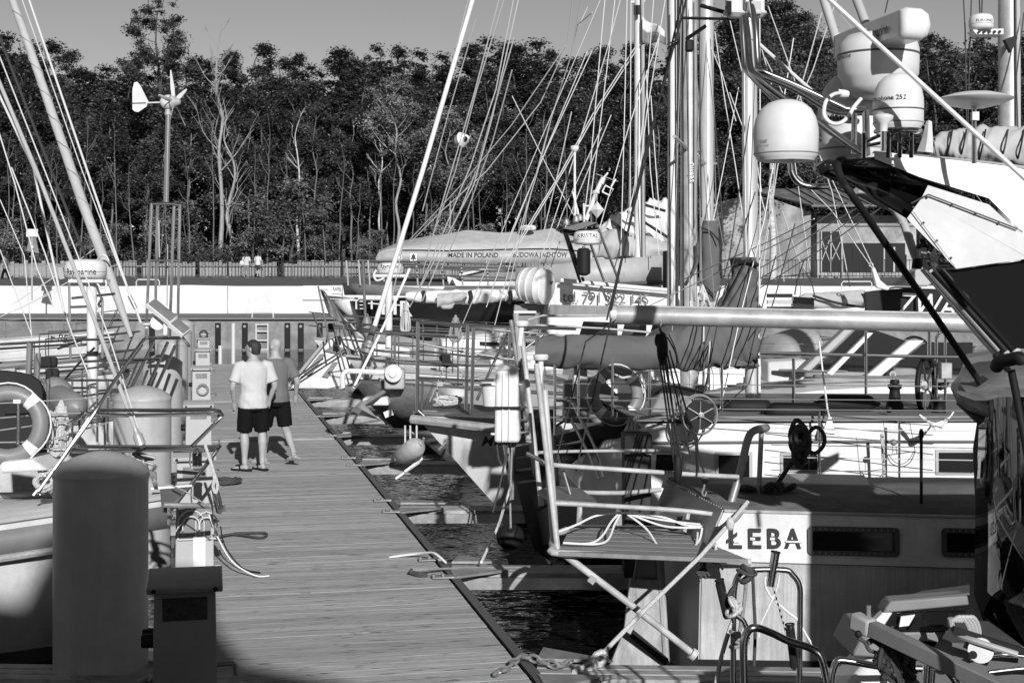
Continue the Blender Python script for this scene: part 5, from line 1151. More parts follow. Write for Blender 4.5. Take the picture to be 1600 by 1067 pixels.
MB().ball(P(1035,545,12.3), .05,.04,.15,n=12,m=8).build('upper_block', BLACK, tk); MB().ball(P(1028,532,12.32), .03,.03,.06).build('sheave', BLACK, tk)
MB().ball(P(1059,732,10.55), .035,.03,.11,n=12,m=8).build('lower_block', BLACK, tk)
for a, b in (((1030,560),(1053,722)),((1034,560),(1058,722)),((1040,555),(1062,722)),((1042,550),(1080,720)),((1046,548),(1100,738)),((1038,560),(1064,720))): T1('fall', WIRED, [P(*a,12.3), P(*b,10.55)], .008, tk)
T1('lashing', WIRED, cr([P(1031,510,12.37), P(1033,522,12.3), P(1035,535,12.3)], 3), .012, tk)
for pts, m, r, lab in (((( 962,500,12.4),(915,534,12),(865,735,11)), WIRED, .006, 'dark line from the boom end down to the stern post'), (((955,484,12.4),(1005,250,12),(1075,-10,11.4)), WIRED, .009, 'dark topping lift rising from the boom end past the masts'), (((948,500,12.4),(1012,236,12),(1068,-10,11.5)), WIRED, .008, 'second dark line rising beside the topping lift'), (((955,498,12.4),(900,735,10.9)), WIRED, .007, 'dark line from the boom end to the seat board')):
    tag(T1('rigging_line', m, [P(*q) for q in pts], r), lab, 'rigging line')

# ================================================================== TOWER BOAT, RIGHT EDGE
tb = thing('motor_yacht', P(1640,1000,7.6), 'motor yacht with black glass, white hardtop and an arch full of domes', 'motor yacht')
D7 = 7.6
BW = mat('black_wet_gelcoat', 0.008, 0.03, spec=0.8, bump=0.02, bscale=1.5)
# cabin block out of frame and its visible flank
fl = [(1530,690),(1524,800),(1523,900),(1530,940),(1556,962),(1600,985)]
MB().loft([[P(1531,630,9.00), P(1524,800,9.00), P(1522,930,9.00), P(1540,965,9.00), P(1600,1010,8.88), P(1660,1040,8.75)], [P(1560,620,8.38), P(1560,800,8.38), P(1560,920,8.38), P(1575,950,8.38), P(1625,985,8.25), P(1680,1010,8.25)], [P(1700,620,7.75), P(1700,800,7.75), P(1700,930,7.75), P(1700,960,7.75), P(1720,985,7.75), P(1740,1010,7.75)], [P(2300,620,7.00), P(2300,800,7.00), P(2300,930,7.00), P(2300,960,7.00), P(2300,985,7.00), P(2300,1010,7.00)]], False, False).build('hull_flank', BW, tb, angle=1.2)
MB().loft([[P(1520,700,9.12), P(1524,800,9.12), P(1522,930,9.12), P(1540,980,9.12), P(1600,1030,9.00), P(1660,1067,8.75)], [P(1531,630,9.06), P(1526,800,9.03), P(1523,930,9.03), P(1541,967,9.03), P(1600,1013,8.90), P(1660,1043,8.77)]], False, False).build('flank_rim', BLACK, tb)
MB().prism([V((3.7,3.2,WZ)), V((6.5,3.2,WZ)), V((6.5,7.4,WZ)), V((2.82,7.4,WZ))], (0,0,2.85)).build('cabin', BGLOSS, tb)  # unseen block, left wall shaped along the sun to shade the steel boat
# gunwale ledge
GUN = mat('scuffed_grey_ledge', 0.2, 0.35, var=0.35, scale=5, stretch=(1,1,3), dirt=0.3, dscale=6)
top = [(1497,590,9.48),(1503,575,9.72),(1530,566,10.08),(1640,560,10.32)]; mid = [(1487,606,9.12),(1503,606,9.00),(1560,618,8.76),(1640,622,8.64)]; bot = [(1490,612,9.12),(1506,628,8.88),(1560,645,8.64),(1640,655,8.52)]; lo = [(1500,620,9.12),(1520,650,8.88),(1570,662,8.76),(1640,668,8.64)]
MB().loft([[P(*q) for q in top],[P(*q) for q in [(1487,600,9.18),(1503,598,9.12),(1560,606,8.88),(1640,608,8.76)]],[P(*q) for q in [(1486,608,9.10),(1502,618,8.90),(1560,640,8.64),(1640,650,8.52)]],[P(*q) for q in [(1496,628,9.00),(1512,640,8.88),(1560,658,8.66),(1640,668,8.52)]]], False, False).build('ledge', GUN, tb, angle=.6, solid=.01)
MB().loft([[P(*q) for q in [(1496,628,9.06),(1512,640,8.94),(1560,658,8.76),(1640,668,8.64)]],[P(*q) for q in [(1524,655,9.12),(1540,668,9.00),(1570,678,8.88),(1640,690,8.76)]]], False, False).build('rubber_fendering', BLACK, tb, solid=.03)
MB().prism([P(1500,585,9.72),P(1508,560,9.96),P(1552,552,10.20),P(1552,570,10.20)], (.2,.6,0)).build('wooden_cap', WOOD, tb)
# white hardtop and side panels
MB().loft([[P(1366,236,7.85), P(1366,248,7.8), P(1368,252,7.95)], [P(1435,244,7.85), P(1437,277,7.8), P(1440,270,7.95)], [P(1500,251,7.8), P(1545,310,7.72), P(1540,290,7.9)], [P(1560,258,7.75), P(1602,366,7.66), P(1600,330,7.85)], [P(1690,280,7.7), P(1720,480,7.6), P(1720,400,7.8)]], False).build('hardtop', WHITE2, tb, angle=.5)
MB().loft([[P(1362,240,7.95), P(1366,236,7.85)],[P(1440,241,8.0), P(1435,243,7.85)],[P(1560,254,8.0), P(1560,257,7.75)],[P(1700,272,8.0), P(1700,280,7.7)]], False, False).build('hardtop_upper', WHITE2, tb)
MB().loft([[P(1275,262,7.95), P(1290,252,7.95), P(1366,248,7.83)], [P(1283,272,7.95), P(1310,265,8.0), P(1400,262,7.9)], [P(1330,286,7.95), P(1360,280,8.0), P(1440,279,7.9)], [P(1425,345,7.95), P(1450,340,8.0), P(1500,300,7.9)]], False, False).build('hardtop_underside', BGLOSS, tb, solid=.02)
T1('front_rim', CHROME, cr([P(1366,248,7.86), P(1330,249,7.95), P(1295,252,8.05), P(1276,259,8.15), P(1276,266,8.2), P(1290,275,8.2), P(1330,288,8.3)], 4), .012, tb)
pq_ = lambda x, y, o=0: P(x, y, 7.72-(x-1417)/283*.27-o)
sp_ = [pq_(*q) for q in ((1450,290),(1545,320),(1590,362),(1700,455),(1700,398),(1600,405),(1494,420),(1417,342),(1440,310))]
MB().poly(sp_).build('side_panel', WHITE2, tb, smooth=False, solid=.03)
T1('panel_seam', DGREY, [pq_(1424,318,.03), pq_(1450,304,.03), pq_(1590,358,.03)], .0045, tb, n=5); T1('panel_seam', LGREY, [pq_(1426,330,.03), pq_(1492,417,.03)], .003, tb, n=5)
for x, y, D in ((1449,308,7.66),(1487,320,7.62),(1524,334,7.58),(1560,349,7.53),(1443,348,7.68),(1464,376,7.65),(1486,403,7.6),(1427,324,7.68)): MB().ball(pq_(x,y,.025), .007, n=8, m=6).build('screw', DGREY, tb)
MB().loft([[P(1420,288,8.3), P(1425,275,8.35), P(1440,272,8.3)], [P(1430,305,8.2), P(1445,290,8.1), P(1470,286,8.1)]], False, False).build('corner_fairing', WHITE2, tb, solid=.02)
# black side glass under the panel
MB().poly([pq_(*q, -.04) for q in ((1446,423),(1494,422),(1600,407),(1720,396),(1720,560),(1600,545),(1560,541))]).build('side_glass', BGLOSS, tb, smooth=False, solid=.02)
MB().loft([[P(1440,421,7.95), P(1450,421,7.9)], [P(1535,533,7.75), P(1560,541,7.55)], [P(1560,560,7.8), P(1580,560,7.55)]], False, False).build('pillar', LGREY, tb, solid=.02)
for k, (xa, xb, m, w_) in enumerate(((1446,1556,CHROME,.012),(1453,1562,LGREY,.014),(1460,1572,BLACK,.02),(1470,1584,BGLOSS,.02))): T1('window_channel', m, [P(xa,423,7.7-k*.02), P(xb,548,7.5-k*.02)], w_, tb)
T1('hardtop_prop', BLACK, cr([P(1318,248,7.8), P(1311,252,7.75), P(1309,262,7.7), P(1316,282,7.65), P(1332,306,7.6), P(1390,390,8.0), P(1460,492,8.5), P(1531,597,9.0)], 5), .021, tb, n=14)
MB().prism([P(1520,596,9.0), P(1530,603,8.95), P(1545,592,8.95), P(1535,586,9.0)], (0,.02,.0)).build('prop_foot', CHROME, tb)
T1('window_stay', BLACK, [P(1555,555,7.3), P(1575,578,7.2)], .016, tb)
# throttle-like black handle near the lens
hd_ = thing('tee_handle', P(1585,590,5.2), 'black T-shaped handle on a stem in front of the grey ledge', 'handle')
MB().tube(cr([P(1557,573,5.2), P(1562,565,5.15), P(1577,562,5.1), P(1593,559,5.05), P(1597,566,5.05)], 4), .024, 14).build('grip', BLACK, hd_); MB().tube(cr([P(1580,578,5.12), P(1592,640,5.12), P(1612,760,5.1), P(1632,1000,5.1), P(1640,1300,5.1)], 4), .014, 12).build('stem', BLACK, hd_)
# steel arch tubes
for pts, r in ((((1160,-12,8.3),(1168,60,8.2),(1172,105,8.1),(1182,120,8.05),(1215,147,8.0),(1290,200,7.9),(1352,243,7.8)), .021), (((1170,-12,8.0),(1180,40,7.9),(1184,100,7.85),(1192,112,7.8),(1240,132,7.8),(1310,165,7.8),(1325,171,7.8),(1352,172,7.8)), .018), (((1158,-12,8.6),(1163,90,8.5),(1172,118,8.45),(1260,200,8.3),(1320,243,8.2)), .016), (((1172,113,8.3),(1240,140,8.2),(1300,174,8.1),(1352,177,8.0)), .016), (((1352,172,7.8),(1353,190,7.8),(1354,243,7.8)), .02), (((1335,178,7.9),(1334,240,7.9)), .016), (((1235,255,7.7),(1238,272,7.7),(1250,287,7.7),(1270,292,7.7),(1292,292,7.75)), .018)):
    T1('arch_tube', CHROME, cr([P(*q) for q in pts], 5), r, tb, n=12)
T1('cross_arm', CHROME, [P(1065,28.5,8.4), P(1150,30.5,8.2)], .009, tb); T1('cross_arm', BLACK, [P(1095,9,8.3), P(1140,22,8.2)], .012, tb)
MB().prism([P(1072,58,8.3),P(1102,38,8.2),P(1105,42,8.2),P(1074,63,8.3)], (0,.05,0)).build('dark_bracket', BLACK, tb); MB().prism([P(1043,74,8.4),P(1061,63,8.35),P(1061,68,8.35),P(1043,77,8.4)], (0,.04,0)).build('dark_bracket', BLACK, tb)
MB().box(P(1077,72,8.25), (.045,.05,.07)).build('deck_lamp', BLACK, tb, bevel=.01)
for x, nm, lens in ((1147,'navigation_lamp',True),(1181,'navigation_lamp',False)):
    o = MB().lathe([(.001,0),(.035,0),(.06,.02),(.062,.03),(.05,.04),(.05,.17),(.001,.18)], P(x,28,8.0), n=18).build(nm, WHITE2, tb, angle=.6)
    MB().box(P(x-9 if lens else x,13,7.96), (.03 if lens else .055,.04,.07)).build('lens', PANE if lens else LGREY, o)
MB().box(P(1178,-2,8.0), (.1,.08,.05)).build('lamp_top', WHITE2, tb)
# domes
def dome(name, x, ytop, ybot, wpx, D, m=WHITE2, base=True):
    r = wpx/2*D/F; h = (ybot-ytop)*D/F; c = P(x, ybot, D)
    pr = [(.001,0),(r*.86,0),(r*.9,h*.04),(r*.985,h*.1),(r*.99,h*.3),(r*1.0,h*.42),(r*.985,h*.55),(r*.92,h*.7),(r*.78,h*.84),(r*.55,h*.94),(r*.28,h*.99),(.001,h)]
    o = MB().lathe(pr, c, n=40).build(name, m, tb, angle=1.0)
    MB().lathe([(r*.992,h*.105),(r*1.0,h*.115),(r*.994,h*.125)], c, n=40).build('base_seam', MGREY, o)
    return o, c, r
o, c, r = dome('satellite_dome', 1228, 156, 252, 101, 7.7)
f = V((-c.x,-c.y,0)).normalized()
def wc(c, r, z0, da): 
    a0 = math.atan2(-c.y, -c.x)+da; return lambda x, y: V((c.x+(r+.004)*math.cos(a0+x/r), c.y+(r+.004)*math.sin(a0+x/r), z0+y))
text('Y STAR', .016, (0,0,0), (1,0,0), UP, LETG, o, bold=.02, wrap=wc(c, r, P(0,226,7.7).z, -1.0)); text('REFLECTOR', .011, (0,0,0), (1,0,0), UP, LETG, o, wrap=wc(c, r, P(0,232,7.7).z, -1.0)); text('◎', .008, (0,0,0), (1,0,0), UP, LETG, o, wrap=wc(c, r, P(0,237,7.7).z, -.72))
o, c, r = dome('satellite_dome', 1403.5, 115, 203, 78, 7.5)
text('tracphone 252', .024, (0,0,0), (1,0,0), UP, LETTER, o, bold=.014, wrap=wc(c, r, P(0,160,7.5).z, -1.25)); text('stats', .012, (0,0,0), (1,0,0), UP, LETG, o, wrap=wc(c, r, P(0,171,7.5).z, -.85))
MB().lathe([(r*1.0,0),(r*1.012,.004),(r*1.0,.008)], P(1403.5,174,7.5), n=40).build('lid_seam', DGREY, o)
o, c, r = dome('satellite_dome', 1334, 112, 250, 112, 8.3)
text('vision', .05, (0,0,0), (1,0,0), UP, LETTER, o, bold=.02, wrap=wc(c, r, P(0,193,8.3).z, -.75))
tbl = thing('x', P(1403,205,7.5), None, None); bpy.data.objects.remove(tbl)
MB().torus(P(1403,205,7.5), (0,0,1), .115, .011, 24, 8).build('dome_ring', CHROME, tb)
for x in (1388,1406,1424,1350): T1('dome_leg', CHROME, [P(x,207,7.45), P(x,246,7.5)], .012, tb)
T1('ring_bar', CHROME, [P(1352,222,7.7), P(1385,207,7.6), P(1440,207,7.55)], .011, tb); T1('ring_bar', CHROME, [P(1352,228,7.6), P(1440,212,7.5)], .009, tb)
T1('dark_cable', BLACK, cr([P(1402,208,7.4), P(1405,222,7.4), P(1415,226,7.4), P(1424,214,7.4)], 4), .006, tb)
# radar with open array
Dr = 8.0; c = P(1372,152,Dr)
rp = MB().lathe([(.001,-.02),(.13,0),(.19,.05),(.205,.1),(.222,.12),(.225,.2),(.225,.26),(.215,.3),(.17,.345),(.09,.36),(.09,.38),(.001,.38)], c, n=40, sx=1.0, sy=1.0).build('radar_pedestal', WHITE2, tb, angle=.8)
MB().lathe([(.226,.228),(.229,.234),(.226,.24)], c, n=40).build('pedestal_seam', DGREY, rp)
text('Raymarine', .024, (0,0,0), (1,0,0), UP, LETTER, rp, bold=.015, wrap=wc(c, .225, P(0,95,Dr).z, -1.35))
MB().lathe([(.06,0),(.1,.03),(.105,.055)], P(1394,76,Dr), n=24).build('array_turntable', WHITE2, tb)
EA, EB = P(1322,74,8.55), P(1424,38,7.5); A = EB-EA; Lh = A.length; A.normalize(); B2 = A.cross(UP).normalized(); C2 = B2.cross(A)
cc = (EA+EB)/2
def asec(p, s=1.0):
    pts = [(-.075,-.055),(-.06,-.07),(.05,-.075),(.085,-.055),(.1,-.01),(.085,.045),(.045,.07),(-.04,.075),(-.075,.06)]
    return [p - B2*(y*.95*s) + C2*(z*1.12*s) for y, z in pts]
MB().loft([asec(cc-A*(Lh/2)), asec(cc+A*(Lh/2))]).build('open_array', ALU, tb, angle=.35)
MB().loft([asec(cc+A*(Lh/2),1.02), asec(cc+A*(Lh/2+.012),1.03), asec(cc+A*(Lh/2+.05),.9), asec(cc+A*(Lh/2+.065),.6)]).build('array_end_cap', WHITE2, tb, angle=.8)
MB().loft([asec(cc-A*(Lh/2),1.02), asec(cc-A*(Lh/2+.03),.95)]).build('array_end_cap', WHITE2, tb)
text('Raymarine', .055, EB-A*.5+B2*.076-C2*.03, A, C2, LETTER, tb, bold=.015, width=.36, depth=.004)
T1('radar_cable', WHITE2, cr([P(1316,146,7.9), P(1302,148,7.8), P(1290,160,7.75), P(1288,180,7.7), P(1298,192,7.7), P(1312,193,7.7), P(1325,183,7.7), P(1334,168,7.7), P(1345,155,7.75)], 5), .011, tb, n=10)
MB().lathe([(.018,0),(.024,.02),(.024,.06)], P(1326,148,7.9), (-1,0,.1), 12).build('cable_gland', WHITE2, tb)
MB().lathe([(.001,0),(.02,0),(.025,.04),(.05,.065),(.052,.08),(.03,.09),(.001,.092)], P(1380,206,7.3), n=20).build('gps_mushroom', WHITE2, tb); T1('gps_stem', CHROME, [P(1380,206,7.3), P(1380,236,7.3)], .014, tb)
MB().lathe([(.001,-.035),(.06,-.03),(.15,-.008),(.195,.012),(.2,.018),(.17,.03),(.1,.048),(.001,.058)], P(1523,160,7.5), n=40).build('disc_aerial', WHITE2, tb, angle=.6)
T1('disc_stem', CHROME, [P(1522,172,7.5), P(1522,256,7.5)], .013, tb); MB().box(P(1523,182,7.48), (.036,.036,.045)).build('stem_clamp', GALV, tb)
MB().loft([[P(1433,237,7.5), P(1446,237,7.45), P(1458,239,7.5), P(1446,238,7.6)],[P(1441,215,7.5), P(1449,215,7.46), P(1457.5,215,7.5), P(1450,215,7.55)],[P(1447,190,7.5), P(1451,188,7.48), P(1456,190,7.5), P(1451,190,7.52)]]).build('fin_aerial', WHITE2, tb)
tag(T1('stay', WHITE2, [P(1283,-12,7.4), P(1600,278,6.8), P(1680,352,6.6)], .0125), 'thick white stay slanting down in front of the domes to the right edge', 'stay')
tag(T1('stay', WIREL, [P(1176,60,8.0), P(1200,82,8.0), P(1268,142,7.95)], .011), 'short white stay left of the domes', 'stay')
# rising canvas-wrapped poles above the radar
for xa, xb in ((1283,1306),(1333,1352)): tag(MB().tube([P(xa,-15,9.5), P(xb+ (3 if xa<1300 else 0),70 if xa<1300 else 35,9.4)], .03, 10).build('wrapped_pole', CANVL), 'canvas-wrapped pole rising behind the radar array, %s one' % ('left' if xa < 1300 else 'right'), 'pole')

# ================================================================== CHROME-RAILED STERN AND GANGWAY, BOTTOM RIGHT
D6 = 6.6
cb_ = thing('motor_boat', P(1330,1100,D6), 'small boat with polished stern rails and rod holders at the bottom edge', 'motor boat')
def G(*xy): return [P(q[0], q[1], q[2] if len(q) > 2 else D6) for q in xy]
for pts, r in ((((1146,1075),(1146,960),(1148,915),(1156,896),(1172,890),(1225,890),(1238,897),(1249,915),(1250,950),(1249,1075)), .0135), (((1163,1075,6.3),(1162,1010,6.3),(1167,988,6.3),(1180,980,6.3),(1205,988,6.35),(1230,1000,6.4),(1268,1013,6.45),(1284,1030,6.45),(1294,1075,6.45)), .0175), (((1150,915),(1140,930),(1145,955),(1160,968),(1168,985)), .013), (((1299,1075,6.3),(1300,1055,6.3),(1306,1036,6.3),(1318,1031,6.3),(1385,1042,6.3),(1440,1044,6.3)), .016), (((1447,1075,6.3),(1449,1040,6.3),(1455,1036,6.3),(1480,1048,6.3),(1500,1075,6.3)), .0155), (((1455,1075,6.35),(1457,1045,6.35)), .014), (((1515,1030,6.5),(1560,1022,6.5),(1610,1026,6.5)), .012), (((1545,1050,6.5),(1600,1044,6.5),(1640,1046,6.5)), .012)):
    T1('stern_rail', CHROME, cr(G(*pts), 5), r, cb_, n=12)
for a, b, lab in (((1124,906),(1138,965),0), ((1212,862),(1203,915),1), ((1234,975),(1243,1045),2)):
    o = T1('rod_holder', BGLOSS if lab == 0 else CHROME, G(a, b), .02, cb_, n=14)
    ax = (G(b)[0]-G(a)[0]).normalized(); MB().torus(G(a)[0], ax, .02, .004, 16, 6).build('rim', BLACK, o)
    if lab != 1: T1('sleeve', BLACK, [G(a)[0].lerp(G(b)[0],.08)+V((-.006,-.006,0)), G(a)[0].lerp(G(b)[0],.95)+V((-.006,-.006,0))], .018, o)
pb = MB().beam(G((1208,915))[0], G((1228,988))[0], .014, .006); pb.build('slotted_strap', LGREY, cb_)
for k in range(7): MB().box(G((1210.5+k*2.7,925+k*9.5,6.58))[0], (.006,.008,.012)).build('slot', BLACK, cb_)
tag(T1('rope', ROPEW, cr(G((1196,900),(1196,915),(1205,932),(1230,955),(1246,968),(1256,985),(1272,1012)), 5), .0055), 'thin white cord crossing the polished stern rail', 'cord')
tag(T1('rope', ROPEW, cr(G((1218,898),(1215,915),(1205,940),(1190,972),(1185,995)), 5), .0045), 'second thin white cord hanging from the rod holder', 'cord')
tag(T1('rope', ROPED, cr(G((1176,893),(1178,940),(1180,985),(1178,1040)), 4), .008), 'dark braided rope hanging inside the polished rail', 'rope')
tag(T1('rope', ROPEG, cr(G((1166,905),(1163,940),(1156,985)), 4), .009), 'grey rope hanging from the knot on the rail', 'rope')
tag(T1('rope', ROPE, cr(G((1146,965),(1133,1005),(1124,1040),(1118,1075)), 4), .011), 'pale rope leading down outside the rail to the bottom edge', 'rope')
for c0, m, lab, n in ((G((1166,898,6.55))[0], ROPED, 'dark rope knotted over the top corner of the polished rail', 7), (G((1147,945,6.55))[0], ROPE, 'light rope hitched round the left bend of the rail', 6), (G((1155,1000,6.5))[0], ROPEG, 'bunch of rope turns tied low on the left rail', 8)):
    b = MB()
    for k in range(n):
        a = random.uniform(0,3); ex = V((math.cos(a),random.uniform(-.4,.4),math.sin(a))).normalized(); b.torus(c0+V((random.uniform(-.012,.012),0,random.uniform(-.03,.03))), ex, random.uniform(.022,.036), .009, 14, 6)
    tag(b.build('knot', m), lab, 'knot')
# hull and cockpit glimpses of that boat
SH = WHITE
MB().prism(G((1385,948),(1392,939),(1512,930),(1515,945),(1380,958)), (0,.12,.0)).build('engine_cover', MGREY, cb_, bevel=.008)
MB().prism(G((1398,940,6.62),(1440,926,6.9),(1515,916,7.1),(1515,929,6.62)), (0,0,.01)).build('tread_mat', DGREY, cb_)
for xy in (((1380,957),(1395,957),(1375,988),(1352,984)), ((1430,965),(1438,957),(1420,985),(1412,985))): MB().prism(G(*xy), (0,.06,0)).build('windscreen_post', WHITE2, cb_, bevel=.006)
MB().prism(G((1395,957),(1510,955),(1480,985),(1375,988)), (0,.02,0)).build('windscreen', PANE, cb_, smooth=False)
MB().prism(G((1408,963,6.56),(1430,960,6.56),(1420,977,6.56),(1405,979,6.56)), (0,.012,0)).build('chart_table', WHITE2, cb_)
MB().prism(G((1350,988),(1480,986),(1450,1030),(1330,1025)), (0,.4,0)).build('dashboard', MGREY, cb_, bevel=.01)
MB().prism(G((1303,1095,6.6),(1380,1000,6.7),(1425,1035,6.7),(1400,1095,6.5)), (0,.3,-.02)).build('foredeck', WHITE, cb_, bevel=.03)
MB().prism(G((1425,1000),(1600,1010),(1640,1100),(1400,1100)), (0,.5,0)).build('cockpit_well', DGREY, cb_)
MB().lathe([(.02,0),(.055,.01),(.055,.04),(.001,.045)], G((1532,1014,6.3))[0], (-.3,-1,.1), 18).build('fuel_filler', WHITE2, cb_); MB().lathe([(.018,.045),(.018,.05),(.001,.051)], G((1520,1020,6.28))[0], (-.3,-1,.1), 12).build('filler_hole', BLACK, cb_)
b = MB()
for k in range(4): b.tube(cr(G((1488+k*4,970,6.35),(1502+k*6,964,6.35),(1515+k*5,985,6.35),(1508+k*6,1012,6.35)), 5), .011, 8)
b.tube(cr(G((1485,965,6.35),(1490,985,6.35),(1505,995,6.3),(1530,1003,6.25),(1590,1022,6.2)), 5), .014, 8)
tag(b.build('hose_bundle', LGREY), 'bundle of grey hoses bending over beside the black flank', 'hose')
tag(MB().box(G((1546,1000,6.3))[0], (.34,.03,.025), (V((.95,0,-.3)),V((0,1,0)),V((.3,0,.95)))).build('dark_strap', BLACK), 'dark strap holding the grey hoses together', 'strap')
gp = thing('davit_beam', P(1450,1000,5.9), 'grey box-section davit beam with a chafed end slanting down to the right edge', 'davit')
a, b_ = P(1342,972,6.2), P(1640,1112,5.4); ax = (b_-a).normalized(); e0 = a+ax*.075
MB().beam(e0, b_, .055, .066).build('beam', MGREY, gp, bevel=.006); MB().beam(a-ax*.03, e0+ax*.004, .066, .08).build('end_shoe', LGREY, gp, bevel=.014)
MB().lathe([(.012,0),(.01,.03),(.012,.045),(.001,.047)], P(1357,962,6.18), n=8).build('pin', MGREY, gp)
MB().ball(P(1341,990,6.15), .016).build('eye_bolt', BLACK, gp)
b = MB(); b.tube(cr(G((1341,996,6.15),(1352,1004,6.15),(1358,1015,6.15),(1370,1020,6.15),(1380,1028,6.15)), 4), .009, 7)
b.tube(cr(G((1356,1004,6.15),(1365,1000,6.15),(1378,1010,6.15),(1390,1026,6.15)), 4), .013, 7); tag(b.build('shackle_rope', ROPED), 'dark lanyard and shackle hanging under the end of the davit beam', 'rope')
bk = MB()
for k in range(26):
    c0 = P(1402+random.uniform(-16,16),1035+random.uniform(-16,18),6.1); bk.tube(cr([c0+V((random.uniform(-.06,.06),random.uniform(-.03,.03),random.uniform(-.07,.07))) for j in range(4)], 3), .013, 6)
tag(bk.build('webbing_bundle', WIRED), 'black tangle of webbing below the davit beam', 'webbing')
# ================================================================== KETCH BETWEEN THE SECOND AND THIRD FINGER
KA = V((.996,.09,0)).normalized(); KB = V((-KA.y,KA.x,0)); KO = P(1100,700,13.3)
def onk(x, y, off=0.0):
    o = KO-KB*off; D = (o.x*KB.x+o.y*KB.y)/((x-800)/F*KB.x+KB.y); return P(x, y, D)
DECKW = mat('grey_teak', 0.2, 0.75, var=0.35, scale=3, stretch=(1.5,12,1), dirt=0.2)
kt = thing('ketch', onk(1300,760)+V((0,1.3,-.6)), 'white raised-deck ketch behind the steel boat, with a canvas-covered mizzen boom', 'sailing yacht')
MB().prism([onk(1006,688), onk(1006,830), onk(1700,838), onk(1700,657), onk(1010,662)], KB*2.7).build('hull', WHITE, kt, bevel=.03)
MB().prism([onk(905,748,-.4), onk(946,688,-.3), onk(1012,690,-.02), onk(1012,830,-.02), onk(900,830,-.4)], KB*2.0).build('quarter', WHITE, kt, bevel=.03)
MB().prism([onk(850,762,-.6), onk(1010,762,-.1), onk(1010,900,-.1), onk(862,890,-.6)], KB*1.8).build('counter', BGLOSS, kt)
MB().loft([[onk(x,658,.03), onk(x,652,.03), onk(x,652,.03)+KB*2.75] for x in (985,1200,1450,1700)], False, False).build('deck', DECKW, kt, smooth=False, solid=.02)
T1('rubbing_strake', DGREY, [onk(1008,692,.01), onk(1300,690,.01), onk(1700,690,.01)], .014, kt); T1('toe_rail', WOOD, [onk(985,653,.03), onk(1700,652,.03)], .022, kt)
for xa, xb, ya, yb in ((1118,1176,706,760),(1219,1282,707,738),(1462,1560,702,742)):
    o = MB().prism([onk(xa,ya,.015), onk(xb,ya,.015), onk(xb,yb,.015), onk(xa,yb,.015)], KB*.02).build('window_frame', LGREY, kt, bevel=.008)
    MB().prism([onk(xa+5,ya+5,.02), onk(xb-5,ya+5,.02), onk(xb-5,yb-4,.02), onk(xa+5,yb-4,.02)], KB*.01).build('pane', PANE, o, smooth=False)
MB().prism([onk(1026,710,.01), onk(1060,710,.01), onk(1058,740,.01), onk(1024,740,.01)], KB*.01).build('cockpit_window', PANE, kt, smooth=False)
MB().prism([P(868,690,14),P(975,660,14.2),P(1010,688,13.6),P(940,690,13.6),P(880,735,13.6)], (0,.5,0)).build('cockpit_tarp', CANVD, kt, bevel=.03)
MB().prism([P(882,598,15),P(940,590,15.2),P(968,620,15),P(960,660,14.6),P(880,662,14.6)], (0,.4,0)).build('cockpit_cushion', MGREY, kt, bevel=.03)
MB().prism([onk(1010,660,-.3), onk(1040,600,-.9), onk(1090,612,-.9), onk(1080,656,-.3)], KB*.8).build('companionway', LGREY, kt, bevel=.02)
MB().prism([onk(1020,615,-.85), onk(1046,600,-.88), onk(1100,612,-.88), onk(1096,618,-.86)], KB*.5).build('companion_slide', DGREY, kt)
# dark outer stern with netting and posts
MB().loft([[P(800,640,14.3), P(862,640,13.6)], [P(806,740,14.2), P(868,720,13.6)], [P(826,820,14.1), P(872,800,13.6)], [P(838,858,14), P(868,880,13.6)]], False, False).build('stern_skirt', BLACK, kt, solid=.05)
for a, b, w2 in (((806,490),(826,690),.03), ((798,500),(818,640),.018), ((846,590),(858,700),.02), ((826,650),(842,770),.035), ((786,640),(800,760),.02), ((803,655),(800,780),.02)): T1('stern_post', LGREY if w2 > .02 else GALV, [P(*b,13.9), P(*a,13.9)], w2, kt)
for k in range(7): T1('ladder_rung', GALV, [P(796+k*2.2,640+k*19,13.9), P(822+k*3.2,636+k*19,13.8)], .012, kt)
for pts in (((774,650),(776,690),(780,720),(788,728)), ((784,640),(790,700),(796,758)), ((815,560),(800,650),(785,740),(770,800))): T1('stern_line', ROPED, cr([P(*q,13.8) for q in pts], 4), .01, kt)
T1('stern_tube', CHROME, cr([P(782,680,13.9), P(788,672,13.9), P(806,672,13.9), P(816,668,13.9)], 3), .015, kt); T1('stern_tube', CHROME, cr([P(795,676,13.9), P(797,690,13.9), P(800,720,13.9)], 3), .015, kt)
MB().prism([P(783,677,13.8), P(788,676,13.8), P(795,735,13.8), P(792,742,13.8)], (0,.04,0)).build('folded_passerelle', DGREY, kt)
for pts, w2 in ((((870,625,14),(893,628,13.8),(905,650,13.7),(930,700,13.5),(943,745,13.4)), .017), (((862,652,13.9),(885,652,13.7),(897,665,13.6),(925,720,13.4),(936,748,13.3)), .015), (((858,672,13.8),(884,656,13.7)), .013), (((866,698,13.7),(908,690,13.5)), .012)): T1('boarding_rail', CHROME, cr([P(*q) for q in pts], 4), w2, kt)
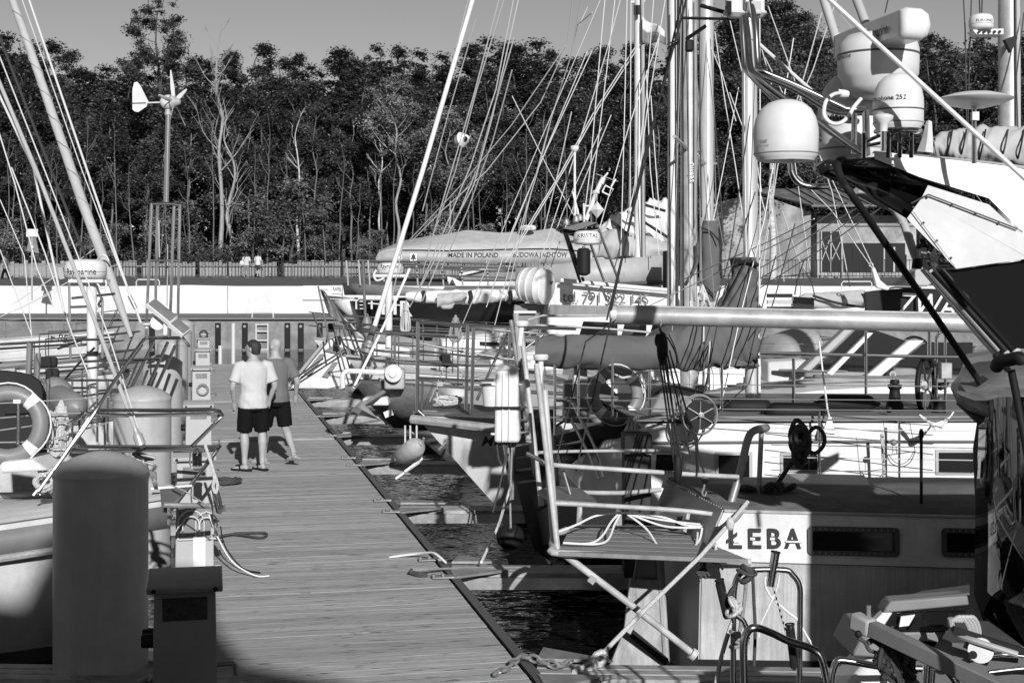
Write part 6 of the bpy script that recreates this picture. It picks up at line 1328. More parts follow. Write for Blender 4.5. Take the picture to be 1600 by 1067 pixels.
# mizzen mast, boom and canvas
MB().tube([P(1177,662,14.4), P(1172,300,14.4), P(1170,-30,14.4)], .072, 20, flat=1.2).build('mizzen_mast', ALU, kt)
T1('mast_track', ALU2, [P(1184,655,14.4), P(1180,-30,14.4)], .014, kt, n=6)
for x, y0, y1 in ((1187,560,660),(1185,480,640)): T1('halyard', ROPEW, [P(x,y0,14.3), P(x+1,y1,14.3)], .008, kt)
sc = thing('sail_cover', P(1010,550,14.3), 'grey canvas cover over the mizzen boom, gathered up round the mast', 'sail cover')
def cover(prof, D, th, name, vert=False, m=None, seed=0.0, par=None, lump=1.0):
    rings = []; n = 32; pr = []
    for i in range(len(prof)-1):
        for k in range(10): pr.append([prof[i][j]+(prof[i+1][j]-prof[i][j])*k/10 for j in range(3)])
    pr.append(list(prof[-1]))
    for i, (s, lo_, hi_) in enumerate(pr):
        ring = []
        for k in range(n):
            a = 2*math.pi*k/n; c_, h_ = (lo_+hi_)/2, (hi_-lo_)/2
            wv = 1+lump*(.05*math.sin(i*.65+a*3+seed)+.045*math.sin(i*.31-a*4+seed*2)+.035*math.sin(i*1.15+a*7*math.sin(i*.05+seed)))
            v = c_+h_*math.cos(a)*wv; dd = D-th*math.sin(a)*wv*(1-.3*max(0,math.cos(a)))
            ring.append(P(v, s, dd) if vert else P(s, v, dd))
        rings.append(ring)
    return MB().loft(rings).build(name, m or CANV, par, angle=1.3)
cover([(836,570,527),(845,573,526),(900,575,524),(960,577,524),(1030,578,526),(1055,578,514),(1085,577,500),(1120,575,488),(1150,573,478),(1184,569,470)], 14.25, .14, 'cover', par=sc, seed=1)
cover([(572,1118,1186),(540,1104,1186),(505,1110,1186),(478,1122,1186),(450,1135,1185),(425,1146,1184),(408,1154,1183),(402,1160,1181)], 14.3, .13, 'mast_hood', True, par=sc, seed=2)
T1('cover_seam', CANVD, cr([P(1045,522,14.1), P(1055,545,14.09), P(1062,575,14.1)], 4), .008, sc); T1('cover_tie', WIRED, cr([P(1130,478,14.12), P(1160,420,14.1), P(1168,404,14.12)], 4), .008, sc)
T1('collar_lashing', CANVD, cr([P(1154,412,14.2), P(1168,408,14.12), P(1184,414,14.2)], 3), .02, sc)
lifebuoy(P(962,617,13.9), (.25,-1,.05), .225, .058, 'grey lifebuoy with pale bands on the ketch rail under the canvas boom')
tag(T1('rope', ROPE, cr([P(948,577,13.7), P(962,585,13.65), P(975,590,13.65), P(998,583,13.7), P(1012,583,13.8)], 4), .012), 'pale rope over the top of the ketch lifebuoy', 'rope')
dr = thing('cable_reel', P(1093,648,12.9), 'round black reel with pale spokes in a wire hoop, on the ketch rail', 'reel')
c = P(1093,648,12.9); MB().lathe([(.001,-.03),(.13,-.03),(.132,.03),(.001,.03)], c, (0.1,-1,.05), 32).build('disc', BLACK, dr)
for k in range(6):
    a = k*math.pi/3+.5; T1('spoke', GALV, [c+V((.02*math.cos(a),-.05,.02*math.sin(a))), c+V((.128*math.cos(a),-.045,.128*math.sin(a)))], .006, dr)
MB().lathe([(.026,.03),(.026,.07),(.012,.075),(.001,.07)], c, (.1,-1,.05), 16).build('hub', GALV, dr)
MB().torus(c+V((.0,-.03,0)), (.35,-1,.05), .175, .007, 40, 6).build('hoop', GALV, dr); MB().torus(c+V((.0,.06,0)), (.35,-1,.05), .18, .007, 40, 6).build('hoop', GALV, dr)
T1('leg', GALV, [P(1073,690,12.9), P(1062,740,12.8)], .02, dr); T1('leg', GALV, [P(1088,682,12.9), P(1090,740,12.8)], .016, dr)
wh = thing('steering_wheel', P(1447,640,14.2), 'black-rimmed steering wheel standing edge-on on the ketch deck', 'steering wheel')
c = P(1447,602,14.2); nx = V((1,-.66,0)).normalized(); MB().torus(c, nx, .275, .026, 40, 10).build('rim', BLACK, wh)
for k in range(5): 
    a = k*2*math.pi/5+.4; dd = UP*math.cos(a)+nx.cross(UP)*math.sin(a); T1('spoke', CHROME, [c+dd*.03, c+dd*.26], .011, wh)
MB().lathe([(.05,-.03),(.055,.03),(.001,.035)], c, nx, 14).build('hub', WHITE2, wh); T1('pedestal', CHROME, [P(1441,612,14.3), P(1440,655,14.3)], .03, wh)
for x0, x1, y, D, lab in ((1130,1206,636,13.9,'leftmost black fender lying on the ketch deck, partly behind the mast'), (1197,1286,643,13.5,'middle black fender lying on the ketch deck'), (1278,1368,630,14.0,'right black fender lying on the ketch deck')):
    fender(P(x0,y,D), P(x1,y+1,D), .09, lab, BLACK, 'black fenders on the ketch deck')
wn = thing('winch', P(1400,645,14.2), 'black bottle-shaped winch on the ketch deck', 'winch')
MB().lathe([(.09,0),(.085,.06),(.06,.1),(.05,.2),(.07,.22),(.07,.25),(.001,.26)], P(1398,640,14.2), n=18).build('drum', BLACK, wn); MB().lathe([(.05,.26),(.045,.3),(.001,.3)], P(1398,640,14.2), n=12).build('top', BLACK, wn)
w3 = thing('winch', P(1467,650,13.9), 'dark winch with pale lines, right of the steering wheel', 'winch')
MB().lathe([(.075,0),(.055,.05),(.055,.1),(.075,.13),(.001,.13)], P(1467,646,13.9), n=18).build('drum', BLACK, w3); MB().lathe([(.04,.13),(.04,.16),(.001,.165)], P(1467,646,13.9), n=12).build('cap', CHROME, w3)
ob = thing('steel_box', P(1476,580,14), 'galvanised box clamped to the tall rail post beside the steering wheel', 'box')
MB().box(P(1477,579,14), (.11,.1,.16)).build('box', GALV, ob, bevel=.008); MB().prism([P(1463,600,14.1),P(1484,598,14.1),P(1480,606,14.1),P(1470,610,14.1)], (0,.1,0)).build('bracket', BLACK, ob)
for x, y0, y1, w2 in ((1463,525,655,.016),(1477,520,640,.014),(1452,480,560,.02),(1240,560,640,.016),(1353,512,640,.014),(1240,632,640,.02)): T1('rail_post', CHROME, [P(x,y1,14), P(x,y0,14)], w2, kt)
T1('guard_rail', CHROME, cr([P(1188,552,14.2), P(1300,554,14.1), P(1430,557,14.0), P(1530,559,13.9)], 3), .017, kt)
T1('guard_rail', CHROME, cr([P(1463,530,14), P(1467,521,14), P(1477,518,14), P(1487,524,14)], 3), .014, kt)
for y in (601,623,639,654,671,697,716,736): T1('lifeline', WIRE if y not in (671,716) else WIREL, [P(845 if y < 660 else 1205,y-2,13.2), P(1520,y+3,12.8)], .0045, kt, n=5)
for x, y0, y1 in ((867,570,680),(904,570,650),(957,560,650),(1015,578,650),(1128,570,640),(1280,642,745),(1405,655,745)): T1('stanchion', CHROME, [P(x,y1,13.2), P(x,y0,13.2)], .0125, kt)
MB().box(P(906,590,14.6), (.14,.3,.4)).build('locker', WHITE2, kt, bevel=.02)
b = MB()
for k in range(9): b.tube(cr([P(1437,648,13.1), P(1443+k*1.5,655+k*.8,13.05), P(1462,661+k*1.4,13.0), P(1482-k*1.2,653+k*1.7,13.05), P(1490,643,13.1)], 4), .008, 6)
tag(b.build('rope_coil', ROPEW), 'white rope coil hung in a bight on the ketch lifeline', 'rope')
tgd = thing('pendant_block', P(1298,660,13.2), 'white triangular pendant hanging on a line by the ketch fenders', 'pendant')
MB().prism([P(1294,652,13.2),P(1299,651,13.2),P(1304,672,13.2),P(1304,679,13.2),P(1287,679,13.2),P(1287,672,13.2)], (0,.03,0)).build('plate', WHITE2, tgd); T1('line', ROPEW, [P(1296,652,13.2), P(1293,640,13.3), P(1286,585,13.6), P(1280,534,13.8)], .009, tgd)
sy = thing('wire_basket', P(1408,690,12.9), 'semicircular wire basket hanging in front of the white ketch side', 'basket')
T1('rim', WIRED, [P(1386,711,12.9), P(1430,705,12.9)], .004, sy); T1('bow', WIRED, cr([P(1386,711,12.9), P(1392,723,12.9), P(1408,729,12.9), P(1422,722,12.9), P(1430,705,12.9)], 4), .004, sy); T1('bow', WIRED, cr([P(1388,709,12.9), P(1396,720,12.9), P(1408,725,12.9), P(1420,718,12.9), P(1427,706,12.9)], 4), .003, sy)
for a, b_ in (((1380,655),(1386,711)),((1421,658),(1430,705)),((1395,697),(1395,708)),((1400,697),(1401,708))): T1('hanger', WIRED, [P(*a,12.9), P(*b_,12.9)], .003, sy)
MB().ball(P(1396,691,12.9), .03).build('float_ball', MGREY, sy)
MB().prism([P(1376,678,13.15), P(1381,678,13.15), P(1384,745,13.15), P(1380,745,13.15)], (0,.02,0)).build('grey_strip', LGREY, kt)
MB().ball(P(1389,640,13.6), .032).build('rope_clutch', BLACK, kt)
# mooring post with wrapped top and broom
mp = thing('timber_post', P(997,760,12.2), 'dark square-topped timber post between the steel boat and the ketch', 'post')
MB().prism([P(975,680,12.2), P(1018,680,12.2), P(1018,940,12.2), P(975,940,12.2)], (0,.25,0)).build('post', mat('tarred_timber', .035, .6, var=.4, scale=4, stretch=(3,3,.6), spec=.25), mp, bevel=.02); MB().prism([P(974,679,12.17), P(1019,679,12.17), P(1019,706,12.17), P(974,706,12.17)], (0,.3,0)).build('black_sleeve', BLACK, mp, bevel=.015)
MB().torus(P(1015,707,12.17), (0,0,1), .03, .016, 14, 6).build('rope_ring', ROPEG, mp)
br = thing('broom', P(988,665,12.6), 'straw broom head lying on the ketch rail above the timber post', 'broom')
bb = MB()
for k in range(40):
    s = k/39; bb.tube([P(984+s*8,655+random.uniform(0,3),12.6+random.uniform(-.08,.08)), P(972+s*30,676+random.uniform(-3,4),12.55+random.uniform(-.1,.1))], .005, 4)
o = bb.build('bristles', ROPE, br); o['kind'] = 'stuff'
MB().prism([P(978,660,12.55),P(986,652,12.55),P(1002,668,12.55),P(996,673,12.55)], (0,.08,0)).build('head', WOOD, br); T1('handle', WOODP, [P(986,655,12.6), P(1050,646,13.0)], .014, br)
# white canister and round fender at the ketch stern
cn = thing('raft_case', P(792,640,13.7), 'white upright life raft case strapped to the ketch stern', 'raft case')
MB().prism([P(774,578,13.7), P(810,578,13.7), P(812,692,13.7), P(772,692,13.7)], (.02,.3,0)).build('case', WHITE2, cn, bevel=.03)
for x in (786,796): MB().beam(P(x,582,13.68), P(x-1,690,13.68), .012, .012, up=V((1,0,0))).build('rib', WHITE2, cn, bevel=.003)
MB().box(P(792,637,13.68), (.262,.03,.022)).build('strap', BLACK, cn)
for x, y in ((771,601),(814,601),(770,678)): MB().ball(P(x,y,13.7), .024,.02,.014).build('latch', WHITE2, cn)
MB().prism([P(772,573,13.7),P(790,571,13.7),P(812,576,13.7),P(810,579,13.7),P(774,579,13.7)], (.02,.3,0)).build('lid', WHITE2, cn, bevel=.01)
bf = thing('round_fender', P(797,838,13.2), 'black ball fender hanging on a rope above the water', 'fender')
MB().ball(P(797,838,13.2), .128,.128,.122,n=28,m=18).build('ball', BLACK, bf, angle=1.5); MB().lathe([(.045,.1),(.03,.13),(.02,.15)], P(797,838,13.2), (0,-.75,.66), 14).build('neck', BLACK, bf); T1('lanyard', ROPEG, [P(798,825,13.08), P(797,780,13.3), P(800,700,13.7)], .01, bf)

# ================================================================== YACHT WITH THE BIG BOW PULPIT
tE = P(646,652,17.7)
dE = -V((.985,.17,0)).normalized()
yE, WE, (dE_, sE, zE, bE) = yacht('sailing_yacht', 'large white yacht with a tall box-like steel bow pulpit and a wooden rubbing strake', (tE.x, tE.y, 0), dE, 15, 3.9, (1.2,1.36), 1.2, WHITE, WHITE2, (5.5,11.5,.5,.6), 4, pulpit=0, rail=WOOD)
MB().prism([P(655,648,17.8),P(735,652,17.3),P(800,655,17.0),P(800,640,17.9),P(720,632,18.4),P(660,640,18)], (0,0,.02)).build('dark_foredeck', DGREY, yE, smooth=False)
T1('bow_strake', WOODP, [P(643,655,17.6), P(690,660,17.45), P(775,670,17.2)], .058, yE)
def E_(*xy): return [P(q[0], q[1], q[2] if len(q) > 2 else 17.6) for q in xy]
for pts, r in ((((652,645),(653,503)), .024), (((728,640,17.4),(731,507,17.4)), .023), (((737,640,17.2),(740,512,17.2)), .023), (((793,600,18.3),(797,520,18.3)), .02), (((653,504),(731,508,17.4),(800,511,17.2),(900,514,17)), .018), (((653,503),(740,513,18.2),(858,522,18.1)), .016), (((655,548,17.6),(738,557,17.2),(795,562,17.2)), .013), (((655,536,17.9),(725,550,18),(830,566,18)), .013), (((652,566),(735,571,17.3),(790,572,17.2)), .012), (((655,590),(735,594,17.3),(772,594,17.2)), .014), (((655,592,17.9),(690,599,18),(780,603,18)), .014), (((652,640),(668,655),(676,660)), .02), (((660,595),(660,640)), .016), (((793,520,17.9),(745,625,18)), .02), (((850,522,18.3),(800,560,18.2),(740,560,18.2)), .014)): T1('pulpit_tube', CHROME, E_(*pts), r, yE, n=10)
MB().beam(E_((690,555,17.9))[0], E_((703,572,17.9))[0], .12, .1).build('black_lamp', BLACK, yE, bevel=.02); MB().box(E_((697,562,17.8))[0], (.11,.08,.16)).build('lamp_box', BLACK, yE, bevel=.01)
MB().box(E_((687,600,17.9))[0], (.09,.06,.06)).build('rail_clamp', LGREY, yE, bevel=.01); T1('clamp_stem', LGREY, E_((683,605,17.9),(683,630,17.9)), .012, yE)
text('Monsun', .12, P(750,697,16.95), (.985,.17,0), UP, LETTER, yE, shear=.35, bold=.008, width=.62)
coil(P(700,628,17.9), V((1,0,0)), V((0,.8,.5)), .15, 5, .016, ROPE, 'rope_coil', 'flat coil of pale rope on the dark foredeck inside the pulpit', 'rope', stretch=.4)
bk_ = thing('bucket', P(766,612,17.5), 'white bucket with rope round its rim on the yacht foredeck', 'bucket')
MB().lathe([(.1,0),(.13,.28),(.14,.28),(.14,.3),(.001,.3)], P(768,634,17.5), n=20).build('pail', WHITE2, bk_); MB().torus(P(768,600,17.5), (0,0,1), .14, .015, 20, 6).build('rim_rope', ROPE, bk_)
fender(P(627,715,17.4), P(655,695,17.0), .125, 'thick canvas-wrapped fender hanging under the yacht bow', mat('fender_cloth', .42, .9, var=.25, scale=8, bump=.4))
for x in (633,641,651): tag(T1('lanyard', ROPE, [P(x,665,17.3), P(x,692,17.2)], .012), 'lanyard of the canvas-wrapped fender under the bow', 'rope', 'lanyards of the canvas-wrapped fender')
for a, b_, lab in (((632,737),(660,716),'upper pale pole propped on the finger under the bow'),((618,748),(655,722),'lower pale pole propped on the finger under the bow')): tag(T1('pole', ROPEW, [P(*a,17.2), P(*b_,17.3)], .016), lab, 'pole')
for a, b_ in (((662,684),(657,722)),((686,702),(698,690))): tag(T1('mooring_line', ROPEG, [P(*a,17.3), P(*b_,17.5)], .014), 'slack grey mooring line below the stem of the large yacht', 'mooring line', 'slack lines below the stem')
MB().box(P(607,646,20.2), (.13,.015,.09), (V((.9,0,.35)),V((0,1,0)),V((-.35,0,.9)))).build('plate', WHITE2)
pq = bpy.data.objects['plate.001'] if 'plate.001' in bpy.data.objects else None
for o in list(COL.objects):
    if o.name.startswith('plate') and o.parent is None and 'label' not in o: tag(o, 'small white number plate hung under the bow with the anchors', 'plate')
q = P(1076,560,18.6); rig(yE, (q.x,q.y), .9, 9.2, .112, ALU2, bow=WE(14.8,0,1.5), chain=1.3, spread=1.1, fan=2, axis=V((.3,.95,0)))
T1('mast_track', DGREY, [P(1068,560,18.45), P(1066,-30,18.45)], .012, yE); T1('mast_track', LGREY, [P(1086,470,18.5), P(1083,-30,18.5)], .014, yE)
T1('luff_roll', CANVW, [P(1051,500,18.8), P(1053,-30,18.8)], .075, yE, n=12); T1('mast_tube', DGREY, cr([P(1089,380,18.4), P(1089,410,18.4), P(1075,440,18.4)], 3), .02, yE)
text('selmo', .075, P(1084,285,18.45), UP, (-1,0,0), LETW, yE, bold=.01)
q = P(1577,300,19.6); MB().tube([V((q.x,q.y,.8)), V((q.x,q.y,8.5))], .15, 20).build('mizzen_mast', ALU2, yE)
T1('mizzen_track', ALU, [P(1592,250,19.4), P(1590,-30,19.4)], .03, yE)
rdm = radome(yE, P(1533,47,19), .16, .2); text('FURUNO', .035, (0,0,0), (1,0,0), UP, LETTER, rdm, bold=.015, width=.24, wrap=lambda x, y: V((P(1533,47,19).x+.162*math.sin((x-.12)/.162), 19-.162*math.cos((x-.12)/.162), P(1533,37,19).z+y)))
MB().prism([P(1520,47,18.9),P(1568,45,19.1),P(1568,54,19.1),P(1526,54,18.9)], (0,.25,0)).build('radome_bracket', WHITE2, yE)
for k in range(5): MB().lathe([(.02,0),(.02,.006)], P(1530+k*8,50,18.88+k*.04), (0,-1,0), 10).build('bracket_hole', BLACK, yE)
MB().prism([P(1570,62,19.2),P(1588,55,19.2),P(1590,60,19.2),P(1580,82,19.2)], (0,.1,0)).build('mast_gooseneck', BLACK, yE)
rc = thing('sail_cover', P(1530,230,12.5), 'grey sail cover lashed along a boom behind the white disc aerial', 'sail cover')
cover([(1455,240,222),(1462,247,212),(1490,252,203),(1520,254,200),(1560,256,198),(1600,258,198),(1680,262,198)], 12.5, .14, 'cover', par=rc, m=CANVL, seed=5, lump=1.6)
for x in (1478,1500,1530,1565,1590): T1('lashing', ROPED if x % 2 else CANVD, cr([P(x,250,12.42), P(x+6,225,12.3), P(x+10,203,12.42)], 4), .008, rc)

# ================================================================== YACHT WITH THE BIG ANCHORS AND FURLED FORESTAY
tF = P(553,596,21.6)
yF, WF, (dF, sF, zF, bF) = yacht('sailing_yacht', 'grey yacht with a bronze-coloured bow, plough anchors and a bright furled forestay', (tF.x, tF.y, 0), dE, 13, 3.7, (1.2,1.48), 1.7, LGREY, WHITE2, (4.5,9.5,.5,.62), 4, pulpit=.75, rail=DGREY)
MB().loft([[WF(x, bF(x/13)*1.0+.02, zF(x)+.0), WF(x-.25, bF(x/13)*.86+.03, zF(x)-.35), WF(x-.6, bF(x/13)*.62+.04, zF(x)-.7)] for x in (13.0,12.6,12.2,11.8,11.4)], False, False).build('bronze_bow', BRASS, yF, solid=.02)
a1 = thing('plough_anchor', P(575,640,20.6), 'large pale plough anchor jutting below the bronze bow', 'anchor')
MB().loft([[P(549,640,20.7), P(556,634,20.6), P(566,624,20.6), P(567,626,20.7)], [P(560,648,20.6), P(566,640,20.4), P(570,632,20.5), P(572,638,20.7)], [P(590,655,20.5), P(591,654,20.45), P(592,655,20.5), P(591,656,20.55)]]).build('plough', LGREY, a1); T1('shank', GALV, [P(560,636,20.7), P(600,612,21.2)], .035, a1)
a2 = thing('plough_anchor', P(550,595,21.3), 'white curved anchor stowed on the bow roller above the large anchor', 'anchor')
T1('shank', WHITE2, cr([P(536,606,21.3), P(535,590,21.3), P(540,581,21.3), P(555,580,21.3), P(600,582,21.4)], 4), .04, a2); MB().loft([[P(536,602,21.3), P(545,604,21.2), P(540,609,21.3)], [P(548,607,21.2), P(556,602,21.15), P(552,612,21.25)], [P(563,596,21.2), P(564,595,21.2), P(564,597,21.2)]]).build('fluke', LGREY, a2)
MB().lathe([(.11,0),(.13,.02),(.13,.05),(.06,.06),(.055,.09),(.001,.09)], P(616,583,21), (-.2,-1,0), 22).build('windlass_drum', WHITE2, yF); MB().box(P(617,592,21.2), (.3,.25,.3)).build('windlass_body', LGREY, yF, bevel=.03)
MB().prism([P(566,622,21.2),P(605,620,21.2),P(608,634,21.2),P(567,634,21.2)], (0,.6,0)).build('bow_step', WHITE, yF, bevel=.03)
ff = thing('furled_forestay', P(575,545,21.6), 'long bright furled forestay slanting up to the top edge left of the masts', 'forestay')
T1('foil', WHITE2, [P(582,520,21.6), P(660,268,22), P(742,-12,22.6)], .038, ff, n=12); T1('lower_sleeve', DGREY, [P(574,540,21.5), P(585,510,21.6)], .05, ff); MB().lathe([(.06,0),(.1,.02),(.1,.14),(.07,.17),(.06,.2)], P(572,552,21.5), (.3,0,1), 18).build('drum', GALV, ff)
MB().lathe([(.12,0),(.12,.02)], P(571.5,554,21.5), (.3,0,1), 18).build('drum_flange', CHROME, ff); MB().lathe([(.12,0),(.12,.02)], P(575,543,21.5), (.3,0,1), 18).build('drum_flange', CHROME, ff)
T1('spare_stay', WHITE2, [P(552,607,21.2), P(612,484,21.6), P(640,420,21.8)], .022, ff)
q = P(1104,560,22.3); rig(yF, (q.x,q.y), .9, 9.5, .112, ALU, chain=1.4, fan=3, axis=V((.3,.95,0)), stern=WF(.3,0,1.3))
cp_ = thing('mast_canvas', P(1110,420,20.5), 'tall grey canvas sleeve standing beside the thick masts', 'canvas sleeve')
cover([(345,1098,1121),(360,1096,1122),(400,1096,1124),(440,1097,1125),(472,1098,1125)], 20.5, .1, 'sleeve', True, m=CANV, par=cp_, seed=8, lump=.6)
T1('tie', CANVD, cr([P(1092,355,20.3), P(1110,362,20.35), P(1125,378,20.3)], 3), .012, cp_); T1('tie', CANVD, cr([P(1094,440,20.3), P(1112,458,20.35), P(1128,475,20.3)], 3), .014, cp_)
# slanting windscreen of the deckhouse
DS = 19.2
def Q(*xy): return [P(q[0], q[1], q[2] if len(q) > 2 else DS) for q in xy]
dh = thing('deckhouse', Q((1340,590))[0], 'white deckhouse with raked windscreen bars seen above the ketch deck', 'deckhouse')
MB().prism(Q((1190,600),(1540,597),(1540,640),(1190,640)), (0,1.6,0)).build('side', WHITE, dh, bevel=.03); MB().prism(Q((1190,612,19.15),(1540,610,19.15),(1540,617,19.15),(1190,619,19.15)), (0,.04,0)).build('grey_band', LGREY, dh)
MB().prism(Q((1340,599),(1362,600),(1445,532),(1420,532)), (0,.25,0)).build('windscreen_bar', WHITE2, dh, bevel=.02); MB().prism(Q((1252,578),(1262,584),(1345,505),(1330,505)), (0,.25,0)).build('windscreen_bar', LGREY, dh, bevel=.02); MB().prism(Q((1292,583),(1300,587),(1365,520),(1356,520)), (0,.2,0)).build('windscreen_bar', WHITE2, dh, bevel=.01)
MB().prism(Q((1268,582,19.3),(1345,598,19.3),(1420,534,19.3),(1345,508,19.3)), (0,.03,0)).build('windscreen_pane', PANE, dh, smooth=False)
MB().prism(Q((1366,598,19.3),(1520,596,19.3),(1520,535,19.3),(1446,535,19.3)), (0,.03,0)).build('side_pane', PANE, dh, smooth=False)
MB().prism(Q((1385,588),(1432,587),(1432,576),(1400,575)), (0,.5,0)).build('console', MGREY, dh, bevel=.02); MB().torus(Q((1395,585,19.1))[0], (0,-1,0), .035, .012, 16, 6).build('dial', LGREY, dh)
MB().torus(Q((1432,560,19.6))[0], (.5,-1,.2), .3, .02, 24, 8).build('wheel', BLACK, dh)
MB().prism(Q((1200,565,20),(1260,562,20),(1300,575,19.8),(1300,600,19.6),(1200,602,19.6)), (0,.6,0)).build('saloon_roof', WHITE2, dh, bevel=.03)
# dark lettered tarpaulin, furled mainsail left of it
tp = thing('lettered_tarpaulin', P(1425,485,23), 'dark tarpaulin with pale italic letters stretched along a rail on the right', 'tarpaulin')
MB().grid(lambda u, v: P(1351+u*170, (455-6*math.sin(u*2.2))+(36+u*14)*v, 23+.05*math.sin(u*14+v*2)), 30, 6).build('cloth', CANVD, tp, solid=.02)
text('ZWA', .36, P(1400,492,22.88), (1,0,-.04), UP, LETW, tp, bold=.012, shear=.35, width=.95)
T1('top_rail', WIREL, [P(1351,455,23), P(1400,449,23), P(1520,452,23)], .015, tp)
fs = thing('furled_sail', P(1300,468,23), 'pale furled sail on a boom with dark lashings, left of the lettered tarpaulin', 'furled sail')
cover([(1248,482,462),(1262,483,458),(1300,482,456),(1355,480,454)], 23.2, .12, 'roll', par=fs, m=CANVL, seed=3); T1('boom', BGLOSS, [P(1238,474,23), P(1270,476,23)], .11, fs); T1('sail_tie', CANVD, cr([P(1270,462,23), P(1310,474,23), P(1350,480,23)], 4), .02, fs)
for y in (462,472,482): MB().box(P(1218,y,23), (.4,.1,.06)).build('sheave_box', GALV if y == 472 else BLACK, fs)
bb = thing('sail_fitting', P(1372,430,22), 'white bow fitting with a shackle above the dark tarpaulin', 'fitting')
MB().prism([P(1362,419,22),P(1367,417,22),P(1376,438,22),P(1391,450,22),P(1388,454,22),P(1370,450,22)], (0,.1,0)).build('bracket', WHITE2, bb, bevel=.02); MB().torus(P(1361,414,22), (0,-1,0), .03, .01, 12, 6).build('shackle', GALV, bb)
MB().prism([P(1400,447,22.5),P(1440,415,22.5),P(1460,440,22.5),P(1450,448,22.5)], (0,.4,0)).build('grey_hood', LGREY, bb, bevel=.03)
ca_ = thing('bent_arm', P(1405,360,8.9), 'pale canvas-wrapped bent arm hanging under the hardtop', 'arm')
MB().tube(cr([P(1338,298,8.7), P(1376,318,8.8), P(1396,326,8.9), P(1410,345,8.9), P(1420,372,8.9), P(1430,400,8.9), P(1436,408,8.9)], 4), .026, 12).build('sleeve', CANVL, ca_); MB().tube([P(1434,404,8.9), P(1432,420,8.9)], .032, 10).build('foot', BLACK, ca_)
for x, y in ((1409,344),(1419,368),(1428,392)): MB().lathe([(.028,0),(.028,.02)], P(x,y,8.9), (.3,0,-1), 12).build('band', LGREY, ca_)
cl_ = thing('deck_light', P(1443,400,8.8), 'small deck light in a black cage under the hardtop', 'lamp'); MB().box(P(1442,394,8.8), (.04,.04,.055)).build('lens', LGREY, cl_, bevel=.006); MB().box(P(1440,387,8.82), (.06,.05,.014)).build('hood', BLACK, cl_); T1('stem', LGREY, [P(1445,405,8.8), P(1446,425,8.8)], .01, cl_)

# ================================================================== OTHER BOATS ALONG THE PONTOON
for D, s0, L, lab, hm, dk_w, spr in ((25.2,.7,11.5,'white yacht with a blue-grey hood, third beyond the large pulpit',WHITE,WHITE2,CANVL), (29.3,.8,10.5,'small white yacht with a pale hood beyond the bow with two anchors',WHITE,WHITE2,CANV), (38.5,.8,11,'white yacht farthest along the right side of the pontoon',WHITE,WHITE2,None)):
    q = edge(D)+RT*s0; yacht('sailing_yacht', lab, (q.x,q.y,0), -RT, L, 3.4, (1.1,1.45), 1.1, hm, dk_w, (3.2,7.6,.48,.64), 4, pulpit=.68, sprayhood=spr, rail=LGREY)
# reverse-stern white yacht with the flag
gy = thing('sailing_yacht', P(540,590,33), 'white yacht with a raked reverse stern and grey flank patches, at the flag staff', 'sailing yacht')
MB().prism([P(452,603,32.5),P(470,578,32.5),P(511,530,32.5),P(545,526,32.5),P(640,545,32.5),P(640,610,32.5),P(452,607,32.5)], (.4,3.2,0)).build('hull', WHITE, gy, bevel=.06)
for xy in (((475,583),(500,553),(508,553),(484,588)), ((503,588),(520,566),(528,566),(512,590)), ((506,548),(540,556),(560,548),(520,540))): MB().prism([P(*q,32.44) for q in xy], (0,.04,0)).build('flank_patch', MGREY, gy, smooth=False)  # thin grey slabs set on the flank
T1('transom_edge', LGREY, [P(452,603,32.4), P(511,530,32.4)], .04, gy)
for pts in (((455,596,32.2),(505,560,32.2)), ((470,590,32.2),(540,545,32.2)), ((511,530,32.2),(512,508,32.2),(590,515,32.2)), ((530,530,32.2),(531,510,32.2)), ((520,505,32),(545,600,32)), ((535,508,32),(560,600,32))): T1('stern_rail', CHROME, [P(*q) for q in pts], .02, gy)
for x, y in ((518,512),(528,532)): MB().box(P(x,y,32.1), (.14,.1,.2)).build('stern_lamp', BLACK, gy)
fl_ = thing('flag', P(498,448,31.5), 'dark drooping flag on a leaning staff at the raked white stern', 'flag')
T1('staff', WOOD, [P(497,447,31.5), P(512,520,31.5), P(516,545,31.5)], .02, fl_)
MB().grid(lambda u, v: P(500+v*15+u*(8+v*30)*.9, 452+v*42+u*(6+30*v)*.55, 31.5+.12*math.sin(u*7+v*4)), 14, 12).build('cloth', MGREY, fl_, solid=.01); MB().grid(lambda u, v: P(538+v*26+u*9, 498+v*30+u*6, 31.3+.08*math.sin(u*5+v*6)), 8, 8).build('lower_cloth', CANVW, fl_, solid=.01)
gc = thing('gas_fender', P(573,512,30), 'upright grey sausage fender beside the furling drum', 'fender'); MB().lathe([(.001,-.2),(.08,-.18),(.1,-.1),(.1,.12),(.06,.22),(.001,.25)], P(573,512,30), n=16).build('body', BUOY, gc); MB().torus(P(573,493,30), (0,1,0), .03, .012, 10, 6).build('eye', BUOY, gc)
hank(P(634,470,27), .62, 'long pale rope hank hanging between the forestays', ROPE, .08, n=9); hank(P(712,492,24), .45, 'short rope hank on the pulpit behind the large yacht bow', ROPEG, .09, n=8)
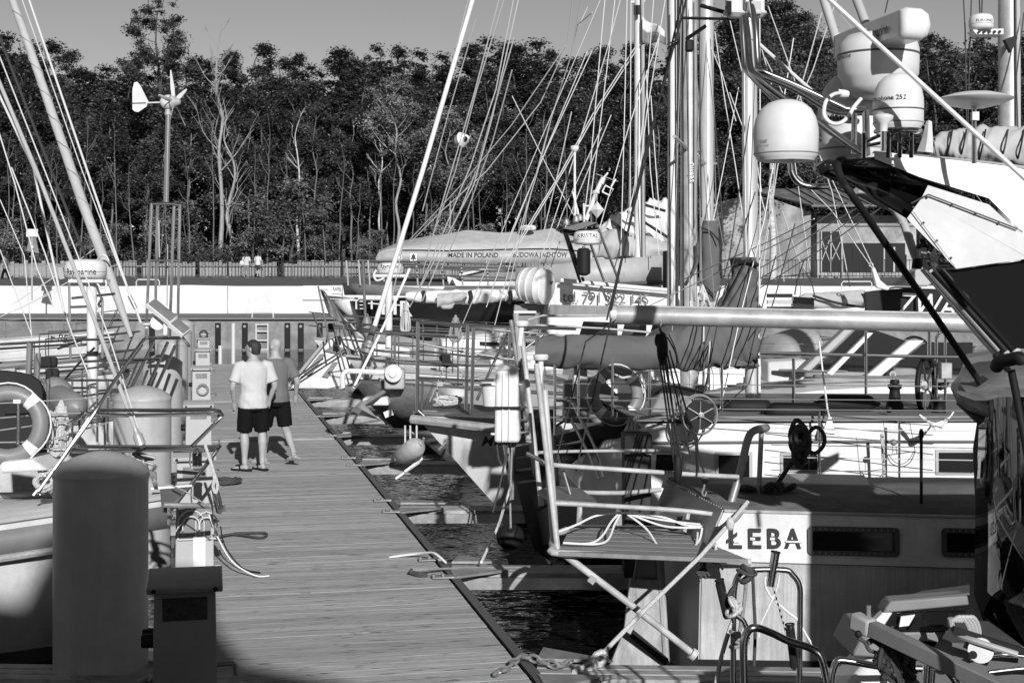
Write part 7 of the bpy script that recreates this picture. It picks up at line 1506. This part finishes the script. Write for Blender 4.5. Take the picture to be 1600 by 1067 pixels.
# radar on a white pole
rp2 = thing('radar_post', P(607,440,26), 'white radar scanner on a pole behind the bright forestay', 'radar')
MB().tube([P(607.5,545,26), P(607.5,432,26)], .065, 14).build('pole', WHITE2, rp2); o = radome(rp2, P(610,428,26), .24, .2)
MB().box(P(611,431,26), (.62,.4,.05)).build('bracket', WHITE2, rp2, bevel=.01)
text('Raymarine', .085, (0,0,0), (1,0,0), UP, LETTER, o, bold=.012, width=.36, wrap=lambda x, y: V((P(610,0,26).x+.243*math.sin((x-.18)/.243), 26-.243*math.cos((x-.18)/.243), P(0,420,26).z+y)))
T1('cable', WHITE2, cr([P(603,430,25.9), P(597,436,25.8), P(588,438,25.8), P(584,430,25.8), P(588,422,25.8)], 4), .02, rp2)

# ================================================================== CHARTER BOAT WITH THE TELEPHONE NUMBER
DT2 = 33
def M(*xy): return [P(q[0], q[1], q[2] if len(q) > 2 else DT2) for q in xy]
tl = thing('charter_boat', M((950,520))[0], 'white charter boat with a telephone number painted on its wheelhouse', 'motor boat')
MB().prism(M((866,441),(1040,453),(1055,458),(1062,470),(1066,540),(838,540),(851,475)), (.3,3,0)).build('wheelhouse', WHITE, tl, bevel=.06)
MB().prism(M((860,476,32.93),(952,478,32.93),(952,493,32.93),(854,494,32.93)), (0,.06,0)).build('grey_panel', MGREY, tl, smooth=False); MB().prism(M((803,476),(852,476),(846,520),(800,520)), (.3,2.6,0)).build('aft_cabin', MGREY, tl, bevel=.03)
MB().prism(M((851,476,32.9),(858,476,32.9),(850,520,32.9),(842,520,32.9)), (0,.05,0)).build('corner_post', LGREY, tl)
for xa, xb in ((906,965),(972,1010),(1016,1050)):
    MB().prism(M((xa+6,502,32.92),(xb,504,32.92),(xb,524,32.92),(xa,524,32.92)), (0,.06,0)).build('window', PANE, tl, smooth=False)
text('tel. 791 322 145', .235, M((879,471,32.86))[0], (1,.0,-.035), UP, LETG, tl, bold=.018, width=1.99)
T1('roof_rail', WHITE2, M((876,438,32.7),(960,446,32.7),(1048,454,32.7),(1058,462,32.7)), .05, tl); T1('hand_grip', WHITE2, M((803,488,32.9),(838,488,32.9)), .035, tl)
for pts in (((825,500),(848,493),(950,493),(965,500)), ((838,508),(940,513),(1060,523)), ((1050,500),(1048,540)), ((838,523),(1060,533))): T1('side_rail', LGREY, M(*[(x,y,32.3) for x,y in pts]), .025, tl)
rf = thing('raft_canister', M((840,442,32.2))[0], 'white barrel life raft canister with a label on the charter boat roof', 'raft canister')
ax = V((.85,-.5,-.1)).normalized(); c0 = M((815,444,32.9))[0]
MB().lathe([(.001,0),(.3,.0),(.37,.06),(.385,.12),(.4,.14),(.385,.16),(.4,.3),(.415,.32),(.4,.34),(.41,.5),(.425,.52),(.41,.54),(.405,.66),(.3,.72),(.001,.74)], c0, ax, 28).build('shell', WHITE2, rf, angle=.6)
sx = ax.cross(UP).normalized(); MB().box(c0+ax*.735+sx*-.06+UP*.08, (.22,.02,.26), (sx,ax,ax.cross(sx))).build('label', CANVW, rf); MB().prism([c0+ax*.755+sx*(x)+UP*z for x,z in ((-.14,.12),(-.06,.06),(.02,.12),(.0,.16),(-.06,.11),(-.12,.16))], ax*.004).build('emblem', LETTER, rf, smooth=False)
# radar arch with scanner, signal mast, diamond and big black fender
rm = thing('radar_arch', M((930,440,32))[0], 'radar arch of steel tubes with scanner and leaning signal mast, above the charter boat', 'radar arch')
for a, b_ in (((880,358),(907,442)),((911,350),(944,440)),((932,350),(968,442)),((884,362),(912,440)),((892,378),(944,378)),((881,360),(932,350)),((885,364),(936,356)),((911,382),(940,380))): T1('tube', CHROME if a[0] > 890 else BGLOSS, M((*a,32),(*b_,32)), .032, rm)
MB().prism(M((878,357,31.8),(915,346,31.8),(934,348,31.8),(900,360,31.8)), (0,.8,0)).build('top_plate', DGREY, rm)
o = radome(rm, M((917,382,31.7))[0], .3, .3); text('KRISTAL', .09, (0,0,0), (1,0,0), UP, LETTER, o, width=.5, wrap=lambda x, y: V((M((917,0,31.7))[0].x+.303*math.sin((x-.25)/.303), 31.7-.303*math.cos((x-.25)/.303), P(0,372,31.7).z+y)))
T1('signal_mast', WHITE2, M((916,344,32),(932,300,32),(940,282,32)), .05, rm); MB().tube(M((939,287,32),(943,278,32)), .06, 10).build('mast_lamp', WHITE2, rm)
for pts in (((938,285),(950,270)),((955,292),(962,280)),((941,300),(953,306),(958,296),(946,290),(941,300)),((925,302),(936,300)),((914,322),(930,322)),((913,350),(912,318)),((895,300),(905,340)),((898,350),(899,305))): T1('bracket_tube', WHITE2, M(*[(x,y,32) for x,y in pts]), .022, rm)
T1('cross_yard', GALV, M((931,272,32),(966,284,32)), .01, rm); MB().lathe([(.02,0),(.08,.02),(.09,.06),(.06,.09),(.001,.1)], M((931,304,32))[0], n=14).build('horn', WHITE2, rm)
for x, y in ((885,352),(900,347),(906,345)): MB().lathe([(.07,0),(.08,.06),(.05,.13),(.001,.15)], M((x,y,31.9))[0], n=12).build('deck_light', GALV, rm)
for x, yt in ((898,228),(911,225)): pass
MB().tube(M((898,350,33),(898,235,33)), .028, 8).build('aerial_pole', WHITE2, rm); MB().lathe([(.03,0),(.09,.05),(.1,.09),(.1,.14),(.001,.16)], M((898,238,33))[0], n=14).build('gps_head', WHITE2, rm); MB().lathe([(.05,0),(.05,.12),(.001,.13)], M((901,335,32.5))[0], n=10).build('whistle', LGREY, rm)
dd = thing('radar_reflector', M((933,328,31.8))[0], 'white diamond-shaped radar reflector below the signal mast', 'reflector')
q = M((933,328,31.8))[0]; b = MB(); R_ = .155; vs = [q+UP*.19, q+V((R_,0,0)), q+V((0,-R_,0)), q-V((R_,0,0)), q+V((0,R_,0)), q-UP*.19]; b.add(vs, [(0,1,2),(0,2,3),(0,3,4),(0,4,1),(5,2,1),(5,3,2),(5,4,3),(5,1,4)]); b.build('octahedron', WHITE2, dd, smooth=False); T1('hanger', WIRE, [q+UP*.19, q+UP*.4], .008, dd)
bfn = thing('fender', M((912,410,31.5))[0], 'big black cylindrical fender hanging below the radar scanner', 'fender')
MB().lathe([(.001,-.3),(.1,-.3),(.15,-.25),(.15,.25),(.1,.3),(.001,.3)], M((912,409,31.5))[0], n=22).build('body', BLACK, bfn); MB().torus(M((912,388,31.5))[0], (0,1,0), .03, .012, 12, 6).build('eye', BLACK, bfn); MB().box(M((913,431,31.5))[0], (.2,.12,.05)).build('bracket', LGREY, bfn)

# ================================================================== FAR SIDE: BLACK SHIP, AWNING, HULLS ASHORE
DK = 52
def K(*xy): return [P(q[0], q[1], q[2] if len(q) > 2 else DK) for q in xy]
bs = thing('cutter', K((690,520))[0], 'black-hulled ship with a grey bulwark and pale lettering, bow to the left', 'ship')
MB().loft([K((546,470,DK+2),(560,528,DK+2)), K((560,470,DK+.6),(575,530,DK+.6)), K((600,470,DK),(612,532,DK)), K((820,468,DK),(820,534,DK)), K((840,468,DK+5),(840,534,DK+5)), K((600,470,DK+5),(612,532,DK+5)), K((546,470,DK+2),(560,528,DK+2))], False, False).build('hull', BGLOSS, bs, angle=.3)
MB().loft([K((537,442,DK+2),(540,461,DK+2)), K((560,443,DK+.5),(562,461,DK+.5)), K((620,447,DK-.1),(620,462,DK-.1)), K((748,456,DK-.1),(748,467,DK-.1))], False, False).build('bulwark', MGREY, bs, solid=.1)
MB().loft([K((510,462,DK+2.2),(510,466,DK+2.2)), K((560,465,DK+.3),(560,468,DK+.3)), K((622,465,DK-.2),(622,469,DK-.2))], False, False).build('sheer_plank', WHITE, bs, solid=.1); MB().loft([K((515,468,DK+1.5),(535,494,DK+1.5)), K((543,470,DK+.5),(550,492,DK+.5))], False, False).build('bow_plate', WHITE, bs, solid=.1)
MB().prism(K((560,468,DK+.6),(820,462,DK+.3),(820,466,DK+.3),(560,472,DK+.6)), (0,4,0)).build('deck', DGREY, bs)
text('E I F', .3, K((553,483,DK-.2))[0], (1,0,0), UP, LETW, bs, width=1.2); text('H', .62, K((594,491,DK-.25))[0], (1,0,0), UP, LETW, bs, bold=.02); text('R', .55, K((623,494,DK-.25))[0], (1,0,0), UP, LETW, bs, bold=.02); T1('hull_line', LETW, K((575,474,DK-.2),(640,478,DK-.2)), .03, bs)
for y in (408,418,428): T1('deck_rail', DGREY, K((540,y,DK+1),(660,y+1,DK),(790,y+6,DK)), .03, bs)
for x in (541,560,575,650,690,720,760): T1('rail_stanchion', LGREY, K((x,407,DK+.3),(x+3,446,DK+.3)), .035, bs)
T1('flag_staff', WOOD, K((567,408,50),(571,500,50)), .05, bs)
fr3 = thing('furled_sail', K((720,462,40))[0], 'long white furled sail with dark lashings on a boom in front of the black ship', 'furled sail')
cover([(634,469,457),(650,472,455),(700,475,454),(730,476,452),(770,472,452),(800,468,452),(826,466,453)], 40, .22, 'roll', par=fr3, m=CANVW, seed=4)
for x in (661,734,796): T1('sail_tie', CANVD, cr(K((x,455,39.8),(x+2,464,39.75),(x,474,39.8)), 3), .06, fr3)
cover([(683,480,460),(700,478,458),(722,470,456),(730,466,458)], 39.5, .2, 'hood', par=fr3, m=CANVL, seed=6); MB().prism(K((684,470,39.4),(712,472,39.4),(706,483,39.4),(690,483,39.4)), (0,.4,0)).build('bag', LGREY, fr3, bevel=.05)
hu = thing('hull_ashore', K((770,440,64))[0], 'grey and white boat hull standing on the quay platform under the awning', 'boat hull')
MB().prism(K((717,418,64),(900,417,64),(900,438,64),(720,439,64)), (0,2.5,0)).build('topsides', MGREY, hu, bevel=.08); MB().prism(K((705,433,63.9),(720,440,63.9),(900,439,63.9),(900,447,63.9),(712,448,63.9)), (0,2.4,0)).build('bottom', WHITE2, hu, bevel=.05); T1('gunwale_rope', ROPEW, K((718,430,63.8),(760,420,63.8),(900,419,63.8)), .06, hu)
MB().prism(K((699,432,65),(716,436,65),(716,448,65),(702,446,65)), (0,1,0)).build('rudder', WHITE2, hu); MB().prism(K((690,456,64),(695,448,64),(870,448,64),(870,462,64)), (0,2,0)).build('cradle', DGREY, hu)
gh = thing('racing_hull', K((930,430,46))[0], 'large grey yacht hull with a white lower band, behind the charter boat roof', 'yacht')
MB().loft([K((806,419,46),(806,448,46)), K((900,410,45.5),(900,452,45.5)), K((960,405,45.3),(960,445,45.3)), K((1037,399,46.5),(1037,443,46.5)), K((1040,398,49),(1040,443,49))], False, False).build('topsides', LGREY, gh, solid=.1)
MB().loft([K((806,446,46.1),(806,470,46.1)), K((900,449,45.6),(900,470,45.6)), K((960,443,45.4),(960,462,45.4)), K((1037,441,46.6),(1037,458,46.6))], False, False).build('bottom', WHITE, gh, solid=.1); T1('waterline', DGREY, K((806,447,45.9),(900,450,45.4),(960,444,45.2),(1037,441,46.4)), .06, gh)
MB().loft([K((806,419,46),(806,419,49)), K((900,410,45.5),(900,411,49)), K((1037,399,46.5),(1037,400,49))], False, False).build('deck', WHITE2, gh)
MB().prism(K((1041,392,44),(1062,387,44),(1062,446,44),(1041,452,44)), (0,1,0)).build('stern_canvas', CANVD, gh)
q = P(999,420,47); MB().tube([V((q.x,q.y,2.4)), V((q.x,q.y,12.5))], .17, 16).build('mast', WHITE2, gh)
T1('mast_side_track', LGREY, [P(1006,410,46.7), P(1004,-20,46.7)], .06, gh); T1('spreader', WHITE2, [P(985,4,47), P(1008,2,47)], .05, gh)  # light grey tube along the right side of the mast
for x in (993,997): MB().box(P(x,16,46.6), (.12,.1,.3)).build('mast_light', BLACK, gh)
fg = thing('pennant', P(1005,50,46.5), 'swallow-tailed pennant, pale above and grey below, flying from the white mast', 'flag')
def fgp(u, v, off=0.0): return P(1004+u*36, 27+u*22+v*(40-20*u)+2.5*math.sin(u*7), 46.5+.25*math.sin(u*6)-off)
MB().grid(lambda u, v: fgp(u, v*.5), 14, 4).build('upper_half', CANVW, fg, solid=.02); MB().grid(lambda u, v: fgp(u, .5+v*.5), 14, 4).build('lower_half', MGREY, fg, solid=.02)
sv = thing('sail_bundle', P(1010,350,50), 'loosely furled white sails heaped on a boom right of the awning', 'furled sail')
cover([(940,392,352),(960,388,338),(985,385,326),(1005,384,316),(1025,385,312),(1048,388,318)], 50, .6, 'sail_heap', par=sv, m=CANVW, seed=9, lump=2.0); cover([(925,402,372),(960,404,356),(1000,405,366),(1046,404,380)], 49.2, .5, 'cover', par=sv, m=CANVL, seed=12, lump=1.2)
for pts in (((955,345),(1010,390),(1045,400)), ((980,330),(1045,372)), ((1000,318),(1040,330))): T1('gasket', CANVD, K(*[(x,y,48.9) for x,y in pts]), .05, sv)
# awning
AW = 82
aw = thing('awning', P(790,400,AW), 'long pale awning with a lettered valance and peaked roof on the quay', 'awning')
prof = [(587,408,404,400),(592,406,396,392),(606,406,392,386),(628,406,391,377),(660,406,391,371),(700,408,392,366),(729,408,391,360),(745,408,391,361),(780,408,390,364),(830,408,389,362),(864,408,389,357),(878,409,390,366),(905,410,392,372),(935,411,393,352),(960,411,393,350),(1005,412,394,362),(1030,412,395,372)]
rings = []; rings2 = []
for x, yb, ym, yt in prof:
    sq = 1.0 if x > 600 else (x-584)/16
    rings.append([P(x,ym,AW), P(x,ym-(ym-yt)*.45,AW+1.0), P(x,yt,AW+2.4), P(x,ym-(ym-yt)*.4,AW+4), P(x,ym,AW+5)]); rings2.append([P(x,ym+.5,AW-.04), P(x,yb+3,AW-.04)])
MB().loft(rings, False, False).build('roof', CANVL, aw, solid=.03, angle=.5); MB().loft(rings2, False, False).build('valance', LGREY, aw, solid=.03)
T1('roof_edge', CANVD, [P(x,ym,AW-.08) for x,_,ym,_ in prof[3:]], .035, aw, n=5)
text('MADE IN POLAND', .26, P(700,402,AW-.09), (1,0,0), UP, LETTER, aw, bold=.025, width=78*AW/F); text('BUDOWA JACHTÓW', .26, P(801,401.5,AW-.09), (1,0,0), UP, LETTER, aw, bold=.02, width=85*AW/F); text('Lu', .26, P(891,402,AW-.09), (1,0,0), UP, LETTER, aw, bold=.02)
MB().lathe([(.001,0),(.2,0),(.2,.012)], P(623,402,AW-.11), (0,-1,0), 20).build('round_emblem', CANVW, aw); MB().torus(P(623,402,AW-.14), (0,-1,0), .13, .025, 20, 6).build('emblem_ring', LETG, aw)
MB().box(P(646,402,AW-.1), (.4,.02,.44)).build('square_emblem', CANVW, aw); MB().prism([P(x,y,AW-.13) for x,y in ((646,396.5),(649.5,401),(648,401),(650.5,405),(646.8,405),(646.8,407),(645.2,407),(645.2,405),(641.5,405),(644,401),(642.5,401))], (0,.012,0)).build('tree_mark', LETTER, aw, smooth=False)
for x in (600,700,800,880,960,1020): T1('post', LGREY, [P(x,440,AW+.4), P(x,398,AW+.4)], .05, aw)
o = radome(aw, P(825,360,AW+1.5), .48, .3, seam=False, name='roof_scanner'); text('SIMRAD', .12, P(816,357,AW+.95), (1,0,0), UP, LETTER, aw, width=.6)
T1('under_rail', DGREY, [P(560,407,60), P(700,417,60), P(860,420,60)], .06, bs)
nb = thing('name_board', P(498,457,71.8), 'white board with small lettering fixed on the far quay wall', 'sign')
MB().box(P(502,457.5,71.9), (1.85,.06,.72)).build('panel', WHITE2, nb, bevel=.01); text('RAPIEL', .18, P(520,454,71.82), (1,0,0), UP, LETG, nb, bold=.015, width=.44); text('morska', .09, P(501,453.5,71.82), (1,0,0), UP, LETG, nb); T1('rule', LETG, [P(518,459,71.84), P(536,459,71.84)], .012, nb, n=4)

# ================================================================== WIRES BETWEEN THE MASTS
def wires(par, nm, lst, m, r, D0_, D1_):
    for pts in lst: T1(nm, m, [P(x, y, D0_+(D1_-D0_)*i/(len(pts)-1)) for i, (x, y) in enumerate(pts)], r, par, n=5)
wires(yF, 'halyard', [((734,-10),(690,170),(640,330),(612,470)), ((744,30),(700,180),(660,330))], WIRE, .009, 22.6, 21.8)
wires(yE, 'shroud', [((782,-10),(740,150),(690,320),(662,420)), ((790,-10),(745,140),(712,265),(680,360)), ((806,-20),(775,140),(735,260),(690,370),(655,450)), ((803,60),(770,175),(745,265),(700,375),(660,470)), ((800,110),(770,220),(730,330),(690,420)), ((812,-10),(770,180),(740,290),(672,420),(640,480))], WIREL, .009, 19.5, 22)
wires(yE, 'running_line', [((896,-10),(886,70),(845,160),(760,268),(690,330),(640,380)), ((884,72),(800,195),(720,290),(640,375)), ((925,20),(902,40),(892,88),(864,175),(841,265),(800,400),(770,520)), ((910,-10),(892,88),(860,190),(830,300),(790,470))], WIREL, .008, 19, 22)
wires(gh, 'shroud', [((946,-10),(935,112),(922,265),(905,400)), ((962,-10),(948,110),(931,250),(910,400)), ((1000,70),(935,170),(882,265),(800,400)), ((992,75),(930,172),(876,270),(790,410)), ((980,-10),(976,170),(970,400)), ((986,-10),(984,400)), ((1041,-10),(1030,57),(982,200),(930,380)), ((1017,150),(1025,265),(1034,380)), ((1010,110),(1016,265),(1030,400))], WIREL, .017, 46, 45)
wires(tl, 'aerial_stay', [((800,150),(857,265),(905,352)), ((925,80),(852,238),(800,360),(760,480)), ((918,80),(840,265),(790,390)), ((955,180),(905,300),(870,390),(840,480)), ((940,200),(880,330),(830,470)), ((972,-10),(951,70),(915,190),(870,330),(830,450)), ((905,40),(918,12)), ((893,175),(873,265),(850,360))], WIREL, .0125, 33, 34)
wires(yF, 'shroud', [((1117,50),(1133,160),(1150,265),(1172,420)), ((1140,30),(1161,120),(1190,300)), ((1154,137),(1130,265),(1100,420)), ((1140,145),(1161,200),(1195,330)), ((1030,60),(1010,180),(1000,265),(990,400)), ((1022,-10),(1010,150),(990,300),(960,420)), ((1111,75),(1128,115),(1150,190))], WIREL, .008, 22, 21.5)
wires(kt, 'shroud', [((1180,40),(1210,150),(1240,240),(1268,440),(1275,470)), ((1200,10),(1236,110),(1300,300),(1328,448)), ((1284,20),(1262,100),(1215,260),(1195,400),(1168,560)), ((1310,-10),(1270,110),(1230,200),(1200,290)), ((1246,275),(1300,330),(1362,418)), ((1195,90),(1240,180),(1290,260),(1365,418)), ((1222,330),(1245,400),(1270,445)), ((1205,300),(1225,440)), ((1212,250),(1205,330),(1190,400),(1150,540))], WIREL, .0065, 15, 15.5)
wires(kt, 'topping_line', [((1386,318),(1290,385),(1200,442),(1130,485)), ((1372,312),(1290,372),(1200,428),(1120,475)), ((1348,320),(1280,360),(1200,412),(1110,460)), ((1345,300),(1260,360),(1200,388),(1010,480)), ((1272,342),(1200,378),(1060,440))], WIREL, .006, 12, 16)
wires(kt, 'sheet', [((1212,400),(1180,520),(1160,610)), ((1242,350),(1215,450),(1170,600),(1125,640)), ((1257,405),(1245,440),(1242,460)), ((1172,180),(1140,400),(1095,560),(1070,720)), ((1180,300),(1130,460),(1095,640)), ((1100,534),(1098,600)), ((1112,534),(1104,600))], WIRED, .0065, 14, 13)
wires(kt, 'halyard', [((1187,-10),(1188,300),(1186,480)), ((1162,-10),(1164,250),(1166,400)), ((1100,460),(1099,600)), ((1111,500),(1106,600)), ((1240,60),(1195,340),(1160,480),(1125,640))], ROPEW, .006, 14.3, 13.8)
wires(yE, 'halyard', [((1064,-10),(1066,200),(1068,470)), ((1072,-10),(1076,300),(1078,470)), ((1043,-10),(1046,250),(1048,460)), ((1092,-10),(1094,200),(1096,340)), ((1042,70),(1060,62)), ((1038,150),(1044,170))], WIRED, .009, 18.3, 18.2)
wires(yE, 'triatic_line', [((1505,-10),(1508,45),(1511,230)), ((1518,-10),(1516,60),(1512,200)), ((1530,-10),(1531,20)), ((1535,-10),(1534,20)), ((1390,-10),(1383,20)), ((1560,55),(1561,180)), ((1600,20),(1588,120),(1592,250))], WIRED, .009, 19.3, 19)
hank(P(1098,445,19), .7, 'tangled pale rope hank hanging on the thick masts above the boom', ROPE, .1, n=11); hank(P(1122,455,19), .6, 'second pale rope hank right of the tangled one on the masts', ROPE, .07, n=8)
sh_ = thing('radar_reflector', P(723,218,26), 'round cone-shaped white radar reflector hung in the rigging', 'reflector')
c = P(723,218,26); MB().lathe([(.14,-.02),(.06,.1),(.02,.14),(.001,.14)], c, (.8,-.5,.2), 20).build('cone', WHITE2, sh_, solid=.01); MB().lathe([(.14,-.02),(.1,-.12),(.001,-.15)], c, (.8,-.5,.2), 20).build('rear_cone', LGREY, sh_); MB().ball(c+V((.05,-.12,0)), .045).build('core', BLACK, sh_)
# ================================================================== UNSEEN SHADE CASTER ADDED BEHIND THE CAMERA (shades the nearest piles)
caster_ = thing('shade_caster', (-6,-14,0), 'unseen block added behind the viewpoint to cast shade', 'building')
MB().prism([(-16,-8,WZ),(2.7,-8,WZ),(2.65,-8,7.05),(2.0,-8,7.25),(1.8,-8,7.7),(1.7,-8,8.5),(.6,-8,8.5),(.4,-8,7.95),(-16,-8,7.8)], (0,-6,0)).build('wall', CREAM, caster_, smooth=False)  # made-up outline, stepped to throw the shadow edge on pile and deck
for k in range(5): MB().box((-13+k*2.8,-7.98,5), (1.2,.06,1.4)).build('window', PANE, caster_)  # invented windows on the unseen block
